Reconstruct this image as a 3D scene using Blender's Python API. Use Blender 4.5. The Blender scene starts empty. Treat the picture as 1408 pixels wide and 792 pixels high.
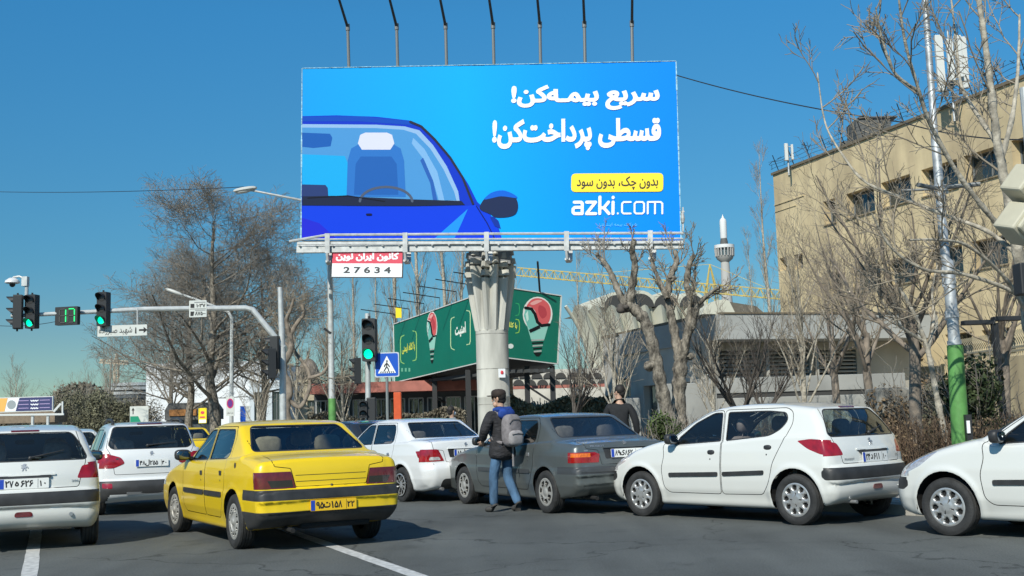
import bpy, bmesh, math, random
import numpy as np
from mathutils import Vector, Matrix
from mathutils.geometry import delaunay_2d_cdt
import unicodedata

SC = bpy.context.scene
COL = SC.collection
R = math.radians

# ------------------------------------------------------------------ camera
EYE = Vector((0.0, 0.0, 1.35))
F_PX = 1580.0                                  # focal length in photo pixels (1408 wide)
PITCH = math.atan(182.0 / F_PX)
ROLL = -0.03
cam_data = bpy.data.cameras.new('camera')
cam_data.sensor_width = 36.0
cam_data.lens = 36.0 * F_PX / 1408.0
cam_data.clip_end = 6000.0
cam_data.clip_start = 0.05
cam = bpy.data.objects.new('camera', cam_data)
COL.objects.link(cam)
CAM_R = Matrix.Rotation(R(90) + PITCH, 4, 'X') @ Matrix.Rotation(ROLL, 4, 'Z')
cam.matrix_world = Matrix.Translation(EYE) @ CAM_R
SC.camera = cam

# ------------------------------------------------------------------ sun and sky
SUN_EL = R(38.0)
SUN_TRAVEL = Vector((0.39, 0.92, 0)).normalized()      # the way the light goes along the ground
sun_dir = Vector((-SUN_TRAVEL.x * math.cos(SUN_EL), -SUN_TRAVEL.y * math.cos(SUN_EL), math.sin(SUN_EL)))
sl = bpy.data.lights.new('sun', 'SUN')
sl.energy = 4.4
sl.angle = R(0.55)
sl.color = (1.0, 0.965, 0.86)
sun = bpy.data.objects.new('sun', sl)
COL.objects.link(sun)
sun.rotation_euler = sun_dir.to_track_quat('Z', 'Y').to_euler()
sun.location = (-20, -60, 50)

world = bpy.data.worlds.new('World')
SC.world = world
world.use_nodes = True
wn = world.node_tree
sky = wn.nodes.new('ShaderNodeTexSky')
sky.sky_type = 'NISHITA'
sky.sun_disc = False
sky.sun_elevation = SUN_EL
sky.sun_rotation = math.atan2(sun_dir.x, sun_dir.y)
sky.altitude = 1200.0
sky.air_density = 1.0
sky.dust_density = 0.5
sky.ozone_density = 4.0
bg = wn.nodes['Background']
# the city air: teal grey at the horizon, deeper blue overhead, the same all round
wtc = wn.nodes.new('ShaderNodeTexCoord'); wsp = wn.nodes.new('ShaderNodeSeparateXYZ'); wn.links.new(wtc.outputs['Generated'], wsp.inputs[0])
wcr = wn.nodes.new('ShaderNodeValToRGB'); we = wcr.color_ramp.elements
we[0].position = 0.0; we[0].color = (.52, .59, .47, 1); we[1].position = .60; we[1].color = (.38, .86, 1.0, 1)
for wp, wc in ((.08, (.40, .55, .52, 1)), (.139, (.31, .62, .64, 1)), (.342, (.29, .90, 1.04, 1))):
    we.new(wp).color = wc
wn.links.new(wsp.outputs['Z'], wcr.inputs[0])
wmx = wn.nodes.new('ShaderNodeMix'); wmx.data_type = 'RGBA'; wmx.blend_type = 'MULTIPLY'; wmx.inputs[0].default_value = 1.0
wn.links.new(sky.outputs[0], wmx.inputs[6]); wn.links.new(wcr.outputs[0], wmx.inputs[7])
wn.links.new(wmx.outputs[2], bg.inputs['Color'])
bg.inputs['Strength'].default_value = 0.12
SC.view_settings.view_transform = 'Standard'
SC.view_settings.look = 'None'
SC.view_settings.exposure = 0.08
SC.view_settings.gamma = 1.0
SC.cycles.max_bounces = 8
SC.cycles.transparent_max_bounces = 24
SC.cycles.caustics_reflective = False
SC.cycles.caustics_refractive = False
# ------------------------------------------------------------------ measuring helpers
def ray(px, py):
    v = Vector(((px - 704.0) / F_PX, -(py - 396.0) / F_PX, -1.0))
    return (CAM_R.to_3x3() @ v)

def P(px, py, Y):
    """world point on the sight line of a photo pixel at ground distance Y"""
    d = ray(px, py)
    return EYE + d * (Y / d.y)

def G(px, py, z=0.0):
    d = ray(px, py)
    return EYE + d * ((z - EYE.z) / d.z)

# ------------------------------------------------------------------ materials
MATS = {}
def M(name, col, rough=0.5, metal=0.0, var=0.0, scale=4.0, bump=0.0, bscale=40.0, coat=0.0,
      emit=None, estr=1.0, spec=0.5, back=None, dirt=0.0, dirtcol=(0.25, 0.21, 0.16), detail=4.0, stretch=None):
    if name in MATS:
        return MATS[name]
    m = bpy.data.materials.new(name)
    m.use_nodes = True
    nt = m.node_tree
    b = nt.nodes['Principled BSDF']
    b.inputs['Base Color'].default_value = (*col, 1)
    b.inputs['Roughness'].default_value = rough
    b.inputs['Metallic'].default_value = metal
    b.inputs['Specular IOR Level'].default_value = spec
    if coat:
        b.inputs['Coat Weight'].default_value = coat
        b.inputs['Coat Roughness'].default_value = 0.06
    if emit:
        b.inputs['Emission Color'].default_value = (*emit, 1)
        b.inputs['Emission Strength'].default_value = estr
    tc = None
    def coords():
        nonlocal tc
        if tc is None:
            t = nt.nodes.new('ShaderNodeTexCoord')
            mp = nt.nodes.new('ShaderNodeMapping')
            nt.links.new(t.outputs['Object'], mp.inputs['Vector'])
            if stretch:
                mp.inputs['Scale'].default_value = stretch
            tc = mp.outputs['Vector']
        return tc
    src = None
    if var:
        n = nt.nodes.new('ShaderNodeTexNoise')
        n.inputs['Scale'].default_value = scale
        n.inputs['Detail'].default_value = detail
        nt.links.new(coords(), n.inputs['Vector'])
        rp = nt.nodes.new('ShaderNodeMapRange')
        rp.inputs[1].default_value = 0.3; rp.inputs[2].default_value = 0.7
        rp.inputs[3].default_value = 1 - var; rp.inputs[4].default_value = 1 + var
        nt.links.new(n.outputs['Fac'], rp.inputs[0])
        mx = nt.nodes.new('ShaderNodeMix'); mx.data_type = 'RGBA'; mx.blend_type = 'MULTIPLY'
        mx.inputs[0].default_value = 1.0
        mx.inputs[6].default_value = (*col, 1)
        nt.links.new(rp.outputs[0], mx.inputs[7])
        src = mx.outputs[2]
    if dirt:
        n = nt.nodes.new('ShaderNodeTexNoise')
        n.inputs['Scale'].default_value = 3.0
        n.inputs['Detail'].default_value = 8.0
        nt.links.new(coords(), n.inputs['Vector'])
        sp = nt.nodes.new('ShaderNodeSeparateXYZ')
        nt.links.new(coords(), sp.inputs[0])
        lo = nt.nodes.new('ShaderNodeMapRange')
        lo.inputs[1].default_value = 0.15; lo.inputs[2].default_value = 0.62
        lo.inputs[3].default_value = 1.0; lo.inputs[4].default_value = 0.12
        nt.links.new(sp.outputs['Z'], lo.inputs[0])
        mu = nt.nodes.new('ShaderNodeMath'); mu.operation = 'MULTIPLY'
        nt.links.new(lo.outputs[0], mu.inputs[0]); nt.links.new(n.outputs['Fac'], mu.inputs[1])
        m2 = nt.nodes.new('ShaderNodeMath'); m2.operation = 'MULTIPLY'; m2.inputs[1].default_value = dirt
        nt.links.new(mu.outputs[0], m2.inputs[0])
        mx = nt.nodes.new('ShaderNodeMix'); mx.data_type = 'RGBA'
        mx.inputs[6].default_value = (*col, 1); mx.inputs[7].default_value = (*dirtcol, 1)
        if src: nt.links.new(src, mx.inputs[6])
        nt.links.new(m2.outputs[0], mx.inputs[0])
        src = mx.outputs[2]
        rr = nt.nodes.new('ShaderNodeMath'); rr.operation = 'MULTIPLY_ADD'
        rr.inputs[1].default_value = 0.5; rr.inputs[2].default_value = rough
        nt.links.new(m2.outputs[0], rr.inputs[0]); nt.links.new(rr.outputs[0], b.inputs['Roughness'])
    if back is not None:
        g = nt.nodes.new('ShaderNodeNewGeometry')
        mx = nt.nodes.new('ShaderNodeMix'); mx.data_type = 'RGBA'
        mx.inputs[6].default_value = (*col, 1); mx.inputs[7].default_value = (*back, 1)
        if src: nt.links.new(src, mx.inputs[6])
        nt.links.new(g.outputs['Backfacing'], mx.inputs[0])
        src = mx.outputs[2]
    if src:
        nt.links.new(src, b.inputs['Base Color'])
    if bump:
        n = nt.nodes.new('ShaderNodeTexNoise')
        n.inputs['Scale'].default_value = bscale
        n.inputs['Detail'].default_value = 5.0
        nt.links.new(coords(), n.inputs['Vector'])
        bp = nt.nodes.new('ShaderNodeBump')
        bp.inputs['Strength'].default_value = min(1, bump)
        bp.inputs['Distance'].default_value = 0.02 * max(1, bump)
        nt.links.new(n.outputs['Fac'], bp.inputs['Height'])
        nt.links.new(bp.outputs[0], b.inputs['Normal'])
    MATS[name] = m
    return m

def glass_mat(name, tint=(0.25, 0.3, 0.3), gloss=(0.9, 0.95, 1.0), ior=1.5, rough=0.02, film=0.0, filmcol=(0.02, 0.025, 0.03)):
    if name in MATS: return MATS[name]
    m = bpy.data.materials.new(name); m.use_nodes = True
    nt = m.node_tree; nt.nodes.clear()
    out = nt.nodes.new('ShaderNodeOutputMaterial')
    tr = nt.nodes.new('ShaderNodeBsdfTransparent'); tr.inputs[0].default_value = (*tint, 1)
    gl = nt.nodes.new('ShaderNodeBsdfGlossy'); gl.inputs['Color'].default_value = (*gloss, 1); gl.inputs['Roughness'].default_value = rough
    fr = nt.nodes.new('ShaderNodeFresnel'); fr.inputs[0].default_value = ior
    # both faces of the pane reflect, so about twice one surface
    k = nt.nodes.new('ShaderNodeMath'); k.operation = 'MULTIPLY'; k.inputs[1].default_value = 1.5; k.use_clamp = True
    nt.links.new(fr.outputs[0], k.inputs[0])
    base = tr.outputs[0]
    if film:
        df = nt.nodes.new('ShaderNodeBsdfDiffuse'); df.inputs[0].default_value = (*filmcol, 1)
        mf = nt.nodes.new('ShaderNodeMixShader'); mf.inputs[0].default_value = film
        nt.links.new(tr.outputs[0], mf.inputs[1]); nt.links.new(df.outputs[0], mf.inputs[2])
        base = mf.outputs[0]
    mx = nt.nodes.new('ShaderNodeMixShader')
    nt.links.new(k.outputs[0], mx.inputs[0]); nt.links.new(base, mx.inputs[1]); nt.links.new(gl.outputs[0], mx.inputs[2])
    nt.links.new(mx.outputs[0], out.inputs[0])
    MATS[name] = m
    return m

# ------------------------------------------------------------------ object helpers
def link(o, parent=None):
    COL.objects.link(o)
    if parent is not None:
        o.parent = parent
    return o

def tag(o, label=None, cat=None, group=None, kind=None):
    if label: o['label'] = label
    if cat: o['category'] = cat
    if group: o['group'] = group
    if kind: o['kind'] = kind
    return o

def empty(name, loc=(0, 0, 0), rz=0.0, label=None, cat=None, group=None, parent=None):
    o = bpy.data.objects.new(name, None)
    o.empty_display_size = 0.3
    link(o, parent)
    o.location = loc
    o.rotation_euler = (0, 0, rz)
    return tag(o, label, cat, group)

def copy_tree(o, parent=None):
    c = o.copy()
    COL.objects.link(c)
    if parent is not None:
        c.parent = parent
    for ch in list(o.children):
        copy_tree(ch, c)
    return c

class MB:
    """collects simple shapes; build() links them as ONE mesh object"""
    def __init__(self):
        self.v = []; self.f = []; self.mi = []; self.cur = 0
    def add(self, vs, fs):
        n = len(self.v)
        self.v.extend([tuple(v) for v in vs])
        self.f.extend([tuple(i + n for i in f) for f in fs])
        self.mi.extend([self.cur] * len(fs))
    def box(self, c, s, rz=0.0, m=None):
        x, y, z = s[0] / 2, s[1] / 2, s[2] / 2
        pts = [Vector((i * x, j * y, k * z)) for k in (-1, 1) for j in (-1, 1) for i in (-1, 1)]
        if m is None:
            m = Matrix.Rotation(rz, 3, 'Z')
        self.add([(m @ p) + Vector(c) for p in pts], [(0, 2, 3, 1), (4, 5, 7, 6), (0, 1, 5, 4), (2, 6, 7, 3), (0, 4, 6, 2), (1, 3, 7, 5)])
    def beam(self, a, b, w, h=None, up=(0, 0, 1)):
        a = Vector(a); b = Vector(b); h = h or w
        d = b - a
        q = d.to_track_quat('X', 'Z' if abs(d.normalized().z) < 0.95 else 'Y').to_matrix()
        self.box((a + b) / 2, (d.length, w, h), m=q)
    def tube(self, pts, r, n=8, cap=True):
        pts = [Vector(p) for p in pts]
        if not hasattr(r, '__len__'): r = [r] * len(pts)
        vs = []; ref = None
        for i, p in enumerate(pts):
            t = (pts[min(i + 1, len(pts) - 1)] - pts[max(i - 1, 0)]).normalized()
            if ref is None:
                ref = t.orthogonal().normalized()
            ref = (ref - t * ref.dot(t)).normalized()
            bn = t.cross(ref)
            for k in range(n):
                a = 2 * math.pi * k / n
                vs.append(p + (ref * math.cos(a) + bn * math.sin(a)) * r[i])
        fs = []
        for i in range(len(pts) - 1):
            for k in range(n):
                k2 = (k + 1) % n
                fs.append((i * n + k, i * n + k2, (i + 1) * n + k2, (i + 1) * n + k))
        if cap:
            fs.append(tuple(range(n - 1, -1, -1)))
            fs.append(tuple((len(pts) - 1) * n + k for k in range(n)))
        self.add(vs, fs)
    def cyl(self, a, b, r, n=12, r2=None):
        self.tube([a, b], [r, r if r2 is None else r2], n)
    def lathe(self, prof, n=24, m=None, a0=0.0, a1=2 * math.pi):
        """prof: (r, z) list round local z"""
        m = m or Matrix.Identity(4)
        full = abs(a1 - a0 - 2 * math.pi) < 1e-6
        k_ = n if full else n + 1
        vs = []
        for r, z in prof:
            for k in range(k_):
                a = a0 + (a1 - a0) * k / n
                vs.append(m @ Vector((r * math.cos(a), r * math.sin(a), z)))
        fs = []
        for i in range(len(prof) - 1):
            for k in range(n):
                k2 = (k + 1) % k_
                fs.append((i * k_ + k, i * k_ + k2, (i + 1) * k_ + k2, (i + 1) * k_ + k))
        self.add(vs, fs)
    def prism(self, poly, m, depth):
        """2-D polygon in local xy, extruded along local z"""
        n = len(poly)
        vs = [m @ Vector((x, y, 0)) for x, y in poly] + [m @ Vector((x, y, depth)) for x, y in poly]
        fs = [tuple(range(n - 1, -1, -1)), tuple(range(n, 2 * n))]
        for i in range(n):
            j = (i + 1) % n
            fs.append((i, j, n + j, n + i))
        self.add(vs, fs)
    def sphere(self, c, r, n=12, s=(1, 1, 1), e=1.0, m=None):
        """ellipsoid; e < 1 squares it off into a rounded box"""
        c = Vector(c); rows = n // 2
        def pw(v): return math.copysign(abs(v) ** e, v)
        vs = []
        for i in range(rows + 1):
            ph = -math.pi / 2 + math.pi * i / rows
            for k in range(n):
                a = 2 * math.pi * k / n
                p = Vector((pw(math.cos(ph)) * pw(math.cos(a)) * s[0], pw(math.cos(ph)) * pw(math.sin(a)) * s[1], pw(math.sin(ph)) * s[2])) * r
                if m is not None: p = m @ p
                vs.append(p + c)
        fs = []
        for i in range(rows):
            for k in range(n):
                k2 = (k + 1) % n
                fs.append((i * n + k, i * n + k2, (i + 1) * n + k2, (i + 1) * n + k))
        self.add(vs, fs)
    def quad(self, a, b, c, d):
        self.add([a, b, c, d], [(0, 1, 2, 3)])
    def build(self, name, mat, parent=None, smooth=False, angle=35, bevel=0.0, loc=None):
        me = bpy.data.meshes.new(name)
        me.from_pydata(self.v, [], self.f)
        mats = mat if isinstance(mat, (list, tuple)) else [mat]
        for m in mats: me.materials.append(m)
        if len(mats) > 1:
            me.polygons.foreach_set('material_index', self.mi)
        me.validate(); me.update()
        if smooth:
            me.shade_smooth()
            if angle < 180:
                me.set_sharp_from_angle(angle=R(angle))
        o = bpy.data.objects.new(name, me)
        link(o, parent)
        if loc is not None: o.location = loc
        if bevel:
            b = o.modifiers.new('bevel', 'BEVEL'); b.width = bevel; b.segments = 2; b.limit_method = 'ANGLE'
        return o

def frame_matrix(origin, xdir, ydir):
    """4x4 with local x, y along the two directions and z = x cross y"""
    x = Vector(xdir).normalized(); y = Vector(ydir); z = x.cross(y).normalized(); y = z.cross(x)
    m = Matrix((x, y, z)).transposed().to_4x4()
    m.translation = Vector(origin)
    return m

# ------------------------------------------------------------------ 2-D polygons
def round_poly(pts, r=0.03, n=4):
    out = []; N = len(pts)
    for i in range(N):
        p = Vector(pts[i]); a = Vector(pts[i - 1]); b = Vector(pts[(i + 1) % N])
        rr = r[i] if hasattr(r, '__len__') else r
        la = (a - p).length; lb = (b - p).length
        d = min(rr, la * 0.48, lb * 0.48)
        if d < 1e-4:
            out.append(tuple(p)); continue
        p0 = p + (a - p) / la * d; p1 = p + (b - p) / lb * d
        for k in range(n + 1):
            t = k / n
            q = p0 * (1 - t) ** 2 + p * 2 * t * (1 - t) + p1 * t * t
            out.append((q.x, q.y))
    return out

def area2(poly):
    return sum(poly[i - 1][0] * poly[i][1] - poly[i][0] * poly[i - 1][1] for i in range(len(poly))) / 2

def offset_poly(poly, d):
    """grow (d > 0) or shrink a simple polygon"""
    n = len(poly); s = 1 if area2(poly) > 0 else -1
    out = []
    for i in range(n):
        a = Vector(poly[i - 1]); p = Vector(poly[i]); b = Vector(poly[(i + 1) % n])
        e1 = (p - a); e2 = (b - p)
        if e1.length < 1e-7: e1 = e2
        if e2.length < 1e-7: e2 = e1
        e1 = e1.normalized(); e2 = e2.normalized()
        n1 = Vector((e1.y, -e1.x)); n2 = Vector((e2.y, -e2.x))
        m = (n1 + n2)
        if m.length < 1e-6: m = n1
        m.normalize()
        k = max(0.4, m.dot(n1))
        out.append((p.x + m.x * d * s / k, p.y + m.y * d * s / k))
    return out

def in_poly(x, y, poly):
    c = False; j = len(poly) - 1
    for i in range(len(poly)):
        xi, yi = poly[i]; xj, yj = poly[j]
        if (yi > y) != (yj > y) and x < (xj - xi) * (y - yi) / (yj - yi) + xi:
            c = not c
        j = i
    return c

def catmull(pts, n=6, closed=False):
    P_ = [np.array(p, float) for p in pts]
    out = []; N = len(P_)
    rng = range(N if closed else N - 1)
    for i in rng:
        if closed:
            p0, p1, p2, p3 = P_[i - 1], P_[i], P_[(i + 1) % N], P_[(i + 2) % N]
        else:
            p0, p1, p2, p3 = P_[max(i - 1, 0)], P_[i], P_[i + 1], P_[min(i + 2, N - 1)]
        for k in range(n):
            t = k / n
            out.append(tuple(0.5 * (2 * p1 + (p2 - p0) * t + (2 * p0 - 5 * p1 + 4 * p2 - p3) * t * t + (3 * p1 - p0 - 3 * p2 + p3) * t ** 3)))
    if not closed: out.append(tuple(P_[-1]))
    return out

def flat_poly(loops, name, mat, parent, m, z=0.0, curve=None):
    """flat print: the non-zero-winding union of closed loops, laid on the plane of m at height z"""
    vs = []; es = []
    for lp in loops:
        n0 = len(vs)
        vs.extend([Vector(p) for p in lp])
        es.extend([(n0 + i, n0 + (i + 1) % len(lp)) for i in range(len(lp))])
    V, E_, F_, *_ = delaunay_2d_cdt(vs, es, [], 0, 1e-6)
    V = np.array([tuple(v) for v in V])
    if not len(F_): return None
    tris = np.array([f[:3] for f in F_])
    C = V[tris].mean(axis=1)
    W = np.zeros(len(C), int)
    for lp in loops:
        L = np.array(lp, float)
        A = L; B = np.roll(L, -1, axis=0)
        for (ax, ay), (bx, by) in zip(A, B):
            up = (ay <= C[:, 1]) & (by > C[:, 1]); dn = (ay > C[:, 1]) & (by <= C[:, 1])
            side = (bx - ax) * (C[:, 1] - ay) - (C[:, 0] - ax) * (by - ay)
            W += (up & (side > 0)).astype(int) - (dn & (side < 0)).astype(int)
    keep = tris[W != 0]
    if not len(keep): return None
    a = V[keep]
    ar = (a[:, 1, 0] - a[:, 0, 0]) * (a[:, 2, 1] - a[:, 0, 1]) - (a[:, 2, 0] - a[:, 0, 0]) * (a[:, 1, 1] - a[:, 0, 1])
    keep[ar < 0] = keep[ar < 0][:, ::-1]
    pts = [m @ Vector((x, y, z)) for x, y in V]
    me = bpy.data.meshes.new(name)
    me.from_pydata(pts, [], keep.tolist())
    me.materials.append(mat)
    me.validate(); me.update()
    o = bpy.data.objects.new(name, me)
    return link(o, parent)

# ------------------------------------------------------------------ lettering (letters joined with the presentation forms)
FORMS = {}
for cp in list(range(0xFB50, 0xFE00)) + list(range(0xFE70, 0xFF00)):
    d = unicodedata.decomposition(chr(cp)).split()
    if len(d) == 2 and d[0] in ('<initial>', '<medial>', '<final>', '<isolated>'):
        FORMS[(chr(int(d[1], 16)), d[0][1:-1])] = chr(cp)
def shape_fa(s):
    out = []
    def joins_next(c): return c == 'ـ' or (c, 'initial') in FORMS
    def joins_prev(c): return c == 'ـ' or (c, 'final') in FORMS
    for i, c in enumerate(s):
        if c == '\u200c': continue
        pv = i > 0 and joins_next(s[i - 1]) and joins_prev(c)
        nx = i < len(s) - 1 and joins_next(c) and joins_prev(s[i + 1])
        f = 'medial' if pv and nx else 'final' if pv else 'initial' if nx else 'isolated'
        out.append(FORMS.get((c, f), c))
    return ''.join(reversed(out))

LETTER_CACHE = {}
def glyph_loops(s):
    """closed outlines of a line of text, size 1, from Blender's own built-in font"""
    if s in LETTER_CACHE: return LETTER_CACHE[s]
    c = bpy.data.curves.new('lettering', 'FONT'); c.body = s; c.size = 1.0; c.resolution_u = 3
    o = bpy.data.objects.new('lettering', c); COL.objects.link(o)
    dg = bpy.context.evaluated_depsgraph_get(); dg.update()
    cu = o.evaluated_get(dg).to_curve(dg)
    loops = []
    for sp in cu.splines:
        bp = sp.bezier_points; n = len(bp); lp = []
        for i in range(n):
            a = bp[i]; b = bp[(i + 1) % n]
            p0 = a.co; p1 = a.handle_right; p2 = b.handle_left; p3 = b.co
            straight = ((p1 - p0).cross(p3 - p0).length < 1e-5 and (p2 - p3).cross(p3 - p0).length < 1e-5)
            for k in range(1 if straight else 3):
                t = k / (1 if straight else 3); u = 1 - t
                q = p0 * u ** 3 + p1 * 3 * u * u * t + p2 * 3 * u * t * t + p3 * t ** 3
                if not lp or (abs(lp[-1][0] - q.x) + abs(lp[-1][1] - q.y)) > 1e-4:
                    lp.append((q.x, q.y))
        if len(lp) > 2: loops.append(lp)
    o.to_curve_clear() if hasattr(o, 'to_curve_clear') else None
    bpy.data.objects.remove(o); bpy.data.curves.remove(c)
    LETTER_CACHE[s] = loops
    return loops

def embolden(loops, d):
    """grow the ink: outer outlines outwards, counters inwards"""
    out = []
    for i, lp in enumerate(loops):
        a = area2(lp); hole = False
        for j, o in enumerate(loops):
            if j != i and area2(o) * a < 0 and abs(area2(o)) > abs(a) and in_poly(lp[0][0], lp[0][1], o): hole = True
        out.append(offset_poly(lp, -d if hole else d))
    return out

def letters(s, name, mat, parent, m, box, bold=0.0, z=0.003, rtl=False, stretch=True):
    """text fitted in box (x0, y0, x1, y1) of the plane m; y0..y1 is the ink height"""
    loops = glyph_loops(shape_fa(s) if rtl else s)
    if bold: loops = embolden(loops, bold)
    xs = [p[0] for l in loops for p in l]; ys = [p[1] for l in loops for p in l]
    x0, y0, x1, y1 = box
    sx = (x1 - x0) / (max(xs) - min(xs)); sy = (y1 - y0) / (max(ys) - min(ys))
    if not stretch:
        k = min(abs(sx), sy); ox = (x0 + x1) / 2 - k * (max(xs) + min(xs)) / 2; sx = sy = k
        oy = (y0 + y1) / 2 - k * (max(ys) + min(ys)) / 2
    else:
        ox = x0 - sx * min(xs); oy = y0 - sy * min(ys)
    loops = [[(ox + sx * a, oy + sy * b) for a, b in l] for l in loops]
    return flat_poly(loops, name, mat, parent, m, z)

def stroke_loops(paths, w):
    """thick polylines as closed outlines with square-ish rounded joints"""
    out = []
    for pts in paths:
        pts = [Vector(p) for p in pts]
        for a, b in zip(pts, pts[1:]):
            d = b - a
            if d.length < 1e-6: continue
            d.normalize(); n = Vector((-d.y, d.x)) * w / 2
            out.append([tuple(a + n), tuple(a - n), tuple(b - n), tuple(b + n)])
        for p in pts:
            out.append([(p.x + w / 2 * math.cos(k * math.pi / 5), p.y + w / 2 * math.sin(k * math.pi / 5)) for k in range(10)])
    return [l if area2(l) > 0 else l[::-1] for l in out]

def arc(cx, cy, rx, ry, a0, a1, n=8):
    return [(cx + rx * math.cos(R(a0 + (a1 - a0) * k / n)), cy + ry * math.sin(R(a0 + (a1 - a0) * k / n))) for k in range(n + 1)]

def rrect(x0, y0, x1, y1, r, n=4):
    return round_poly([(x0, y0), (x1, y0), (x1, y1), (x0, y1)], r, n)
# ------------------------------------------------------------------ cars
def np_polydist(X, Z, poly):
    """signed distance (negative inside) from points to a closed polygon"""
    A = np.array(poly, float); B = np.roll(A, -1, axis=0)
    d2 = np.full(X.shape, 1e9); ins = np.zeros(X.shape, bool)
    for (ax, az), (bx, bz) in zip(A, B):
        ex, ez = bx - ax, bz - az
        L = ex * ex + ez * ez
        if L < 1e-12: continue
        t = np.clip(((X - ax) * ex + (Z - az) * ez) / L, 0, 1)
        dx = X - ax - t * ex; dz = Z - az - t * ez
        d2 = np.minimum(d2, dx * dx + dz * dz)
        if az != bz:
            c = ((az > Z) != (bz > Z)) & (X < (bx - ax) * (Z - az) / (bz - az) + ax)
            ins ^= c
    d = np.sqrt(d2)
    return np.where(ins, -d, d)

def smax(a, b, k):
    h = np.maximum(k - np.abs(a - b), 0) / k
    return np.maximum(a, b) + h * h * k * 0.25
def smin(a, b, k): return -smax(-a, -b, k)
def sstep(a, b, x):
    t = np.clip((x - a) / (b - a), 0, 1); return t * t * (3 - 2 * t)

def surface_nets(fn, lo, hi, h):
    ax = [np.arange(lo[i], hi[i] + h, h) for i in range(3)]
    X, Y, Z = np.meshgrid(*ax, indexing='ij')
    F = fn(X, Y, Z)
    S = F < 0
    c8 = [(i, j, k) for i in (0, 1) for j in (0, 1) for k in (0, 1)]
    n = [s - 1 for s in F.shape]
    def sub(A, c): return A[c[0]:c[0] + n[0], c[1]:c[1] + n[1], c[2]:c[2] + n[2]]
    cnt = sum(sub(S, c).astype(np.int8) for c in c8)
    act = (cnt > 0) & (cnt < 8)
    pos = np.zeros((*n, 3)); num = np.zeros(n)
    for a in c8:
        for d in range(3):
            if a[d]: continue
            b = list(a); b[d] = 1
            fa = sub(F, a); fb = sub(F, b)
            m = (fa < 0) != (fb < 0)
            t = np.where(m, fa / np.where(m, fa - fb, 1), 0)
            for q in range(3):
                pos[..., q] += np.where(m, a[q] + (t if q == d else 0), 0)
            num += m
    idx = -np.ones(n, int)
    ii = np.argwhere(act)
    idx[act] = np.arange(len(ii))
    V = np.array(lo) + (ii + pos[act] / num[act][:, None]) * h
    quads = []
    for d in range(3):
        e1, e2 = [(1, 2), (2, 0), (0, 1)][d]
        sl0 = [slice(0, n[q]) for q in range(3)]
        a = [slice(1, n[q]) for q in range(3)]; a[d] = slice(0, n[d])
        b = list(a); b[d] = slice(1, n[d] + 1)
        Sa = S[tuple(a)]; Sb = S[tuple(b)]
        def cell(o1, o2):
            s = [None] * 3
            s[d] = slice(0, n[d])
            s[e1] = slice(1 - o1, n[e1] - o1); s[e2] = slice(1 - o2, n[e2] - o2)
            return idx[tuple(s)]
        q = np.stack([cell(1, 1), cell(0, 1), cell(0, 0), cell(1, 0)], -1)
        m1 = Sa & ~Sb; m2 = ~Sa & Sb
        quads.append(q[m1]); quads.append(q[m2][:, ::-1])
    return V, np.concatenate(quads)

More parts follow.
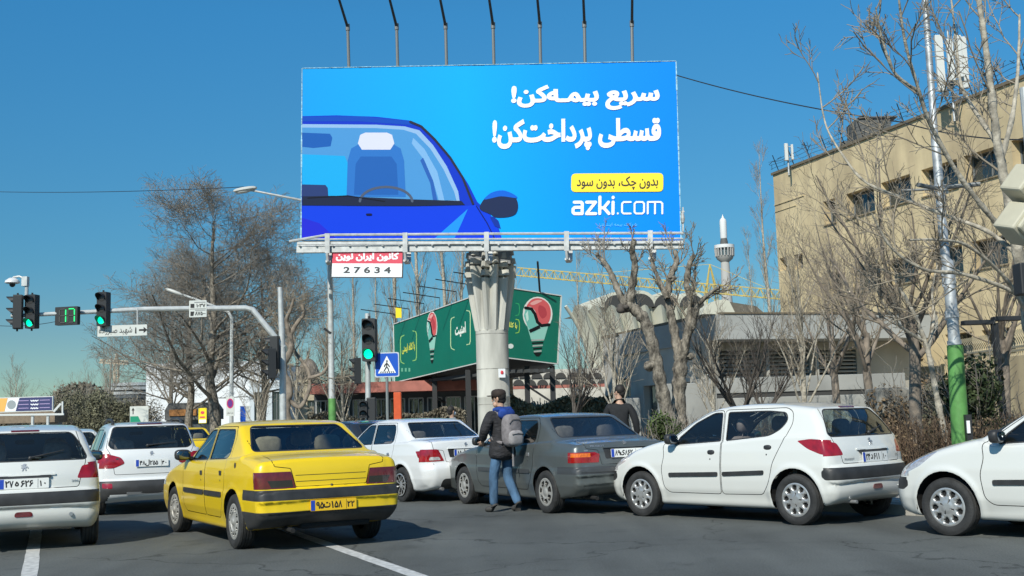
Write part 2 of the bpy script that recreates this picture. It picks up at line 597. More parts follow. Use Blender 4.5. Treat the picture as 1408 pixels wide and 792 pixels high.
class CarShape:
    def __init__(self, sp):
        self.sp = sp
        self.w = sp['W'] / 2
        prof = sp['profile']
        pts = []
        # runs of the profile separated by None are splined on their own: corners stay crisp
        run = []
        for p in prof + [None]:
            if p is None:
                pts += catmull(run, 6) if len(run) > 2 else run
                run = []
            else: run.append(p)
        self.poly = pts
        self.h = 0.01
        self.gx = np.arange(-2.6, 2.6, self.h); self.gz = np.arange(-0.1, 1.9, self.h)
        XX, ZZ = np.meshgrid(self.gx, self.gz, indexing='ij')
        self.D = np_polydist(XX, ZZ, pts)
        self.bx, self.bz = zip(*sp['belt'])
    def S(self, x, z):
        u = np.clip((x - self.gx[0]) / self.h, 0, len(self.gx) - 2.001); v = np.clip((z - self.gz[0]) / self.h, 0, len(self.gz) - 2.001)
        i = u.astype(int); j = v.astype(int); a = u - i; b = v - j
        D = self.D
        return D[i, j] * (1 - a) * (1 - b) + D[i + 1, j] * a * (1 - b) + D[i, j + 1] * (1 - a) * b + D[i + 1, j + 1] * a * b
    def f(self, x, y, z):
        sp = self.sp; w = self.w
        ya = np.abs(y); yn = ya / w
        p = yn ** 2.6
        xs = x + sp['cf'] * sstep(0.1, 1.9, x) * p - sp['cr'] * sstep(0.6, 1.8, -x) * p
        zs = z + 0.035 * yn ** 2
        S = self.S(xs, zs)
        tz = np.interp(z, *zip(*sp['tuck']))
        tx = sp['tf'] * np.clip((x - 1.0) / 1.1, 0, 2) ** 2 + sp['tr'] * np.clip((-x - 0.9) / 1.2, 0, 2) ** 2
        hb = w - tz - tx
        for axx in (sp['axle'], -sp['axle']):
            d = np.sqrt((x - axx) ** 2 + (z - sp['wr']) ** 2)
            hb = hb + sp.get('flare', 0.008) * np.exp(-((d - sp['arch'] - 0.02) / 0.035) ** 2)
        zb = np.interp(x, self.bx[::-1], self.bz[::-1])
        hg = w - sp['g0'] - np.maximum(z - zb, -0.03) * sp['gs'] - sp.get('gr', 0.04) * np.clip((-x - 0.5) / 1.0, 0, 2) ** 2 - 0.03 * np.clip((x - 0.1) / 0.8, 0, 2) ** 2
        G = smax(S, ya - hg, sp.get('kg', 0.085))
        kb = sp.get('k0', 0.07) + sp.get('k1', 0.12) * sstep(1.5, 2.1, np.abs(x))
        B = smax(smax(S, ya - hb, kb), z - zb, 0.03)
        return smin(B, G, 0.02)
    def grad(self, P_, e=0.011):
        x, y, z = P_.T
        g = np.stack([self.f(x + e, y, z) - self.f(x - e, y, z), self.f(x, y + e, z) - self.f(x, y - e, z), self.f(x, y, z + e) - self.f(x, y, z - e)], -1)
        return g / (2 * e)
    def mesh(self, h=0.027):
        V, Q = surface_nets(self.f, (-2.5, -self.w - 0.08, 0.1), (2.5, self.w + 0.08, 1.72), h)
        for _ in range(3):
            f = self.f(*V.T); g = self.grad(V)
            V = V - g * (f / np.maximum((g ** 2).sum(1), 1e-3))[:, None].clip(-0.5, 0.5)
        return Soup(V, Q)
    # points on the skin
    def _solve(self, fn, a, b):
        a = np.array(a, float); b = np.array(b, float)       # a outside, b inside
        for _ in range(22):
            m = (a + b) / 2; o = fn(m) > 0
            a = np.where(o, m, a); b = np.where(o, b, m)
        return (a + b) / 2
    def side(self, x, z, s=1):
        x = np.asarray(x, float); z = np.asarray(z, float)
        y = self._solve(lambda m: self.f(x, m * s, z), np.full(x.shape, self.w + 0.1), np.full(x.shape, 0.3))
        return np.stack([x, y * s, z], -1)
    def rear(self, y, z):
        y = np.asarray(y, float); z = np.asarray(z, float)
        x = self._solve(lambda m: self.f(m, y, z), np.full(y.shape, -2.5), np.full(y.shape, -0.9))
        return np.stack([x, y, z], -1)
    def front(self, y, z):
        y = np.asarray(y, float); z = np.asarray(z, float)
        x = self._solve(lambda m: self.f(m, y, z), np.full(y.shape, 2.5), np.full(y.shape, 0.9))
        return np.stack([x, y, z], -1)
    def top(self, x, y):
        x = np.asarray(x, float); y = np.asarray(y, float)
        z = self._solve(lambda m: self.f(x, y, m), np.full(x.shape, 1.8), np.full(x.shape, 0.5))
        return np.stack([x, y, z], -1)
    def skin(self, view, a, b, s=1):
        if view == 'side': return self.side(a, b, s)
        if view == 'rear': return self.rear(a, b)
        if view == 'front': return self.front(a, b)
        return self.top(a, b)
    def normals(self, Pn):
        g = self.grad(Pn); return g / np.linalg.norm(g, axis=1)[:, None]
    def pad(self, mb, view, poly, t=0.01, s=1, step=0.06, lift=0.0):
        """a plate of thickness t lying on the skin"""
        vs = [Vector(p) for p in poly]; n = len(vs)
        xs = [p[0] for p in poly]; zs = [p[1] for p in poly]
        small = offset_poly(poly, -step * 0.4)
        gx = np.arange(min(xs), max(xs), step); gz = np.arange(min(zs), max(zs), step)
        for a in gx:
            for b in gz:
                if in_poly(a, b, small): vs.append(Vector((a, b)))
        V, E_, F_, *_ = delaunay_2d_cdt(vs, [(i, (i + 1) % n) for i in range(n)], [], 1, 1e-6)
        A = np.array([v.x for v in V]); B = np.array([v.y for v in V])
        Pt = self.skin(view, A, B, s); N = self.normals(Pt)
        topv = Pt + N * (t + lift); botv = Pt + N * (lift - 0.004)
        k = len(V)
        flip = {'side': s > 0, 'rear': True, 'front': False, 'top': False}[view]
        fs = []
        for f in F_:
            fs.append(tuple(f)[::-1] if flip else tuple(f))
        ed = {}
        for f in fs:
            for i in range(len(f)):
                ed[(f[i], f[(i + 1) % len(f)])] = 1
        rim = [(a, b) for (a, b) in ed if (b, a) not in ed]
        mb.add(np.concatenate([topv, botv]), fs + [(b, a, a + k, b + k) for a, b in rim])
    def ribbon(self, mb, view, path, wdt=0.008, t=0.003, s=1, step=0.05):
        """a narrow raised strip along a path on the skin"""
        pts = []
        for a, b in zip(path, path[1:]):
            L = math.dist(a, b); m = max(1, int(L / step))
            for k in range(m): pts.append((a[0] + (b[0] - a[0]) * k / m, a[1] + (b[1] - a[1]) * k / m))
        pts.append(path[-1])
        A = np.array(pts)
        Pt = self.skin(view, A[:, 0], A[:, 1], s); N = self.normals(Pt)
        T = np.gradient(Pt, axis=0); T /= np.linalg.norm(T, axis=1)[:, None]
        Bn = np.cross(N, T)
        c = [Pt + Bn * wdt / 2 + N * t, Pt - Bn * wdt / 2 + N * t, Pt - Bn * wdt / 2 - N * .004, Pt + Bn * wdt / 2 - N * .004]
        k = len(Pt); vs = np.concatenate(c)
        fs = []
        for i in range(k - 1):
            for q in range(4):
                q2 = (q + 1) % 4
                fs.append((q * k + i, q * k + i + 1, q2 * k + i + 1, q2 * k + i))
        fs += [(0, k, 2 * k, 3 * k), (4 * k - 1, 3 * k - 1, 2 * k - 1, k - 1)]
        mb.add(vs, fs)

AX = {'side': (0, 2), 'rear': (1, 2), 'front': (1, 2), 'top': (0, 1)}
class Soup:
    """the shell as plain faces that can be scored along polygons"""
    def __init__(self, V, Q):
        self.V = [tuple(v) for v in V.tolist()]; self.F = [tuple(q) for q in Q.tolist()]
        self.pid = [0] * len(self.F)
        A = V[Q]; self.C = [tuple(c) for c in A.mean(axis=1).tolist()]
        n = np.cross(A[:, 2] - A[:, 0], A[:, 3] - A[:, 1]); n /= np.maximum(np.linalg.norm(n, axis=1), 1e-12)[:, None]
        self.N = [tuple(c) for c in n.tolist()]
    def cut(self, view, poly, cond):
        """scores the polygon into the faces that cond(centre, normal) accepts; returns the faces inside"""
        ia, ib = AX[view]
        xs = [p[0] for p in poly]; zs = [p[1] for p in poly]
        x0, x1, z0, z1 = min(xs) - .03, max(xs) + .03, min(zs) - .03, max(zs) + .03
        V, F, C, N, pid = self.V, self.F, self.C, self.N, self.pid
        cand = [i for i, c in enumerate(C) if x0 <= c[ia] <= x1 and z0 <= c[ib] <= z1 and cond(Vector(c), Vector(N[i]))]
        box = {}
        def mk(i):
            a = [V[k][ia] for k in F[i]]; b = [V[k][ib] for k in F[i]]
            box[i] = (min(a), max(a), min(b), max(b))
        for i in cand: mk(i)
        n = len(poly)
        for e in range(n):
            a = poly[e]; b = poly[(e + 1) % n]
            ex, ez = b[0] - a[0], b[1] - a[1]; L = math.hypot(ex, ez)
            if L < 1e-5: continue
            nx, nz = ez / L, -ex / L
            lx0, lx1 = min(a[0], b[0]) - 1e-3, max(a[0], b[0]) + 1e-3; lz0, lz1 = min(a[1], b[1]) - 1e-3, max(a[1], b[1]) + 1e-3
            edge = {}; add = []
            for i in cand:
                q = box[i]
                if q[0] > lx1 or q[1] < lx0 or q[2] > lz1 or q[3] < lz0: continue
                f = F[i]
                d = [(V[k][ia] - a[0]) * nx + (V[k][ib] - a[1]) * nz for k in f]
                if min(d) > -1e-5 or max(d) < 1e-5: continue
                A_ = []; B_ = []
                for k in range(len(f)):
                    k2 = (k + 1) % len(f)
                    p, r = f[k], f[k2]
                    if d[k] >= -1e-6: A_.append(p)
                    if d[k] <= 1e-6: B_.append(p)
                    if (d[k] > 1e-6 and d[k2] < -1e-6) or (d[k] < -1e-6 and d[k2] > 1e-6):
                        key = (min(p, r), max(p, r))
                        m = edge.get(key)
                        if m is None:
                            t = d[k] / (d[k] - d[k2])
                            P0, P1 = V[p], V[r]
                            V.append((P0[0] + (P1[0] - P0[0]) * t, P0[1] + (P1[1] - P0[1]) * t, P0[2] + (P1[2] - P0[2]) * t))
                            m = len(V) - 1; edge[key] = m
                        A_.append(m); B_.append(m)
                if len(A_) < 3 or len(B_) < 3: continue
                F[i] = tuple(A_); F.append(tuple(B_)); N.append(N[i]); pid.append(pid[i]); C.append(None)
                j = len(F) - 1
                for g in (i, j):
                    h = F[g]; m = len(h)
                    C[g] = (sum(V[k][0] for k in h) / m, sum(V[k][1] for k in h) / m, sum(V[k][2] for k in h) / m)
                    mk(g)
                add.append(j)
            cand += add
        return [i for i in cand if in_poly(C[i][ia], C[i][ib], poly)]

def arch_poly(cx, cz, r, n=30):
    return [(cx + r * math.cos(2 * math.pi * k / n), cz + r * math.sin(2 * math.pi * k / n)) for k in range(n)]

RUBBER = M('tyre rubber', (0.028, 0.028, 0.028), 0.75, var=0.35, scale=9, bump=0.3, bscale=60)
TRIM = M('black trim plastic', (0.030, 0.031, 0.033), 0.5, var=0.3, scale=7, dirt=0.35, dirtcol=(0.13, 0.12, 0.10))
DARK = M('dark underbody', (0.012, 0.012, 0.012), 0.9)
SEAM = M('panel gap', (0.015, 0.015, 0.015), 0.9)
GLASSY = M('mirror glass', (.20, .22, .24), .08, 1.0)
CHROME = M('chrome', (0.50, 0.50, 0.50), 0.38, .75)
PLATE_W = M('plate white', (0.78, 0.79, 0.76), 0.45)
PLATE_Y = M('plate yellow', (0.85, 0.52, 0.02), 0.45)
PLATE_B = M('plate blue', (0.02, 0.07, 0.45), 0.45)
INK = M('black ink', (0.012, 0.012, 0.012), 0.6)
GLASS = glass_mat('car window glass', tint=(0.84, 0.91, 0.88), film=0.035, filmcol=(.17, .21, .21))
GLASS_D = glass_mat('rear window glass', tint=(0.74, 0.84, 0.80), film=0.05, filmcol=(0.14, 0.17, 0.16))
SEATM = M('grey seat cloth', (0.26, 0.20, 0.205), 0.9, var=0.2, scale=20)
SEATB = M('beige seat cover', (0.42, 0.36, 0.27), 0.85, var=0.15, scale=20)
CABIN = M('cabin lining', (0.13, 0.13, 0.13), 0.9)
LAMP_R = M('red lamp lens', (0.30, 0.006, 0.010), 0.14, coat=1.0, var=0.22, scale=16, detail=1)
LAMP_D = M('smoked red lamp lens', (0.13, 0.008, 0.012), 0.15, coat=1.0, var=0.2, scale=30)
LAMP_O = M('amber lamp lens', (0.75, 0.16, 0.01), 0.15, coat=1.0, var=0.3, scale=40)
LAMP_W = M('clear lamp lens', (0.62, 0.60, 0.60), 0.12, 0.4, coat=1.0, var=0.3, scale=40)
HUBCAP = M('silver hubcap', (0.50, 0.50, 0.49), 0.38, 0.6, var=0.12, scale=14, dirt=0.0)
HUBDIRT = M('dusty silver hubcap', (0.42, 0.41, 0.38), 0.55, 0.4, var=0.2, scale=10)

WHEELS = {}
def wheel_meshes(kind, r, wdt, rr):
    """tyre and rim, axle along y, outer face at +y"""
    key = (kind, r)
    if key in WHEELS: return WHEELS[key]
    m = Matrix.Rotation(R(-90), 4, 'X')            # local z -> +y
    h = wdt / 2
    t = MB()
    prof = [(rr - .01, -h * .7), (rr + .015, -h * .92), (rr + .05, -h), (r - .04, -h * .98), (r - .012, -h * .85), (r - .002, -h * .62), (r - .010, -h * .58), (r - .010, -h * .52), (r, -h * .48), (r, -h * .22), (r - .009, -h * .18), (r - .009, -h * .12), (r, -h * .08), (r, h * .08), (r - .009, h * .12), (r - .009, h * .18), (r, h * .22), (r, h * .48), (r - .010, h * .52), (r - .010, h * .58),
            (r - .002, h * .62), (r - .012, h * .85), (r - .04, h * .98), (rr + .05, h), (rr + .015, h * .92), (rr - .01, h * .7)]
    t.lathe(prof, 40, m)
    to = t.build('tyre', RUBBER, None, True, 40)
    # cap: polar grid with sunk holes
    c = MB()
    nseg = 108
    rad = [0, .012, .028, .035, .05, .065, .08, .092, .102, .112, .122, .132, .142, .152, .160, .168, rr - .012, rr - .004, rr + .004, rr + .006]
    rad = [x * (rr / 0.19) if x < 0.17 else x for x in rad]
    def depth(q, a):
        u = q / rr
        base = 0.018 * (1 - u * u) if kind != 'alloy' else -0.022 + 0.01 * (1 - u)
        if u > .93: base = 0.004 + (1.03 - u) * .05
        hole = False
        if kind in ('nine', 'eight'):
            nh = 9 if kind == 'nine' else 8
            k = (a / (2 * math.pi) * nh) % 1.0 - .5
            du = (u - .73) / .15; da = k / .27
            if du * du + da * da < 1: hole = True; base -= 0.032
            elif du * du + da * da < 1.9: base -= 0.006
            # dished spoke lands
            if .28 < u < .60: base -= 0.006
            kk = (a / (2 * math.pi) * 4) % 1.0 - .5
            if ((u - .33) / .07) ** 2 + (kk / .09) ** 2 < 1: hole = True; base -= .012
        elif kind == 'slot':
            k = (a / (2 * math.pi) * 12) % 1.0 - .5
            if .66 < u < .83 and abs(k) < .26: hole = True; base -= .02
            if .2 < u < .5: base -= 0.012
            if u < .18: base += .008
        elif kind == 'alloy':
            k = (a / (2 * math.pi) * 10) % 1.0 - .5
            if .30 < u < .90 and abs(k) > .17 + .08 * (1 - u): hole = True; base -= .045
            else: base += .028
        elif kind == 'wide':
            k = (a / (2 * math.pi) * 7) % 1.0 - .5
            if .52 < u < .84 and abs(k) < .33 - .05 * abs(u - .68) / .16: hole = True; base -= .035
            if .2 < u < .45: base -= .01
        return base, hole
    vs = []; hl = []
    for q in rad:
        for k in range(nseg):
            a = 2 * math.pi * k / nseg
            b, ho = depth(q, a)
            vs.append(m @ Vector((q * math.cos(a), q * math.sin(a), h * .80 + b))); hl.append(ho)
    fs = []; mi = []
    for i in range(len(rad) - 1):
        for k in range(nseg):
            k2 = (k + 1) % nseg
            f = (i * nseg + k, i * nseg + k2, (i + 1) * nseg + k2, (i + 1) * nseg + k)
            fs.append(f); mi.append(1 if sum(hl[x] for x in f) >= 2 else 0)
    c.add(vs, fs); c.mi = mi
    co = c.build('rim', [HUBDIRT if kind in ('slot', 'wide') else HUBCAP, DARK], None, True, 50)
    for o in (to, co): COL.objects.unlink(o)
    WHEELS[key] = (to.data, co.data)
    return WHEELS[key]

def add_wheel(parent, x, y, kind, r, wdt, rr, steer=0.0, spin=0.0):
    tm, rm = wheel_meshes(kind, r, wdt, rr)
    w = bpy.data.objects.new('wheel', None); w.empty_display_size = .1
    link(w, parent)
    w.location = (x, y, r - 0.004)
    w.rotation_euler = (0, spin, (0 if y > 0 else math.pi) + steer)
    for n_, me in (('tyre', tm), ('rim', rm)):
        link(bpy.data.objects.new(n_, me), w)
    return w

def number_plate(parent, m, text, yellow=False, w=0.52, h=0.115):
    """m: plate centre, local x to the reader's right, y up"""
    mb = MB(); mb.prism(rrect(-w / 2, -h / 2, w / 2, h / 2, .008, 2), m, 0.006)
    pl = mb.build('number_plate', PLATE_Y if yellow else PLATE_W, parent)
    flat_poly([[(-w / 2 + .004, -h / 2 + .004), (-w / 2 + .05, -h / 2 + .004), (-w / 2 + .05, h / 2 - .004), (-w / 2 + .004, h / 2 - .004)]],
              'country_strip', PLATE_B, pl, m, 0.0075)
    # digits and letter, left group, letter, three digits, region pair
    x0 = -w / 2 + .062; x1 = w / 2 - .012
    flat_poly([[(x1 - .105, -h / 2 + .006), (x1 - .101, -h / 2 + .006), (x1 - .101, h / 2 - .006), (x1 - .105, h / 2 - .006)]], 'divider', INK, pl, m, 0.0075)
    a, lt, b, c = text
    cw = .044
    xs = x0
    lps = []
    def put(ch, x, wd, hh, yo=0.0):
        nonlocal lps
        g = glyph_loops(ch)
        allp = [p for l in g for p in l]
        gx0 = min(p[0] for p in allp); gx1 = max(p[0] for p in allp); gy0 = min(p[1] for p in allp); gy1 = max(p[1] for p in allp)
        k = hh / 0.72
        ww = (gx1 - gx0) * k
        kx = k * min(1.0, wd / ww) if ww > 0 else k
        for l2 in embolden(g, .035):
            lps.append([(x + (p[0] - (gx0 + gx1) / 2) * kx, yo + (p[1] - (gy0 + gy1) / 2) * k) for p in l2])
    for ch in a: put(ch, xs + cw / 2, cw * .85, .07); xs += cw
    put(shape_fa(lt), xs + .035, .07, .075); xs += .074
    for ch in b: put(ch, xs + cw / 2, cw * .85, .07); xs += cw
    xs = x1 - .096
    for ch in c: put(ch, xs + cw / 2, cw * .8, .06, -.004); xs += cw
    flat_poly(lps, 'lettering', INK, pl, m, 0.0075)
    return pl

def seat(parent, x, y, mat, z0=0.30, back=0.62, head=True, wdt=0.5):
    s = MB()
    s.sphere((x + .05, y, z0 + .08), 1, 14, (.26, wdt / 2, .10), .45)
    q = Matrix.Rotation(R(-14), 3, 'Y')
    s.sphere((x - .22, y, z0 + .12 + back / 2), 1, 14, (.08, wdt / 2, back / 2), .5, q)
    o = s.build('seat', mat, parent, True, 60)
    if head:
        h = MB(); h.sphere((x - .32, y, z0 + back + .25), 1, 12, (.055, wdt * .27, .10), .6, q)
        h.cyl((x - .30, y - .05, z0 + back + .05), (x - .32, y - .05, z0 + back + .18), .007, 6)
        h.cyl((x - .30, y + .05, z0 + back + .05), (x - .32, y + .05, z0 + back + .18), .007, 6)
        h.build('headrest', mat, o, True, 60)
    return o

def build_car(sp, paint, label, cat='car', name='parked_car', group=None, plate=None, yellow=False, wheel='nine', seatmat=None, steer=0.0, simple=False):
    sh = CarShape(sp); w = sh.w
    bm = sh.mesh()
    parts = {0: ('body', paint)}
    hier = {}
    nxt = [1]
    GAP = 999
    def newpid(name_, mat, parent=0, inset=0.0):
        i = nxt[0]; nxt[0] += 1
        parts[i] = (name_, mat); hier[i] = (parent, inset)
        return i
    def mark(view, poly, cond, i):
        for f in bm.cut(view, poly, cond): bm.pid[f] = i
    zc = sp['axle']
    sidec = {s: (lambda c, n, s=s: c.y * s > w - .34 and n.y * s > 0.15) for s in (1, -1)}
    rearc = lambda c, n: n.x < -0.12 and c.x < -0.9
    frontc = lambda c, n: n.x > 0.12 and c.x > 0.1
    topc = lambda c, n: n.z > 0.45
    # lids
    for (nm, views) in sp.get('lids', []):
        i = newpid(nm, paint)
        for view, poly in views:
            cond = {'rear': lambda c, n: n.x < -0.45 and c.x < -1.2, 'top': lambda c, n: n.z > 0.6 and abs(c.x) > 0.85}[view]
            mark(view, offset_poly(poly, .004), cond, GAP)
            mark(view, offset_poly(poly, -.004), cond, i)
    doors = {}
    for s in (1, -1):
        for nm, poly in sp['doors']:
            i = newpid('door', paint); doors[(nm, s)] = i
            mark('side', offset_poly(poly, .004), sidec[s], GAP)
            mark('side', offset_poly(poly, -.0045), sidec[s], i)
    for zn in sp.get('zones', []):
        i = newpid(zn['name'], zn['mat'], 0, zn.get('inset', 0))
        for view, poly in zn['views']:
            if view == 'side':
                for s in (1, -1):
                    mark('side', poly, (lambda c, n, s=s: n.y * s > 0.25 and c.y * s > w - .4), i)
            elif view == 'sideR' or view == 'sideL':
                s = 1 if view == 'sideL' else -1
                mark('side', poly, (lambda c, n, s=s: n.y * s > 0.25 and c.y * s > w - .4), i)
            elif view == 'rear': mark('rear', poly, lambda c, n: n.x < -0.2 and c.x < -zc - .40, i)
            elif view == 'front': mark('front', poly, lambda c, n: n.x > 0.2 and c.x > zc + .42, i)
    for s in (1, -1):
        for nm, poly, dn in sp['windows']:
            if sp.get('frames', True):
                j = newpid('window_frame', TRIM, doors.get((dn, s), 0), 0.0)
                mark('side', offset_poly(poly, .014), sidec[s], j)
            i = newpid('window', GLASS, doors.get((dn, s), 0), 0.006)
            mark('side', poly, sidec[s], i)
    for nm, view, poly, gm in sp['glass']:
        cond = rearc if view == 'rear' else frontc
        j = newpid('window_seal', TRIM, 0, 0.0)
        mark(view, offset_poly(poly, .013), cond, j)
        i = newpid(nm, gm, 0, 0.005)
        mark(view, poly, cond, i)
    for s in (1, -1):
        for cx in (zc, -zc):
            for f in bm.cut('side', arch_poly(cx, sp['wr'] + .01, sp['arch']), lambda c, n, s=s: c.y * s > w - .30): bm.pid[f] = -1
    # empty carrying the parts
    root = empty(name, label=label, cat=cat, group=group)
    groups = {}
    for k, i in enumerate(bm.pid):
        groups.setdefault(i, []).append(k)
    objs = {}
    def extract(i, name_, mat, inset, parent):
        fl = groups.get(i)
        if not fl: return None
        vi = {}; vs = []; fs = []
        for f in fl:
            t = []
            for v in bm.F[f]:
                k = vi.get(v)
                if k is None:
                    k = len(vs); vi[v] = k; vs.append(bm.V[v])
                t.append(k)
            fs.append(t)
        V = np.array(vs); N = sh.normals(V)
        me = bpy.data.meshes.new(name_)
        me.from_pydata((V - N * inset).tolist(), [], fs)
        me.materials.append(mat)
        me.shade_smooth()
        me.normals_split_custom_set_from_vertices(N.tolist())
        o = bpy.data.objects.new(name_, me)
        return link(o, parent)
    objs[0] = extract(0, 'body', paint, 0, root)
    for i in sorted(parts):
        if i == 0: continue
        pr, inset = hier[i]
        parent = root if pr == 0 else objs.get(pr) or root
        objs[i] = extract(i, parts[i][0], parts[i][1], inset, parent)
    extract(GAP, 'panel_gap', SEAM, 0.007, root)
    body = objs[0]
    # wheel wells, floor
    wl = MB()
    for s in (1, -1):
        for cx in (zc, -zc):
            ym = w - sp.get('wellin', .05)
            pr = []
            n = 14
            for k in range(n + 1):
                a = R(-8) + R(196) * k / n
                pr.append((cx + (sp['arch'] + .012) * math.cos(a), sp['wr'] + .01 + (sp['arch'] + .012) * math.sin(a)))
            vs = [(x, s * ym, z) for x, z in pr] + [(x, s * (w - .36), z) for x, z in pr]
            fs = [(k, k + 1, n + 2 + k, n + 1 + k) for k in range(n)]
            fs.append(tuple(range(n + 1, 2 * n + 2)))
            wl.add(vs, fs)
    wl.box((0, 0, .215), (2 * zc - .8, sp['W'] - .22, .05))
    wl.box((-zc - .02, 0, .33), (.72, sp['W'] - .76, .08))
    wl.box((zc, 0, .27), (.9, sp['W'] - .76, .10))
    for cx in (zc, -zc): wl.cyl((cx, -w + .2, sp['wr']), (cx, w - .2, sp['wr']), .035, 8)
    wl.build('underbody', DARK, root)
    # wheels
    for cx in (zc, -zc):
        for s in (1, -1):
            add_wheel(root, cx, s * (w - sp.get('track', .105)), wheel, sp['wr'], .185, sp['rim'], steer if cx > 0 else 0, spin=random.uniform(0, 6))
    # cabin
    if not simple:
        cb = MB()
        cb.box((0.72, 0, .78), (.40, sp['W'] - .34, .26))
        cb.box((-.1, 0, .30), (2.3, sp['W'] - .3, .04))
        if sp['kind'] == 'sedan': cb.box((-1.34, 0, sp['shelf'] - .13), (.5, sp['W'] - .44, .03))
        else: cb.box((-1.38, 0, sp['shelf'] - .1), (.5, sp['W'] - .44, .02))
        cb.box((-1.1, 0, .55), (.06, sp['W'] - .4, .5))
        cb.box((0.0, 0, .40), (.9, .16, .22))
        cb.build('cabin_trim', CABIN, root, bevel=.02)
        sm = seatmat or SEATM
        for y in (.36, -.36): seat(root, .12, y, sm)
        b = MB()
        b.sphere((-.70, 0, .40), 1, 14, (.26, .60, .10), .45)
        b.sphere((-1.0, 0, .70), 1, 14, (.08, .60, .30), .5, Matrix.Rotation(R(-16), 3, 'Y'))
        rs = b.build('rear_bench', sm, root, True, 60)
        for y in (.36, -.36):
            h = MB(); h.sphere((-1.12, y, 1.10), 1, 12, (.055, .165, .115), .6)
            h.build('headrest', sm, rs, True, 60)
        st = MB()
        c = Vector((.44, .36, .87)); q = Matrix.Rotation(R(-65), 4, 'Y'); q.translation = c
        st.tube([q @ Vector((.18 * math.cos(a), .18 * math.sin(a), 0)) for a in [2 * math.pi * k / 20 for k in range(21)]], .014, 6)
        st.cyl(c, c + Vector((.2, 0, -.1)), .03, 8); st.beam(q @ Vector((0, -.17, 0)), q @ Vector((0, .17, 0)), .03, .015)
        st.build('steering_wheel', TRIM, root, True)
        mi = MB(); mi.sphere(sp.get('inmirror', (.34, 0, 1.22)), 1, 10, (.02, .12, .035), .5); mi.build('inside_mirror', TRIM, root, True)
    # rub strips, handles, mirrors
    for s in (1, -1):
        for (x0, x1, z0, z1, hh, dn) in sp.get('strips', []):
            mb = MB(); pl = round_poly([(x0, z0 - hh / 2), (x1, z1 - hh / 2), (x1, z1 + hh / 2), (x0, z0 + hh / 2)], .02, 3)
            sh.pad(mb, 'side', pl if s > 0 else pl, .014, s)
            mb.build('rub_strip', sp.get('stripmat', TRIM), objs.get(doors.get((dn, s))) or root, True)
        for (hx, hz, dn, hm) in sp['handles']:
            mb = MB()
            pt = Vector(sh.side(np.array([hx]), np.array([hz]), s)[0])
            if sp.get('handle', 'oval') == 'oval':
                mb.sphere(pt, 1, 14, (.058, .014, .030), .8)
            else:
                mb.box(pt + Vector((0, s * .002, 0)), (.075, .016, .052))
            mb.build('handle', hm, objs.get(doors.get((dn, s))) or root, True, bevel=.004 if sp.get('handle') else 0)
            if sp.get('lock', True):
                mb = MB(); q = sh.side(np.array([hx + .015]), np.array([hz - .085]), s)[0]
                mb.sphere(q, 1, 8, (.010, .005, .012)); mb.build('lock', TRIM, objs.get(doors.get((dn, s))) or root, True)
        mx, mz = sp['mirror']
        pt = Vector(sh.side(np.array([mx]), np.array([mz]), s)[0])
        mb = MB(); mb.sphere(pt + Vector((0.0, s * .13, .055)), 1, 16, (.055, .10, .068), .62)
        mb.tube([pt + Vector((.02, -s * .03, -.02)), pt + Vector((.02, s * .06, .03))], [.032, .022], 8)
        mo = mb.build('wing_mirror', sp.get('mirrormat', TRIM), root, True)
        mb = MB(); mb.sphere(pt + Vector((-.053, s * .13, .055)), 1, 12, (.006, .082, .050), .6)
        mb.build('mirror_glass', GLASSY, mo, True)
    if 'rear_parts' in sp: sp['rear_parts'](sh, root, objs, paint)
    if plate:
        py, pz = sp['plate']
        q = Vector(sh.rear(np.array([py]), np.array([pz]))[0]) + Vector((-.016 if not sp.get('plate_in') else -.004, 0, 0))
        n = sh.normals(np.array([q]))[0]
        up = Vector((-n[2] * -1 * 0, 0, 1)); up = Vector((0, 0, 1)) - Vector(n) * n[2]
        m = frame_matrix(q, (0, -1, 0), up)
        number_plate(root, m, plate, yellow)
    return root, sh, objs

def text_on_rear(sh, parent, s, y0, y1, z0, z1, mat, name='lettering', bold=.02, rtl=False):
    """chrome letters standing on the rear panel; the reader's left is +y"""
    q = Vector(sh.rear(np.array([(y0 + y1) / 2]), np.array([(z0 + z1) / 2]))[0])
    n = sh.normals(np.array([q]))[0]; up = Vector((0, 0, 1)) - Vector(n) * n[2]
    m = frame_matrix(q + Vector(n) * .004, (-n[1], n[0], 0), up)
    hw = abs(y1 - y0) / 2; hh = (z1 - z0) / 2
    return letters(s, name, mat, parent, m, (-hw, -hh, hw, hh), bold=bold, rtl=rtl)

LION = [(-.30, -.50), (-.18, -.50), (-.10, -.22), (.02, -.10), (.10, -.48), (.24, -.50), (.16, -.12), (.30, -.02), (.42, -.18), (.50, -.10), (.36, .14),
        (.18, .12), (.10, .26), (.26, .40), (.10, .50), (-.12, .46), (-.26, .30), (-.42, .32), (-.40, .20), (-.22, .16), (-.12, .04), (-.36, .02), (-.42, -.10), (-.22, -.12), (-.26, -.34)]
def lion_badge(sh, parent, y, z, size):
    q = Vector(sh.rear(np.array([y]), np.array([z]))[0]); n = Vector(sh.normals(np.array([q]))[0])
    up = Vector((0, 0, 1)) - n * n.z
    m = frame_matrix(q - n * .002, (-n.y, n.x, 0), up)
    mb = MB(); mb.prism([(a * size, b * size) for a, b in LION], m, .009)
    return mb.build('badge', CHROME, parent)
# ------------------------------------------------------------------ the models seen in the street
def tubepart(name, pts, r, mat, parent, n=8):
    mb = MB(); mb.tube(pts, r, n); return mb.build(name, mat, parent, True)

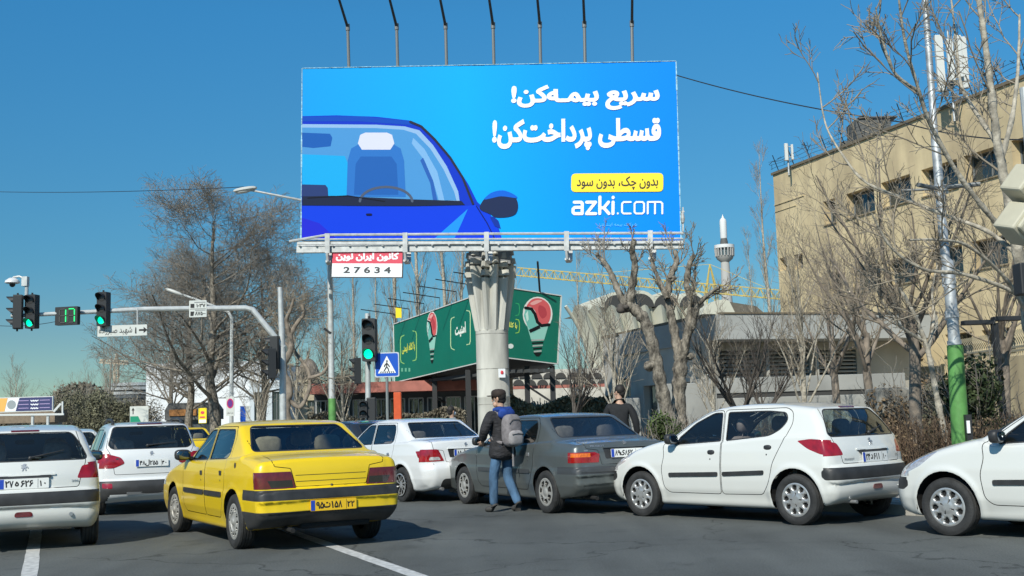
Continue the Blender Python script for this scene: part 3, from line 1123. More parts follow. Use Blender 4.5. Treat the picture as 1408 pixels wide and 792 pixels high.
def wiper(sh, root, y0, z0, y1, z1):
    a = sh.rear(np.array([y0, (y0 + y1) / 2, y1]), np.array([z0, (z0 + z1) / 2, z1]))
    mb = MB(); mb.tube([Vector(p) + Vector((-.022, 0, .004)) for p in a], [.014, .009, .005], 6)
    mb.sphere(Vector(a[0]) + Vector((-.01, 0, 0)), .026, 10)
    return mb.build('wiper', TRIM, root, True)

def hatch_rear(sh, root, objs, paint):
    mb = MB(); sh.pad(mb, 'rear', rrect(-.285, .818, .285, .850, .014), .022); mb.build('number_plate_brow', TRIM, root, True)
    lb = MB(); sh.pad(lb, 'rear', rrect(-.33, .848, .33, .868, .01), .018); lb.build('brow_lip', paint, root, True)
    lion_badge(sh, root, 0, .945, .085)
    text_on_rear(sh, root, 'PEUGEOT', .56, .39, .742, .765, CHROME, bold=.03)
    text_on_rear(sh, root, '206', -.50, -.58, .762, .785, CHROME, bold=.03)
    mb = MB(); sh.pad(mb, 'top' if False else 'rear', rrect(-.15, 1.345, .15, 1.360, .006), .008); mb.build('high_brake_light', LAMP_D, root, True)
    wiper(sh, root, -.06, 1.045, -.42, 1.12)
    mb = MB(); sh.pad(mb, 'rear', round_poly([(-.10, .395), (.10, .395), (.085, .45), (-.085, .45)], .03), .006); mb.build('fog_lamp', LAMP_D, root, True)
    q = Vector(sh.rear(np.array([-.50]), np.array([.40]))[0])
    mb = MB(); mb.cyl(q + Vector((.03, .0, 0)), q + Vector((-.012, 0, 0)), .022, 12); mb.build('tow_eye_cap', CHROME, root, True)
    mb = MB(); mb.cyl((-1.5, .44, .27), (-1.80, .44, .265), .021, 12); mb.build('exhaust_pipe', CHROME, root, True)

HATCH = dict(kind='hatch', W=1.652, axle=1.221, wr=.298, arch=.352, rim=.19, cf=.24, cr=.10, g0=.055, gs=.40, gr=.02,
    tf=.10, tr=.045, shelf=1.0, track=.10, flare=.014,
    profile=[(-1.56, .245), (-1.0, .205), (1.66, .205), None, (1.80, .21), (1.94, .26), (1.99, .38), (1.99, .52), None, (1.975, .58), (1.90, .70), (1.72, .80), (1.45, .895), (1.15, .965), (.95, 1.0), None,
             (.93, 1.0), (.55, 1.19), (.22, 1.345), None, (.20, 1.352), (0.0, 1.40), (-.4, 1.43), (-.85, 1.425), (-1.2, 1.395), (-1.42, 1.365), None,
             (-1.45, 1.355), (-1.58, 1.20), (-1.70, 1.02), None, (-1.705, 1.01), (-1.76, .86), (-1.775, .71), None, (-1.81, .695), (-1.835, .62), (-1.83, .52), (-1.79, .50), None, (-1.80, .48), (-1.80, .40), (-1.76, .32), (-1.68, .27)],
    belt=[(1.1, 1.2), (.95, 1.02), (.7, .925), (.5, .925), (-.2, .965), (-.9, 1.02), (-1.3, 1.03), (-2, 1.02)],
    tuck=[(.15, .075), (.25, .055), (.38, .012), (.5, .0), (.68, -.004), (.85, .010), (1.0, .035), (1.2, .05)],
    doors=[('f', round_poly([(.78, .80), (.83, .62), (.80, .40), (.72, .33), (-.13, .33), (-.15, .96), (-.095, 1.355), (.10, 1.35), (.38, 1.225), (.66, 1.03), (.80, .93)], .05)),
           ('r', round_poly([(-.145, .33), (-.76, .34), (-.86, .48), (-.93, .72), (-1.08, .98), (-1.17, 1.18), (-1.15, 1.315), (-1.05, 1.365), (-.11, 1.36), (-.165, .96)], .05))],
    windows=[('wf', round_poly([(.60, .945), (-.115, .985), (-.065, 1.318), (.06, 1.318), (.34, 1.195), (.57, 1.02)], [.02, .01, .02, .05, .05, .02]), 'f'),
             ('wr', round_poly([(-.215, .99), (-.86, 1.045), (-1.01, 1.12), (-1.085, 1.22), (-1.05, 1.30), (-.80, 1.325), (-.175, 1.322)], [.02, .06, .06, .06, .05, .08, .02]), 'r')],
    glass=[('rear_window', 'rear', round_poly([(-.50, 1.325), (.50, 1.325), (.60, 1.18), (.675, 1.02), (-.675, 1.02), (-.60, 1.18)], [.06, .06, .02, .05, .05, .02]), GLASS_D),
           ('windscreen', 'front', round_poly([(-.55, 1.33), (.55, 1.33), (.70, 1.02), (-.70, 1.02)], .05), GLASS)],
    lids=[('tailgate', [('rear', round_poly([(-.58, .705), (.58, .705), (.60, .80), (.66, 1.0), (.52, 1.45), (-.52, 1.45), (-.66, 1.0), (-.60, .80)], .03))]),
          ('bonnet', [('top', round_poly([(.98, .68), (.98, -.68), (1.75, -.55), (1.75, .55)], .05))])],
    zones=[dict(name='bumper_strip', mat=TRIM, views=[('side', round_poly([(-1.595, .56), (-1.64, .525), (-2.1, .525), (-2.1, .665), (-1.66, .665), (-1.595, .625)], .02)), ('rear', [(-1, .525), (1, .525), (1, .665), (-1, .665)])]),
           dict(name='tail_light', mat=LAMP_R, views=[('sideL', round_poly([(-1.27, .975), (-1.42, .88), (-1.60, .815), (-2.0, .79), (-2.0, .955), (-1.45, .995)], [.03, .05, .03, 0, 0, .04])), ('rear', round_poly([(.56, .80), (1, .79), (1, .985), (.615, .945)], [.03, 0, 0, .03]))]),
           dict(name='tail_light', mat=LAMP_R, views=[('sideR', round_poly([(-1.27, .975), (-1.42, .88), (-1.60, .815), (-2.0, .79), (-2.0, .955), (-1.45, .995)], [.03, .05, .03, 0, 0, .04])), ('rear', round_poly([(-.56, .80), (-1, .79), (-1, .985), (-.615, .945)], [.03, 0, 0, .03]))]),
           dict(name='bumper_corner', mat=TRIM, views=[('side', round_poly([(1.66, .50), (1.72, .46), (2.2, .46), (2.2, .60), (1.72, .585), (1.66, .56)], .02)), ('front', [(-1, .47), (1, .47), (1, .59), (-1, .59)])]),
           dict(name='headlight', mat=LAMP_W, views=[('side', round_poly([(1.30, .86), (1.50, .71), (1.68, .63), (2.2, .61), (2.2, .69), (1.60, .83)], .03)), ('front', [(.35, .60), (1, .60), (1, .76), (.45, .70)])])],
    strips=[(.70, -.10, .555, .575, .052, 'f'), (-.175, -.80, .578, .605, .050, 'r')],
    handles=[(-.0, .842, 'f', TRIM), (-.86, .90, 'r', TRIM)], mirror=(.60, .955), plate=(0, .765), rear_parts=hatch_rear)

def sedan_rear(kind):
    def fn(sh, root, objs, paint):
        if kind == 'taxi':
            for z in (.80, .735): 
                mb = MB(); sh.ribbon(mb, 'rear', [(.40, z), (-.40, z)], .006, .0015); mb.build('crease_line', SEAM, root)
            q = Vector(sh.rear(np.array([0.]), np.array([.68]))[0])
            mb = MB(); mb.sphere(q, .016, 10); mb.build('boot_lock', TRIM, root, True)
            mb = MB(); mb.sphere(Vector(sh.side(np.array([-1.40]), np.array([.90]), 1)[0]), 1, 14, (.034, .006, .042)); mb.build('fuel_flap', TRIM, root, True)
            mb = MB(); mb.cyl((-1.9, .44, .235), (-2.20, .44, .225), .026, 10); mb.build('exhaust_pipe', DARK, root)
            # spare wheel tray and axle beam glimpsed underneath
            mb = MB(); mb.box((-1.85, -.1, .26), (.4, .8, .08)); mb.build('spare_wheel_tray', DARK, root, bevel=.03)
        else:
            mb = MB(); sh.pad(mb, 'rear', round_poly([(-.33, .755), (.33, .755), (.37, .905), (-.37, .905)], .02), .004); mb.build('number_plate_recess', TRIM if kind == 'grey' else SEAM, root, True)
            mb = MB(); sh.pad(mb, 'rear', rrect(-.37, .897, .37, .915, .006), .022); mb.build('number_plate_brow', paint, root, True)
            lion_badge(sh, root, 0, .965, .07)
            if kind == 'grey':
                text_on_rear(sh, root, 'PEUGEOT', .56, .34, .915, .94, CHROME, bold=.03)
                mb = MB(); sh.ribbon(mb, 'rear', [(.74, .58), (-.74, .58)], .010, .004); mb.build('bumper_trim', TRIM, root)
                for s in (1, -1):
                    mb = MB(); sh.pad(mb, 'rear', round_poly([(s * .60, .86), (s * .655, .86), (s * .645, .985), (s * .625, .985)], .01) if s < 0 else round_poly([(.60, .86), (.655, .86), (.645, .985), (.625, .985)], .01), .010)
                    mb.build('chrome_corner', CHROME, root, True)
            mb = MB(); mb.cyl((-1.9, .5, .24), (-2.19, .5, .23), .028, 10); mb.build('exhaust_pipe', CHROME if kind != 'grey' else DARK, root)
    return fn

def SEDAN(kind):
    low = (TRIM if kind == 'taxi' else None)
    z = []
    if kind == 'taxi':
        z = [dict(name='bumper_strip', mat=TRIM, views=[('side', [(-1.70, .545), (-2.5, .545), (-2.5, .655), (-1.70, .655)]), ('rear', [(-1, .545), (1, .545), (1, .655), (-1, .655)])]),
             dict(name='lower_bumper', mat=TRIM, views=[('side', [(-1.72, .10), (-2.5, .10), (-2.5, .425), (-1.66, .425)]), ('rear', [(-1, .10), (1, .10), (1, .425), (-1, .425)])]),
             dict(name='sill', mat=M('taxi yellow sill', (.78, .50, .0), .4, coat=.5), views=[('side', [(-.99, .15), (-.99, .215), (.99, .215), (.99, .15)])])]
        lens, lz0, lz1, yi = LAMP_D, .668, .842, .43
    elif kind == 'grey':
        z = [dict(name='bumper_strip', mat=M('grey bumper strip', (.055, .06, .064), .45), views=[('side', [(-1.70, .555), (-2.5, .555), (-2.5, .655), (-1.70, .655)]), ('rear', [(-1, .555), (1, .555), (1, .655), (-1, .655)])])]
        lens, lz0, lz1, yi = LAMP_R, .71, .85, .42
    else:
        z = [dict(name='lower_bumper', mat=TRIM, views=[('rear', round_poly([(-.56, .10), (.56, .10), (.50, .40), (-.50, .40)], .06))])]
        lens, lz0, lz1, yi = LAMP_R, .70, .90, .46
    for s, sv in ((1, 'sideL'), (-1, 'sideR')):
        if kind == 'samand':
            rp = round_poly([(s * .44, .70), (s * 1.0, .68), (s * 1.0, .90), (s * .54, .90)], [.02, 0, 0, .04])
            sp_ = round_poly([(-1.80, .87), (-1.90, .76), (-2.6, .70), (-2.6, .90)], .02)
        elif kind == 'grey':
            rp = [(s * .45, lz0), (s * 1.0, lz0), (s * 1.0, lz1), (s * .50, lz1), (s * .43, lz1 - .03)]; sp_ = [(-1.98, lz0), (-2.6, lz0), (-2.6, lz1), (-1.98, lz1)]
        else:
            rp = [(s * .40, lz0), (s * 1.0, lz0), (s * 1.0, lz1), (s * .45, lz1)]; sp_ = [(-2.05, lz0), (-2.6, lz0), (-2.6, lz1), (-2.03, lz1)]
        z.append(dict(name='tail_light', mat=lens, inset=-.004, views=[(sv, sp_), ('rear', rp)]))
        if kind == 'taxi':
            z.append(dict(name='dark_lens', mat=M('black lamp lens', (.02, .01, .01), .15, coat=1), inset=-.005, views=[('rear', [(s * .43, lz0 + .012), (s * .66, lz0 + .012), (s * .70, lz0 + .085), (s * .44, lz0 + .085)])]))
        if kind == 'grey':
            z.append(dict(name='amber_lens', mat=LAMP_O, inset=-.005, views=[(sv, [(-2.05, .785), (-2.6, .785), (-2.6, .838), (-2.05, .838)]), ('rear', [(s * .57, .785), (s * 1.0, .785), (s * 1.0, .838), (s * .57, .838)])]))
        if kind == 'samand':
            z.append(dict(name='clear_lens', mat=LAMP_W, inset=-.005, views=[('rear', round_poly([(s * .50, .715), (s * .70, .715), (s * .68, .77), (s * .53, .77)], .02))]))
    z.append(dict(name='headlight', mat=LAMP_W, views=[('side', [(1.80, .60), (2.6, .60), (2.6, .76), (1.80, .74)]), ('front', [(.42, .60), (1, .60), (1, .76), (.42, .76)])]))
    z.append(dict(name='headlight', mat=LAMP_W, views=[('front', [(-.42, .60), (-1, .60), (-1, .76), (-.42, .76)])]))
    if kind == 'samand':
        prof = [(-1.9, .21), (1.9, .21), None, (2.0, .21), (2.12, .30), (2.19, .45), (2.18, .60), (2.08, .74), None, (2.05, .76), (1.6, .89), (1.1, .98), (.90, 1.0), None,
                (.88, 1.005), (.5, 1.21), (.22, 1.355), None, (.2, 1.362), (0, 1.41), (-.4, 1.445), (-.8, 1.43), (-1.0, 1.395), None, (-1.03, 1.385), (-1.35, 1.22), (-1.62, 1.085), None,
                (-1.66, 1.075), (-1.9, 1.065), (-2.10, 1.04), None, (-2.13, 1.02), (-2.16, .90), (-2.17, .68), None, (-2.20, .66), (-2.245, .58), (-2.24, .42), (-2.17, .28), (-2.05, .23)]
    else:
        prof = [(-1.87, .26), (-1.2, .22), (1.9, .22), None, (2.0, .22), (2.12, .26), (2.18, .36), (2.18, .54), None, (2.15, .58), (2.10, .70), (2.04, .745), None, (2.0, .755), (1.6, .84), (1.1, .925), (.88, .95), None,
                (.86, .955), (.50, 1.15), (.20, 1.32), None, (.17, 1.335), (-.05, 1.375), (-.4, 1.40), (-.75, 1.392), (-.97, 1.362), None, (-1.0, 1.35), (-1.3, 1.19), (-1.62, 1.03), None,
                (-1.66, 1.02), (-1.9, 1.005), (-2.12, .975), None, (-2.15, .95), (-2.175, .85), (-2.185, .67), None, (-2.225, .655), (-2.235, .55), (-2.215, .53), (-2.215, .43), None, (-2.20, .42), (-2.16, .36), (-2.05, .29), (-1.95, .265)]
    cs = kind == 'samand'
    dz = .03 if cs else 0.0
    d = dict(kind='sedan', W=1.72 if cs else 1.694, axle=1.335, wr=.30, arch=.345, rim=.19, cf=.16, cr=.13 if cs else .085, g0=.05 if cs else .06, gs=.36, gr=.05,
        tf=.06, tr=.07 if cs else .05, shelf=1.05, track=.105, flare=.014 if cs else .004, profile=prof,
        belt=[(1.1, 1.2), (.9, 1.0), (.6, .925 + dz), (-.2, .95 + dz), (-1.0, .975 + dz), (-1.5, 1.0 + dz), (-1.8, 1.2)],
        tuck=[(.15, .07), (.26, .05), (.40, .012), (.53, .0), (.60, .0), (.63, .006), (.80, .004), (.86, .010), (.95, .028), (1.2, .05)] if not cs else
             [(.15, .07), (.26, .05), (.40, .01), (.6, .0), (.8, .01), (.95, .04), (1.2, .06)],
        doors=[('f', round_poly([(.80, .90), (.82, .60), (.78, .38), (.70, .31), (-.20, .31), (-.20, .95), (-.155, 1.335 + dz), (.12, 1.33 + dz), (.45, 1.14 + dz), (.72, .98 + dz)], .04)),
               ('r', round_poly([(-.21, .31), (-.80, .31), (-.93, .46), (-1.01, .66), (-1.05, .95), (-1.02, 1.22), (-.92, 1.335 + dz), (-.165, 1.338 + dz), (-.21, .95)], .04))],
        windows=[('wf', round_poly([(.62, .945 + dz), (-.165, .965 + dz), (-.125, 1.298 + dz), (.10, 1.295 + dz), (.40, 1.12 + dz)], [.02, .01, .02, .05, .03]), 'f'),
                 ('wr', round_poly([(-.245, .968 + dz), (-.93, .985 + dz), (-.985, 1.03 + dz), (-.955, 1.20 + dz), (-.89, 1.295 + dz), (-.20, 1.30 + dz)], [.02, .03, .03, .05, .05, .02]), 'r')],
        glass=[('rear_window', 'rear', round_poly([(-.525, 1.325 + dz), (.525, 1.325 + dz), (.655, 1.06 + dz * 1.5), (-.655, 1.06 + dz * 1.5)], .045), glass_mat('taxi rear glass', tint=(.80, .85, .82), film=.03) if kind == 'taxi' else GLASS_D),
               ('windscreen', 'front', round_poly([(-.55, 1.31 + dz), (.55, 1.31 + dz), (.68, .99 + dz), (-.68, .99 + dz)], .05), GLASS)],
        lids=[('boot_lid', [('rear', round_poly([(-.40, .68), (.40, .68), (.45, .875), (.62, .90), (.66, 1.3), (-.66, 1.3), (-.62, .90), (-.45, .875)], .015)),
                            ('top', round_poly([(-1.68, .60), (-1.68, -.60), (-2.6, -.67), (-2.6, .67)], .02))]),
              ('bonnet', [('top', round_poly([(.92, .68), (.92, -.68), (1.95, -.62), (1.95, .62)], .04))])],
        zones=z,
        strips=[(.74, -.17, .575, .575, .055, 'f'), (-.225, -.93, .575, .575, .055, 'r')] if kind != 'samand' else [],
        stripmat=TRIM if kind == 'taxi' else M('grey bumper strip', (.055, .06, .064), .45),
        handles=[(-.06, .80, 'f', TRIM if kind == 'taxi' else CHROME), (-.88, .815, 'r', TRIM if kind == 'taxi' else CHROME)], handle='box' if not cs else 'oval', lock=not cs,
        mirror=(.62, .95 + dz), plate=(0.0, .475) if kind == 'taxi' else (0, .825), rear_parts=sedan_rear(kind))
    if not cs: d.update(kg=.062, k0=.045, k1=.045, cr=.06, tr=.03, tf=.04, cf=.13)
    return d

def wagon_rear(sh, root, objs, paint):
    mb = MB(); sh.pad(mb, 'rear', rrect(-.56, .90, .56, .925, .01), .012); mb.build('chrome_bar', TRIM, root, True)
    lion_badge(sh, root, 0, .99, .075)
    wiper(sh, root, .06, 1.12, -.42, 1.16)
    mb = MB(); sh.pad(mb, 'rear', rrect(-.20, 1.462, .20, 1.482, .008), .02); mb.build('high_brake_light', LAMP_D, root, True)
    mb = MB(); sh.pad(mb, 'rear', rrect(-.40, .335, .40, .375, .01), .012)
    mb.build('skid_plate', CHROME, root, True)
    for s in (1, -1):
        mb = MB(); q = sh.top(np.array([.1, -.3, -.9, -1.25]), np.array([s * .56] * 4))
        pts = [Vector(p) for p in q]
        mb.tube([pts[0], pts[0].lerp(pts[1], .3) + Vector((0, 0, .06)), pts[1] + Vector((0, 0, .07)), pts[2] + Vector((0, 0, .07)), pts[3] + Vector((.05, 0, .05)), pts[3]], [.024, .02, .02, .02, .024, .03], 8)
        mb.build('roof_rail', TRIM, root, True)

WAGON = dict(kind='hatch', W=1.74, axle=1.30, wr=.315, arch=.365, rim=.20, cf=.22, cr=.13, g0=.06, gs=.36, gr=.05, tf=.08, tr=.07, shelf=1.1, track=.10, flare=.012,
    profile=[(-1.6, .22), (1.75, .22), None, (1.85, .22), (2.0, .32), (2.04, .5), (2.02, .66), (1.9, .80), (1.6, .92), (1.2, 1.0), (.95, 1.04), None,
             (.93, 1.045), (.5, 1.29), (.2, 1.44), None, (.18, 1.448), (-.1, 1.50), (-.6, 1.52), (-1.1, 1.505), (-1.50, 1.475), None,
             (-1.55, 1.455), (-1.66, 1.30), (-1.77, 1.06), None, (-1.78, 1.04), (-1.83, .90), (-1.84, .60), None, (-1.88, .57), (-1.91, .45), (-1.87, .32), (-1.75, .23)],
    belt=[(1.1, 1.25), (.95, 1.06), (.6, .98), (-.2, 1.0), (-1.0, 1.03), (-1.6, 1.06), (-2, 1.06)],
    tuck=[(.15, .07), (.3, .04), (.42, .01), (.6, 0), (.8, .005), (.95, .03), (1.2, .06)],
    doors=[('f', round_poly([(.80, .93), (.82, .60), (.72, .36), (-.15, .36), (-.16, 1.0), (-.11, 1.43), (.08, 1.425), (.5, 1.22), (.75, 1.03)], .04)),
           ('r', round_poly([(-.165, .36), (-.82, .36), (-.95, .62), (-1.1, .98), (-1.08, 1.30), (-.98, 1.43), (-.12, 1.435), (-.175, 1.0)], .04))],
    windows=[('wf', round_poly([(.66, 1.005), (-.13, 1.02), (-.09, 1.39), (.07, 1.39), (.45, 1.20)], .03), 'f'),
             ('wr', round_poly([(-.20, 1.02), (-1.02, 1.04), (-1.0, 1.30), (-.92, 1.39), (-.16, 1.395)], .03), 'r'),
             ('wq', round_poly([(-1.10, 1.06), (-1.45, 1.10), (-1.36, 1.30), (-1.10, 1.37)], .04), None)],
    glass=[('rear_window', 'rear', round_poly([(-.58, 1.43), (.58, 1.43), (.67, 1.13), (.60, 1.075), (-.60, 1.075), (-.67, 1.13)], .05), GLASS_D),
           ('windscreen', 'front', round_poly([(-.6, 1.43), (.6, 1.43), (.72, 1.07), (-.72, 1.07)], .05), GLASS)],
    lids=[('tailgate', [('rear', round_poly([(-.58, .66), (.58, .66), (.62, .95), (.70, 1.1), (.60, 1.6), (-.60, 1.6), (-.70, 1.1), (-.62, .95)], .03))])],
    zones=[dict(name='bumper_strip', mat=TRIM, views=[('side', [(-1.60, .20), (-2.3, .1), (-2.3, .56), (-1.65, .56)]), ('rear', [(-1, .34), (1, .34), (1, .56), (-1, .56)])])] +
          [dict(name='tail_light', mat=LAMP_R, inset=-.006, views=[(sv, round_poly([(-1.50, 1.0), (-1.62, .86), (-2.2, .80), (-2.2, 1.0)], .03)), ('rear', round_poly([(s * .42, .84), (s * .60, .765), (s * 1, .77), (s * 1, .985), (s * .64, .985), (s * .48, .935)], .04))]) for s, sv in ((1, 'sideL'), (-1, 'sideR'))] +
          [dict(name='fog_lamp', mat=LAMP_R, inset=-.004, views=[('rear', round_poly([(s * .62, .44), (s * .77, .45), (s * .77, .53), (s * .62, .52)], .02))]) for s in (1, -1)],
    strips=[], handles=[(-.04, .86, 'f', TRIM), (-.92, .88, 'r', TRIM)], mirror=(.64, 1.0), plate=(0, .835), rear_parts=wagon_rear, inmirror=(.3, 0, 1.32))

WHITE = M('white car paint', (.70, .71, .68), .28, coat=.8, var=.015, scale=3, back=(.09, .09, .09), dirt=.55, dirtcol=(.40, .36, .28))
WHITE_C = M('clean white car paint', (.73, .74, .73), .25, coat=1.0, back=(.09, .09, .09), dirt=.2, dirtcol=(.4, .38, .32))
TAXI_P = M('taxi yellow paint', (.87, .60, .006), .30, coat=.8, var=.05, scale=1.6, bump=.03, bscale=7, back=(.09, .09, .085), dirt=.40, dirtcol=(.38, .28, .10))
GREY_P = M('dark grey metallic paint', (.135, .155, .155), .36, .45, coat=.7, var=.06, scale=3, back=(.02, .02, .02), dirt=.5, dirtcol=(.20, .18, .14))
BLACKP = M('black car paint', (.025, .027, .03), .25, coat=1.0, back=(.02, .02, .02))
# ------------------------------------------------------------------ trees
def tubes_np(Pt, Rr, sides):
    """Pt (B, S, 3), Rr (B, S) -> verts, quads"""
    B, S, _ = Pt.shape
    T = np.gradient(Pt, axis=1); T /= np.maximum(np.linalg.norm(T, axis=2, keepdims=True), 1e-9)
    ref = np.where(np.abs(T[:, :1, 2:3]) < .9, np.array([[[0, 0, 1.0]]]), np.array([[[1.0, 0, 0]]]))
    U = np.cross(T, np.broadcast_to(ref, T.shape)); U /= np.maximum(np.linalg.norm(U, axis=2, keepdims=True), 1e-9)
    W = np.cross(T, U)
    an = 2 * np.pi * np.arange(sides) / sides
    V = Pt[:, :, None, :] + (U[:, :, None, :] * np.cos(an)[None, None, :, None] + W[:, :, None, :] * np.sin(an)[None, None, :, None]) * Rr[:, :, None, None]
    idx = np.arange(B * S * sides).reshape(B, S, sides)
    a = idx[:, :-1]; b = idx[:, 1:]
    Q = np.stack([a, np.roll(a, -1, 2), np.roll(b, -1, 2), b], -1).reshape(-1, 4)
    return V.reshape(-1, 3), Q

def mesh_np(name, chunks, mat):
    V = []; Q = []; n = 0
    for v, q in chunks:
        V.append(v); Q.append(q + n); n += len(v)
    V = np.concatenate(V).astype(np.float32); Q = np.concatenate(Q).astype(np.int32)
    me = bpy.data.meshes.new(name)
    k = Q.shape[1]
    me.vertices.add(len(V)); me.vertices.foreach_set('co', V.ravel())
    me.loops.add(Q.size); me.loops.foreach_set('vertex_index', Q.ravel())
    me.polygons.add(len(Q)); me.polygons.foreach_set('loop_start', np.arange(0, Q.size, k, dtype=np.int32))
    me.polygons.foreach_set('loop_total', np.full(len(Q), k, dtype=np.int32))
    me.materials.append(mat)
    me.update(calc_edges=True)
    me.shade_smooth()
    return me

def grow(rng, Pp, Rp, n, L, ang, up=0.1, jit=0.15, S=4, rr=0.5, t0=0.2, t1=1.0, taper=0.3, fall=0.5, rmin=0.004, droop=0.0):
    B, Sp, _ = Pp.shape
    t = t0 + (t1 - t0) * (np.arange(n)[None, :] + rng.random((B, n))) / n
    f = t * (Sp - 1); i = np.minimum(f.astype(int), Sp - 2); a = (f - i)[..., None]
    bi = np.arange(B)[:, None]
    p0 = Pp[bi, i] * (1 - a) + Pp[bi, i + 1] * a
    tan = Pp[bi, i + 1] - Pp[bi, i]; tan /= np.maximum(np.linalg.norm(tan, axis=2, keepdims=True), 1e-9)
    r0 = (Rp[bi, i] * (1 - a[..., 0]) + Rp[bi, i + 1] * a[..., 0]) * rr
    rnd = rng.normal(size=(B, n, 3)); perp = rnd - tan * (rnd * tan).sum(2, keepdims=True); perp /= np.maximum(np.linalg.norm(perp, axis=2, keepdims=True), 1e-9)
    an = np.radians(ang) * (0.7 + 0.6 * rng.random((B, n, 1)))
    d = tan * np.cos(an) + perp * np.sin(an)
    d[..., 2] += up
    ln = L * (1 - fall * (t - t0) / max(t1 - t0, 1e-6)) * (0.65 + 0.6 * rng.random((B, n)))
    d = d.reshape(-1, 3); p = p0.reshape(-1, 3); ln = ln.reshape(-1); r0 = np.maximum(r0.reshape(-1), rmin)
    pts = [p]
    for s in range(S):
        d = d / np.linalg.norm(d, axis=1, keepdims=True)
        p = p + d * (ln / S)[:, None]
        pts.append(p)
        d = d + rng.normal(size=d.shape) * jit
        d[:, 2] += up * 0.6 - droop
    Pc = np.stack(pts, 1)
    Rc = r0[:, None] * np.linspace(1, taper, S + 1)[None, :]
    Rc = np.maximum(Rc, rmin * .8)
    return Pc, Rc

BARK = M('grey brown bark', (.23, .19, .15), .9, var=.35, scale=6, bump=.5, bscale=18)
BARK_PL = M('mottled plane bark', (.20, .175, .14), .95, var=.8, scale=13, bump=2.0, bscale=38, detail=7, stretch=(1, 1, .45))
BARK_PALE = M('pale birch bark', (.37, .335, .27), .9, var=.45, scale=9, bump=1.0, bscale=22)
BARK_DARK = M('dark wet bark', (.085, .073, .062), .9, var=.3, scale=8)
TWIG = M('brown twigs', (.25, .225, .19), .9, var=.25, scale=2)
TWIG_PALE = M('pale twigs', (.27, .23, .175), .9, var=.3, scale=2)
TWIG_RED = M('tan twigs', (.27, .225, .17), .9, var=.3, scale=2)

TREE_CACHE = {}
def tree_meshes(key, seed, trunk, tr, levels, bark, twig, tmp=0, solid=1):
    """trunk: polyline; levels: grow() arguments; the first `solid` levels go with the trunk mesh"""
    if key in TREE_CACHE: return TREE_CACHE[key]
    rng = np.random.default_rng(seed)
    tp = np.array(catmull([(*p, r) for p, r in zip(trunk, tr)], 4))
    Pp = tp[None, :, :3]; Rp = tp[None, :, 3]
    chunks_t = [tubes_np(Pp, Rp, 12)]; chunks_c = []
    for li, lv in enumerate(levels):
        Pp, Rp = grow(rng, Pp, Rp, **lv)
        sides = 8 if li == 0 else 5 if li == 1 else 3
        (chunks_t if li < solid else chunks_c).append(tubes_np(Pp, Rp, sides))
    TREE_CACHE[key] = (mesh_np('trunk', chunks_t, bark), mesh_np('crown', chunks_c, twig))
    return TREE_CACHE[key]

def put_tree(key, loc, rz, scale, label, name='bare_tree', group=None, cat='tree'):
    tm, cm = TREE_CACHE[key]
    r = empty(name, loc, rz, label, cat, group)
    r.scale = (scale,) * 3 if not hasattr(scale, '__len__') else scale
    link(bpy.data.objects.new('trunk', tm), r)
    link(bpy.data.objects.new('crown', cm), r)
    return r

def leaf_mesh(name, seed, n, size, rad, mat, squash=1.0, lump=6, aspect=.5, shell=.5):
    """leaf-sized faces through an uneven clumped volume of half-sizes rad"""
    rng = np.random.default_rng(seed)
    cen = rng.normal(size=(lump, 3)); cen /= np.linalg.norm(cen, axis=1, keepdims=True); cen *= rng.random((lump, 1)) ** .4 * .62
    cr = .34 + .26 * rng.random(lump)
    w = rng.integers(0, lump, n)
    d = rng.normal(size=(n, 3)); d /= np.linalg.norm(d, axis=1, keepdims=True)
    p = cen[w] + d * (cr[w] * (shell + (1 - shell) * rng.random(n)))[:, None]
    p *= np.array(rad)[None, :]
    nrm = d + rng.normal(size=(n, 3)) * .7; nrm /= np.linalg.norm(nrm, axis=1, keepdims=True)
    u = np.cross(nrm, rng.normal(size=(n, 3))); u /= np.linalg.norm(u, axis=1, keepdims=True)
    v = np.cross(nrm, u)
    s = size * (.6 + .8 * rng.random((n, 1)))
    a = p - u * s; b = p + v * s * aspect; c = p + u * s; e = p - v * s * aspect
    V = np.stack([a, b, c, e], 1).reshape(-1, 3)
    Q = np.arange(4 * n).reshape(-1, 4)
    me = mesh_np(name, [(V, Q)], mat); me.shade_flat()
    return me

LEAF = M('dark green leaves', (.045, .065, .022), .75, var=.6, scale=2.5)
LEAF_B = M('fresh green leaves', (.075, .11, .03), .75, var=.5, scale=3)
LEAF_D = M('dry brown leaves', (.20, .14, .08), .85, var=.5, scale=3)
LEAF_O = M('dusty olive leaves', (.145, .14, .085), .85, var=.5, scale=1.5)

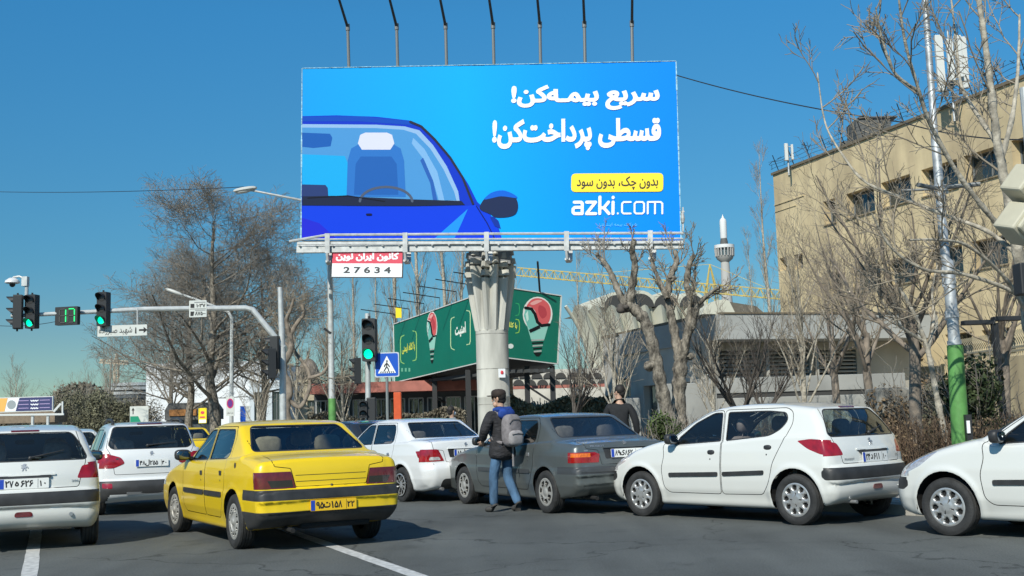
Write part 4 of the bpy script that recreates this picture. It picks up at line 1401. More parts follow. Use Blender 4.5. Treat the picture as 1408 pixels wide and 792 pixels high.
def shrub(loc, rad, seed, mat, n, size, label, name='shrub', group=None, twigs=True, cat='shrub', lump=7, twigmat=None):
    r = empty(name, loc, 0, label, cat, group)
    me = leaf_mesh('foliage', seed, n, size, rad, mat, lump=lump, shell=.35)
    o = link(bpy.data.objects.new('foliage', me), r); o.location = (0, 0, rad[2] * .82); o['kind'] = 'stuff'
    if twigs:
        rng = np.random.default_rng(seed + 5)
        t = np.array([[[0, 0, 0], [0, 0, rad[2] * .15], [0, 0, rad[2] * .3]]], float); tr = np.full((1, 3), .05)
        P1, R1 = grow(rng, t, tr, 14, rad[2] * 1.6, 38, up=.12, jit=.12, S=5, rr=.5, t0=0, fall=.1)
        P1[..., 0] *= rad[0] / rad[2] * 1.0; P1[..., 1] *= rad[1] / rad[2] * 1.0
        P2, R2 = grow(rng, P1, R1, 9, rad[2] * .7, 40, up=.1, jit=.2, S=3, rr=.45, t0=.3, rmin=.005)
        me = mesh_np('stems', [tubes_np(P1, R1, 5), tubes_np(P2, R2, 3)], twigmat or TWIG)
        link(bpy.data.objects.new('stems', me), r)
    return r
# ------------------------------------------------------------------ people
def skin_obj(name, nodes, edges, mat, parent, root=0, sub=2):
    me = bpy.data.meshes.new(name)
    me.from_pydata([n[0] for n in nodes], edges, [])
    me.materials.append(mat)
    o = bpy.data.objects.new(name, me); link(o, parent)
    md = o.modifiers.new('skin', 'SKIN'); md.use_smooth_shade = True; md.branch_smoothing = .6
    if not me.skin_vertices: 
        bm = bmesh.new(); bm.from_mesh(me); bm.verts.layers.skin.verify(); bm.to_mesh(me); bm.free()
    sv = me.skin_vertices[0].data
    for i, n in enumerate(nodes):
        r = n[1]; sv[i].radius = r if hasattr(r, '__len__') else (r, r)
        sv[i].use_root = (i == root)
    sd = o.modifiers.new('subdivision', 'SUBSURF'); sd.levels = sub; sd.render_levels = sub
    return o

SKIN = M('skin', (.50, .31, .22), .55, var=.06, scale=12)
HAIR = M('dark hair', (.022, .018, .015), .7, var=.3, scale=60)
def person(loc, rz, label, J, cloth, hat=None, beard=False, mask=False, hands=True, height=1.75, group=None):
    """J: joints in metres (x right of the figure's own facing is -x; it faces +y); cloth: dict(top, legs, shoes)"""
    r = empty('person', loc, rz, label, 'person', group)
    k = height / 1.75
    r.scale = (k, k, k)
    g = lambda n: J[n]
    nodes = [(g('pelvis'), (.115, .09)), (g('waist'), (.135, .105)), (g('chest'), (.145, .10)), (g('neck0'), (.062, .058)), (g('neck1'), (.055, .055)), (g('head0'), (.066, .07)), (g('head1'), (.076, .092)), (g('head2'), (.060, .072)),
             (g('shL'), .052), (g('elL'), .042), (g('wrL'), .030), (g('shR'), .052), (g('elR'), .042), (g('wrR'), .030),
             (g('hipL'), .080), (g('knL'), .058), (g('anL'), .042), (g('hipR'), .080), (g('knR'), .058), (g('anR'), .042)]
    E_ = [(0, 1), (1, 2), (2, 3), (3, 4), (4, 5), (5, 6), (6, 7), (2, 8), (8, 9), (9, 10), (2, 11), (11, 12), (12, 13), (0, 14), (14, 15), (15, 16), (0, 17), (17, 18), (18, 19)]
    skin_obj('body', nodes, E_, SKIN, r)
    # clothing follows the same joints a little larger
    gr = lambda rr, d: (rr[0] + d, rr[1] + d) if hasattr(rr, '__len__') else rr + d
    t = cloth.get('thick', .022)
    tn = [(g('hem') if 'hem' in J else g('pelvis'), cloth.get('hemr', (.175, .135))), (tuple(Vector(g('pelvis')) + Vector((0, 0, -.02))), cloth.get('hipr', (.20, .16))), (g('waist'), gr((.14, .11), t)), (g('chest'), gr((.165, .12), t)), (g('neck0'), (.130, .112)), (g('collar'), (.084, .080)),
          (g('shL'), .068 + t * .7), (g('elL'), .050 + t * .5), (tuple(Vector(g('elL')).lerp(Vector(g('wrL')), .9)), .038 + t * .5), (g('shR'), .068 + t * .7), (g('elR'), .050 + t * .5), (tuple(Vector(g('elR')).lerp(Vector(g('wrR')), .9)), .038 + t * .5)]
    skin_obj('jacket', tn, [(0, 1), (1, 2), (2, 3), (3, 4), (4, 5), (3, 6), (6, 7), (7, 8), (3, 9), (9, 10), (10, 11)], cloth['top'], r)
    if 'legs' in cloth:
        ln = [(g('pelvis'), (.125, .10)), (g('hipL'), .092), (g('knL'), .075), (tuple(Vector(g('knL')).lerp(Vector(g('anL')), .45)), .070), (tuple(Vector(g('knL')).lerp(Vector(g('anL')), 1.06)), .064),
              (g('hipR'), .092), (g('knR'), .075), (tuple(Vector(g('knR')).lerp(Vector(g('anR')), .45)), .070), (tuple(Vector(g('knR')).lerp(Vector(g('anR')), 1.06)), .064)]
        skin_obj('trousers', ln, [(0, 1), (1, 2), (2, 3), (3, 4), (0, 5), (5, 6), (6, 7), (7, 8)], cloth['legs'], r)
        for s, nm in ((1, 'toL'), (-1, 'toR')):
            a = Vector(g('an' + nm[2])); b = Vector(g(nm)); d = (b - a); 
            heel = a + Vector((0, 0, -.035)) - d.normalized() * .04
            heel = Vector((heel.x, heel.y, max(.040, a.z - .060)))
            skin_obj('shoe', [(tuple(heel), (.050, .050)), (tuple(heel.lerp(b, .5) + Vector((0, 0, .008))), (.056, .050)), (tuple(b), (.052, .038)), (tuple(a + Vector((0, 0, .03))), (.056, .056))], [(0, 1), (1, 2), (0, 3)], cloth['shoes'], r)
    # face, ears, hair
    h1 = Vector(g('head1')); fd = Vector(J.get('look', (0, 1, 0))).normalized(); rt = fd.cross(Vector((0, 0, 1))).normalized()
    f = MB()
    f.sphere(h1 + fd * .088 + Vector((0, 0, -.025)), .018, 8, (1, 1, 1.5))
    for s in (1, -1): f.sphere(h1 + rt * s * .078 + Vector((0, 0, -.02)), 1, 8, (.014, .022, .034))
    f.sphere(h1 + fd * .045 + Vector((0, 0, -.095)), .042, 10)
    f.build('face', SKIN, r, True)
    e = MB()
    for s in (1, -1): e.sphere(h1 + fd * .080 + rt * s * .030 + Vector((0, 0, .004)), .010, 8)
    e.build('eyes', M('eye', (.03, .025, .02), .2), r, True)
    mo = MB(); mo.sphere(h1 + fd * .078 + Vector((0, 0, -.068)), 1, 8, (.022, .012, .006)); mo.build('mouth', M('lips', (.35, .14, .12), .5), r, True)
    hr = MB(); hr.sphere(h1 - fd * .022 + Vector((0, 0, .028)), 1, 16, (.090, .100, .095)); hr.sphere(h1 - fd * .045 + Vector((0, 0, -.03)), 1, 12, (.076, .06, .075))
    hr.build('hair', cloth.get('hair', HAIR), r, True)
    if mask:
        mk = MB(); mk.sphere(h1 + fd * .055 + Vector((0, 0, -.052)), 1, 12, (.066, .055, .052)); mk.build('face_mask', M('white face mask', (.75, .77, .78), .8), r, True)
    if hands:
        for sd in 'LR':
            w = Vector(g('wr' + sd)); el = Vector(g('el' + sd)); d = (w - el).normalized()
            fr = J.get('palm' + sd, (0, 1, 0)); fr = Vector(fr); fr = (fr - d * fr.dot(d)).normalized(); sdv = d.cross(fr)
            hb = MB(); q = Matrix((d, fr, sdv)).transposed()
            hb.sphere(w + d * .045, 1, 12, (.055, .020, .040), .8, q)
            for i, (ln_, off) in enumerate(((.068, -.030), (.078, -.010), (.074, .010), (.058, .028))):
                b0 = w + d * .082 + sdv * off
                b1 = b0 + d * ln_ * .45 + fr * .008; b2 = b1 + d * ln_ * .33 + fr * .022; b3 = b2 + d * ln_ * .18 + fr * .024
                hb.tube([b0, b1, b2, b3], [.0095, .009, .008, .006], 7)
            sgn = -1
            b0 = w + d * .025 + sdv * sgn * .030; hb.tube([b0, b0 + d * .028 + sdv * sgn * .022 + fr * .01, b0 + d * .055 + sdv * sgn * .024 + fr * .022], [.012, .010, .007], 7)
            hb.build('hand', SKIN if not cloth.get('gloves') else cloth['gloves'], r, True)
    return r
# ------------------------------------------------------------------ setting
def C(r, g, b):
    f = lambda c: c / 255 / 12.92 if c <= 10 else ((c / 255 + .055) / 1.055) ** 2.4
    return (f(r), f(g), f(b))

def poly_sheet(name, pts, z, mat, thick=0.0, kind='structure', parent=None):
    mb = MB()
    if area2(pts) < 0: pts = pts[::-1]
    if thick: mb.prism(pts, Matrix.Translation((0, 0, z - thick)), thick)
    else: mb.add([(x, y, z) for x, y in pts], [tuple(range(len(pts)))])
    o = mb.build(name, mat, parent)
    if kind and parent is None: o['kind'] = kind
    return o

def asphalt():
    m = M('asphalt', (.114, .123, .117), .88, var=.2, scale=.5, bump=.55, bscale=220, detail=8)
    nt = m.node_tree; b = nt.nodes['Principled BSDF']
    src = b.inputs['Base Color'].links[0].from_socket
    tcn = nt.nodes.new('ShaderNodeTexCoord')
    # fine aggregate
    n = nt.nodes.new('ShaderNodeTexNoise'); n.inputs['Scale'].default_value = 55; n.inputs['Detail'].default_value = 3
    nt.links.new(tcn.outputs['Object'], n.inputs['Vector'])
    r = nt.nodes.new('ShaderNodeMapRange'); r.inputs[1].default_value = .35; r.inputs[2].default_value = .65; r.inputs[3].default_value = .78; r.inputs[4].default_value = 1.22
    nt.links.new(n.outputs['Fac'], r.inputs[0])
    mx = nt.nodes.new('ShaderNodeMix'); mx.data_type = 'RGBA'; mx.blend_type = 'MULTIPLY'; mx.inputs[0].default_value = 1
    nt.links.new(src, mx.inputs[6]); nt.links.new(r.outputs[0], mx.inputs[7])
    # old repairs and tyre-polished tracks, long along the road
    mp = nt.nodes.new('ShaderNodeMapping'); mp.inputs['Rotation'].default_value = (0, 0, R(-28)); mp.inputs['Scale'].default_value = (.9, .10, 1)
    nt.links.new(tcn.outputs['Object'], mp.inputs['Vector'])
    n2 = nt.nodes.new('ShaderNodeTexNoise'); n2.inputs['Scale'].default_value = 1.2; n2.inputs['Detail'].default_value = 5
    nt.links.new(mp.outputs[0], n2.inputs['Vector'])
    r2 = nt.nodes.new('ShaderNodeMapRange'); r2.inputs[1].default_value = .35; r2.inputs[2].default_value = .7; r2.inputs[3].default_value = .76; r2.inputs[4].default_value = 1.2
    nt.links.new(n2.outputs['Fac'], r2.inputs[0])
    m3 = nt.nodes.new('ShaderNodeMix'); m3.data_type = 'RGBA'; m3.blend_type = 'MULTIPLY'; m3.inputs[0].default_value = 1
    nt.links.new(mx.outputs[2], m3.inputs[6]); nt.links.new(r2.outputs[0], m3.inputs[7])
    # thin cracks and tar joints
    v = nt.nodes.new('ShaderNodeTexVoronoi'); v.feature = 'DISTANCE_TO_EDGE'; v.inputs['Scale'].default_value = .28
    nz = nt.nodes.new('ShaderNodeTexNoise'); nz.inputs['Scale'].default_value = 1.6; nz.inputs['Detail'].default_value = 5
    nt.links.new(tcn.outputs['Object'], nz.inputs['Vector'])
    ad = nt.nodes.new('ShaderNodeVectorMath'); ad.operation = 'MULTIPLY_ADD'; ad.inputs[1].default_value = (1.4, 1.4, 0)
    nt.links.new(nz.outputs['Color'], ad.inputs[0]); nt.links.new(tcn.outputs['Object'], ad.inputs[2])
    nt.links.new(ad.outputs[0], v.inputs['Vector'])
    r3 = nt.nodes.new('ShaderNodeMapRange'); r3.inputs[1].default_value = .0015; r3.inputs[2].default_value = .006; r3.inputs[3].default_value = .5; r3.inputs[4].default_value = 1
    nt.links.new(v.outputs['Distance'], r3.inputs[0])
    m4 = nt.nodes.new('ShaderNodeMix'); m4.data_type = 'RGBA'; m4.blend_type = 'MULTIPLY'; m4.inputs[0].default_value = 1
    nt.links.new(m3.outputs[2], m4.inputs[6]); nt.links.new(r3.outputs[0], m4.inputs[7])
    # oil drips and darker worn blotches
    n5 = nt.nodes.new('ShaderNodeTexNoise'); n5.inputs['Scale'].default_value = 1.9; n5.inputs['Detail'].default_value = 6; n5.inputs['Roughness'].default_value = .62
    nt.links.new(tcn.outputs['Object'], n5.inputs['Vector'])
    r5 = nt.nodes.new('ShaderNodeMapRange'); r5.inputs[1].default_value = .58; r5.inputs[2].default_value = .72; r5.inputs[3].default_value = 1; r5.inputs[4].default_value = .66
    nt.links.new(n5.outputs['Fac'], r5.inputs[0])
    m5 = nt.nodes.new('ShaderNodeMix'); m5.data_type = 'RGBA'; m5.blend_type = 'MULTIPLY'; m5.inputs[0].default_value = 1
    nt.links.new(m4.outputs[2], m5.inputs[6]); nt.links.new(r5.outputs[0], m5.inputs[7])
    nt.links.new(m5.outputs[2], b.inputs['Base Color'])
    return m
ASPH = asphalt()
CONC = M('pale concrete', (.36, .345, .31), .9, var=.22, scale=1.5, bump=.3, bscale=60)
CONC_G = M('grey concrete', (.30, .30, .28), .9, var=.18, scale=.8, bump=.25, bscale=40)
PAVE = M('pavement slabs', (.30, .285, .255), .92, var=.2, scale=2.0, bump=.3, bscale=70)
SOIL = M('dry soil', (.13, .10, .07), .95, var=.4, scale=2, bump=.8, bscale=20)
LINE = M('worn road paint', (.55, .55, .53), .7, var=.28, scale=14, bump=.2, bscale=120, detail=8)
STEEL = M('galvanised steel', (.46, .48, .49), .55, .55, var=.35, scale=9)
POLEW = M('pale grey pole paint', (.52, .54, .53), .5, .2, var=.15, scale=6)
BLACKM = M('black painted metal', (.025, .026, .028), .5)
GREENP = M('green pole paint', (.10, .27, .07), .6, var=.25, scale=5)

poly_sheet('ground', [(-2500, -300), (2500, -300), (2500, 3500), (-2500, 3500)], -.02, M('dusty ground', (.16, .145, .12), .95, var=.2, scale=.2))
poly_sheet('road', [(-60, -30), (24, -30), (24, 10), (66, 44), (70, 60), (6, 31), (-5, 60), (-60, 130), (-120, 130)], 0.0, ASPH)
# near pavement, with the kerb the parked cars stand against
kd = Vector((-.64, .77, 0)).normalized(); kb = Vector((6.0, 13.6, 0)); kn = Vector((kd.y, -kd.x, 0))
def K(t, off=0): p = kb + kd * t + kn * off; return (p.x, p.y)
corner = [(-1.35, 22.9), (-1.4, 24.0), (-.8, 25.0), (.6, 25.9), (4, 27.2)]
near = [K(-17), K(11.2)] + corner + [(62, 43), (62, K(-17)[1])]
far = [(5, 30.6), (.5, 28.6), (-1.6, 27.5), (-3.4, 27.0), (-4.6, 27.4), (-5.6, 29.6), (-9.5, 37), (-17, 48), (-42, 80), (-42, 190), (90, 190), (90, 59)]
pv = poly_sheet('pavement', offset_poly(near, -.15), .125, PAVE, .14)
pf = poly_sheet('pavement', offset_poly(far, -.15), .125, PAVE, .14)
def kerb(path, parent):
    stone = None
    acc = 0
    for a, b in zip(path, path[1:]):
        a = Vector((*a, 0)); b = Vector((*b, 0)); L = (b - a).length; n = max(1, round(L / .8)); d = (b - a) / n
        for i in range(n):
            c = a + d * (i + .5)
            if c.y > 60: continue
            if stone is None:
                mb = MB(); mb.box((0, 0, .068), (.79, .15, .135)); stone = mb.build('kerb_stone', CONC, parent, bevel=0); o = stone
            else: o = stone.copy(); COL.objects.link(o)
            nrm = Vector((d.y, -d.x, 0)).normalized() * .075
            o.location = c + nrm; o.rotation_euler = (0, 0, math.atan2(d.y, d.x)); o.scale = (d.length / .8, 1, 1 + .02 * math.sin(i * 7.3))
kerb([K(-17), K(11.2)] + corner, pv)
kerb([(.5, 28.6), (-1.6, 27.5), (-3.4, 27.0), (-4.6, 27.4), (-5.6, 29.6), (-9.5, 37), (-17, 48)], pf)
# paving slabs one can tell apart beside the kerb: joints as real steps
def slabs(t0, t1):
    mb = MB(); mb.box((0, 0, .0), (.57, .57, .012)); me = None
    for i in range(int((t1 - t0) / .6)):
        for j in range(4):
            x, y = K(t0 + i * .6, .5 + j * .6)
            if me is None: s = mb.build('paving_slab', CONC, pv); me = s
            else: s = me.copy(); COL.objects.link(s)
            s.location = (x, y, .130 + .0015 * ((i * 7 + j * 3) % 4)); s.rotation_euler = (0, 0, math.atan2(kd.y, kd.x))
slabs(-3, 6)
# lane lines: a worn line on each side of the taxi's lane
def lane(a, b, w=.14, z=.004, dash=None):
    a = Vector(a[:2]); b = Vector(b[:2]); d = (b - a).normalized(); n = Vector((-d.y, d.x)) * w / 2
    segs = [(a, b)] if not dash else []
    if dash:
        t = 0; L = (b - a).length
        while t < L: segs.append((a + d * t, a + d * min(L, t + dash[0]))); t += dash[0] + dash[1]
    rnd = random.Random(3)
    for p, q in segs:
        m = max(2, int((q - p).length / .35)); lf = []; rt = []
        for i in range(m + 1):
            c = p.lerp(q, i / m); k = 1 + rnd.uniform(-.06, .06); lf.append(tuple(c + n * k)); rt.append(tuple(c - n * (1 + rnd.uniform(-.06, .06))))
        poly_sheet('lane_marking', lf + rt[::-1], z, LINE)
g1a, g1b = G(596, 800), G(400, 731); d1 = (g1b - g1a)
lane(g1a - d1 * .8, g1b + d1 * 3.2, .15)
g2a, g2b = G(39, 800), G(50, 728); d2 = (g2b - g2a)
lane(g2a - d2 * .6, g2b + d2 * 4, .15)

# planted strip behind the pavement
poly_sheet('planting_bed', [K(-14, 3.2), K(9, 3.2), K(9, 12), K(-14, 16)], .15, SOIL, .05)

# ------------------------------------------------------------------ parked and waiting cars
random.seed(4)
def place(root, rl, head, sp, corner='LR'):
    """put a car with one wheel's ground contact at rl, heading in degrees left of straight ahead"""
    h = R(head); f = Vector((-math.sin(h), math.cos(h), 0)); l = Vector((-math.cos(h), -math.sin(h), 0))
    lx = {'R': -sp['axle'], 'F': sp['axle']}[corner[1]]; ly = {'L': 1, 'R': -1}[corner[0]] * (sp['W'] / 2 - sp['track'] + .07)
    p = Vector((rl[0], rl[1], 0)) - f * lx - l * ly
    k = {1.652: 1.03, 1.694: 1.03, 1.72: 1.0}.get(sp['W'], 1.0); root.scale = (k, k, k)
    root.location = (p.x, p.y, 0); root.rotation_euler = (0, 0, R(90) + h)
    return root
S_T, S_S, S_G = SEDAN('taxi'), SEDAN('samand'), SEDAN('grey')
c_mid, sh_h, _ = build_car(HATCH, WHITE, 'white five door hatchback parked behind the dark grey saloon, its whole left side in view', 'car', 'hatchback_car', 'cars parked along the kerb', ('۲۴', 'د', '۶۱۱', '۱۰'), False, 'nine')
place(c_mid, G(1095, 722), 41, HATCH)
c_right, _, _ = build_car(HATCH, WHITE, 'white hatchback cut off by the right edge, only bonnet and front wheel showing', 'car', 'hatchback_car', 'cars parked along the kerb', ('۵۷', 'ب', '۳۲۴', '۱۰'), False, 'nine')
place(c_right, G(1312, 737), 40, HATCH, 'LF')
c_left, _, _ = build_car(HATCH, WHITE, 'white hatchback cut off by the left edge, seen from straight behind', 'car', 'hatchback_car', 'cars waiting in the left lanes', ('۲۷', 'ه', '۶۲۶', '۱۰'), False, 'nine')
place(c_left, G(128, 747), 23, HATCH, 'RR')
taxi, sh_t, _ = build_car(S_T, TAXI_P, 'bright yellow taxi saloon with black bumpers in the middle lane', 'taxi', 'taxi', 'cars waiting in the left lanes', ('۹۵', 'ت', '۱۵۸', '۲۲'), True, 'slot', seatmat=SEATB, steer=R(4))
place(taxi, G(324, 754), 30, S_T)
grey, _, _ = build_car(S_G, GREY_P, 'dark grey saloon parked beside the standing man with the backpack', 'car', 'saloon_car', 'cars parked along the kerb', ('۸۹', 'ی', '۸۶۲', '۹۹'), False, 'wide')
place(grey, G(752, 705.5), 28, S_G)
white, _, _ = build_car(S_S, WHITE_C, 'clean white saloon parked in front of the dark grey saloon', 'car', 'saloon_car', 'cars parked along the kerb', ('۸۵', 'ل', '۴۴۵', '۱۰'), False, 'alloy')
place(white, G(553, 690), 34, S_S)
suv, _, _ = build_car(WAGON, WHITE_C, 'white crossover with black roof rails between the left hatchback and the taxi', 'car', 'crossover_car', 'cars waiting in the left lanes', ('۴۸', 'ل', '۲۵۵', '۴۰'), False, 'alloy')
place(suv, (-7.02, 19.3), 25, WAGON)
dark, _, _ = build_car(S_S, BLACKP, 'dark saloon half hidden behind the taxi roof, at the foot of the traffic light', 'car', 'saloon_car', 'cars parked along the kerb', None, False, 'alloy')
dark.location = (-3.35, 24.4, 0); dark.rotation_euler = (0, 0, R(90 + 36))
def dup(root, label, loc, head, group):
    c = copy_tree(root); c['label'] = label; c['group'] = group; c.location = loc; c.rotation_euler = (0, 0, R(90 + head)); return c
dup(c_left, 'small far white hatchback between the left hatchback and the white crossover', (-11.9, 30.5, 0), 26, 'cars waiting in the left lanes')
dup(taxi, 'far yellow taxi mostly hidden behind the white crossover and the near taxi', (-10.9, 37.5, 0), 26, 'cars waiting in the left lanes')

# ------------------------------------------------------------------ people
JN = dict(pelvis=(0, 0, .93), waist=(0, 0, 1.06), chest=(0, .01, 1.30), neck0=(0, .0, 1.45), collar=(0, .01, 1.52), neck1=(0, .015, 1.53), head0=(0, .025, 1.60), head1=(0, .03, 1.66), head2=(0, .02, 1.73),
          shL=(-.185, 0, 1.41), elL=(-.26, .02, 1.14), wrL=(-.24, .14, .93), shR=(.185, 0, 1.41), elR=(.26, .02, 1.14), wrR=(.24, .14, .93),
          hipL=(-.09, 0, .88), knL=(-.10, .03, .49), anL=(-.11, 0, .09), toL=(-.13, .14, .035), hipR=(.09, 0, .88), knR=(.10, .03, .49), anR=(.11, 0, .09), toR=(.13, .14, .035))
JACK = M('black quilted jacket', (.024, .023, .026), .85, var=.4, scale=8, bump=1.6, bscale=12, stretch=(1, 1, 1.8))
JEAN = M('blue jeans', (.07, .145, .25), .9, var=.45, scale=5, bump=1.2, bscale=14, stretch=(1, 1, .5))
SHOE = M('dark shoes', (.05, .048, .045), .7)
# man with the backpack: walks away to the left, head turned left
J = dict(JN); J.update(pelvis=(0, 0, .92), waist=(0, .01, 1.05), chest=(-.01, .02, 1.30), hem=(0, 0, .72),
    hipL=(-.09, 0, .87), knL=(-.10, .10, .49), anL=(-.12, .08, .10), toL=(-.18, .22, .035),
    hipR=(.09, 0, .87), knR=(.11, .03, .49), anR=(.15, -.15, .115), toR=(.16, .0, .035),
    shL=(-.20, .01, 1.41), elL=(-.29, .05, 1.16), wrL=(-.22, .19, 1.02), shR=(.20, .01, 1.41), elR=(.26, .06, 1.15), wrR=(.15, .25, 1.05),
    look=(-.64, .77, -.10), head1=(-.02, .03, 1.65), head2=(-.02, .02, 1.72), palmL=(.5, .6, .2), palmR=(-.5, .6, .2))
mp = G(693, 703.5)
man = person((mp.x, mp.y, 0), R(40), 'standing man in dark cap and black jacket carrying a grey backpack beside the grey saloon', J,
             dict(top=JACK, legs=JEAN, shoes=SHOE, thick=.045, hemr=(.25, .20), hipr=(.235, .19)), height=1.80)
cp = MB(); h1 = Vector(J['head1'])
CAPM = M('brown cap', (.035, .024, .020), .85, var=.2, scale=20)
cp.sphere(h1 + Vector((0, -.005, .060)), 1, 16, (.100, .112, .070), .8)
q = Matrix.Rotation(math.atan2(.64, .77), 3, 'Z')
cp.sphere(h1 + q @ Vector((0, .115, .028)), 1, 14, (.070, .060, .009), .8, q)
cp.build('cap', CAPM, man, True)
sg_ = MB(); 
for s in (1, -1): sg_.sphere(h1 + q @ Vector((s * .033, .088, .006)), 1, 10, (.027, .010, .020), .8, q)
sg_.build('sunglasses', M('dark lens', (.01, .01, .01), .1), man, True)
hd = MB(); hd.tube([(-.115, .03, 1.47), (-.10, -.07, 1.475), (0, -.12, 1.46), (.10, -.07, 1.475), (.115, .03, 1.47)], [.03, .045, .055, .045, .03], 8)
hd.sphere((0, -.12, 1.41), 1, 14, (.15, .055, .085), .8)
hd.build('blue_hood', M('blue fabric', (.012, .05, .26), .8, var=.3, scale=14), man, True)
# backpack is carried, so it stands on its own
BAGM = M('grey backpack cloth', (.22, .20, .205), .85, var=.25, scale=14, bump=.3, bscale=60)
bag = empty('backpack', (mp.x, mp.y, 0), R(40), 'grey backpack with a darker pocket on the back of the standing man', 'backpack')
b = MB(); b.sphere((.0, -.235, 1.20), 1, 20, (.158, .105, .245), .62); b.build('main_bag', BAGM, bag, True)
b = MB(); b.sphere((.0, -.325, 1.09), 1, 16, (.132, .060, .115), .6); b.build('front_pocket', M('light grey backpack cloth', (.33, .31, .31), .85, var=.2, scale=20), bag, True)
b = MB()
for s in (1, -1): b.tube([(s * .10, -.14, 1.40), (s * .125, -.02, 1.49), (s * .135, .13, 1.40), (s * .15, .15, 1.22), (s * .16, .0, 1.06), (s * .12, -.16, 1.02)], .022, 6)
b.build('strap', BAGM, bag, True)
b = MB(); b.box((.05, -.19, .82), (.028, .008, .30)); b.build('loose_strap', M('light grey backpack cloth', (.33, .31, .31), .85), bag)
b = MB(); b.tube([(-.12, -.335, 1.30), (-.06, -.34, 1.36), (.06, -.34, 1.36), (.12, -.335, 1.30)], .005, 5); b.tube([(-.11, -.382, 1.14), (0, -.388, 1.155), (.11, -.382, 1.14)], .005, 5)
b.build('zip', BLACKM, bag)
# man in the dark suit walking off behind the grey saloon
J2 = dict(JN); J2.update(look=(-.8, .5, -.1), hem=(0, 0, .74), elR=(.27, -.03, 1.14), wrR=(.30, .03, .88), elL=(-.27, .03, 1.14), wrL=(-.25, .16, .92), toL=(-.14, .2, .04), anL=(-.11, .1, .1), anR=(.11, -.15, .12), toR=(.12, -.02, .04), palmR=(-1, 0, 0))
m2 = P(851, 540, 20.4)
person((m2.x, m2.y, .125), R(-6), 'dark haired man in a black coat walking away behind the grey saloon', J2,
       dict(top=M('black wool coat', (.013, .014, .016), .85, var=.2, scale=20), legs=M('dark trousers', (.025, .025, .028), .85), shoes=SHOE, thick=.035, hemr=(.24, .19), hipr=(.225, .18)), height=1.77)
J3 = dict(JN); J3.update(look=(-.5, -.85, -.1), hem=(0, 0, .75))
m3 = P(622, 580, 27.0)
person((m3.x, m3.y, .0), R(160), 'masked person in grey coat half hidden behind the white saloon near the column', J3,
       dict(top=M('light grey coat', (.22, .23, .25), .85), legs=M('dark trousers', (.025, .025, .028), .85), shoes=SHOE, thick=.03), mask=True, height=1.70)
# people riding in the taxi
def sitting(car, lx, ly, label, top, hair):
    q = car.matrix_basis if False else Matrix.Translation(car.location) @ Matrix.Rotation(car.rotation_euler.z, 4, 'Z')
    Js = dict(JN)
    # seated: y forward
    Js.update(pelvis=(0, 0, .22), waist=(0, -.03, .36), chest=(0, -.07, .58), neck0=(0, -.08, .74), collar=(0, -.07, .80), neck1=(0, -.07, .81), head0=(0, -.06, .87), head1=(0, -.05, .93), head2=(0, -.06, 1.0),
              shL=(-.18, -.07, .69), elL=(-.23, .08, .46), wrL=(-.16, .30, .50), shR=(.18, -.07, .69), elR=(.23, .08, .46), wrR=(.16, .30, .50),
              hipL=(-.09, .02, .2), knL=(-.11, .42, .30), anL=(-.11, .62, .02), toL=(-.11, .72, .0), hipR=(.09, .02, .2), knR=(.11, .42, .30), anR=(.11, .62, .02), toR=(.11, .72, .0))
    p = q @ Vector((lx, ly, .22))
    return person(tuple(p), car.rotation_euler.z - R(90), label, Js, dict(top=top, legs=M('dark trousers', (.025, .025, .028), .85), shoes=SHOE, thick=.02, hair=hair), height=1.72)
sitting(taxi, .16, .36, 'taxi driver seen through the left windows of the near taxi', M('brown jumper', (.12, .08, .06), .9), HAIR)
sitting(taxi, .16, -.36, 'passenger with cropped hair seen through the rear window of the near taxi', M('dark blue jumper', (.03, .05, .10), .9), M('cropped grey brown hair', (.22, .13, .09), .7))
# ------------------------------------------------------------------ the big billboard on its column
def PL(m, px, py):
    """where the sight line of a photo pixel meets the plane of m, in the plane's own x, y"""
    d = ray(px, py); n = m.to_3x3() @ Vector((0, 0, 1)); o = m.translation
    p = EYE + d * ((o - EYE).dot(n) / d.dot(n))
    q = m.inverted() @ p
    return (q.x, q.y)

WHITEP = M('white vinyl print', (.85, .87, .88), .5)
def print_shape(m, parent, pts, col, z, name='print', zoom=None, smooth=False):
    if zoom: pts = [(zoom[0] + x / zoom[2], zoom[1] + y / zoom[2]) for x, y in pts]
    if smooth: pts = catmull(pts, 5, closed=True)
    loc = [PL(m, *p) for p in pts]
    if area2(loc) < 0: loc = loc[::-1]
    mt = col if not isinstance(col, tuple) else M('print %d %d %d' % col, C(*col), .6, spec=.12)
    return flat_poly([loc], name, mt, parent, m, z)
def pbox(m, x0, y0, x1, y1):
    a = PL(m, x0, y1); b = PL(m, x1, y0); c = PL(m, x0, y0); d = PL(m, x1, y1)
    return ((a[0] + c[0]) / 2, (a[1] + d[1]) / 2, (b[0] + d[0]) / 2, (b[1] + c[1]) / 2)

def ad_mat():
    m = bpy.data.materials.new('blue gradient vinyl'); m.use_nodes = True; nt = m.node_tree; b = nt.nodes['Principled BSDF']
    b.inputs['Roughness'].default_value = .6; b.inputs['Specular IOR Level'].default_value = .12
    t = nt.nodes.new('ShaderNodeTexCoord'); s = nt.nodes.new('ShaderNodeSeparateXYZ'); nt.links.new(t.outputs['Generated'], s.inputs[0])
    cr = nt.nodes.new('ShaderNodeValToRGB'); e = cr.color_ramp.elements
    e[0].position = 0; e[0].color = (*C(10, 150, 222), 1); e[1].position = 1; e[1].color = (*C(0, 132, 240), 1)
    x = e.new(.45); x.color = (*C(0, 165, 238), 1); x = e.new(.8); x.color = (*C(0, 140, 242), 1)
    nt.links.new(s.outputs['X'], cr.inputs[0]); nt.links.new(cr.outputs[0], b.inputs['Base Color'])
    return m

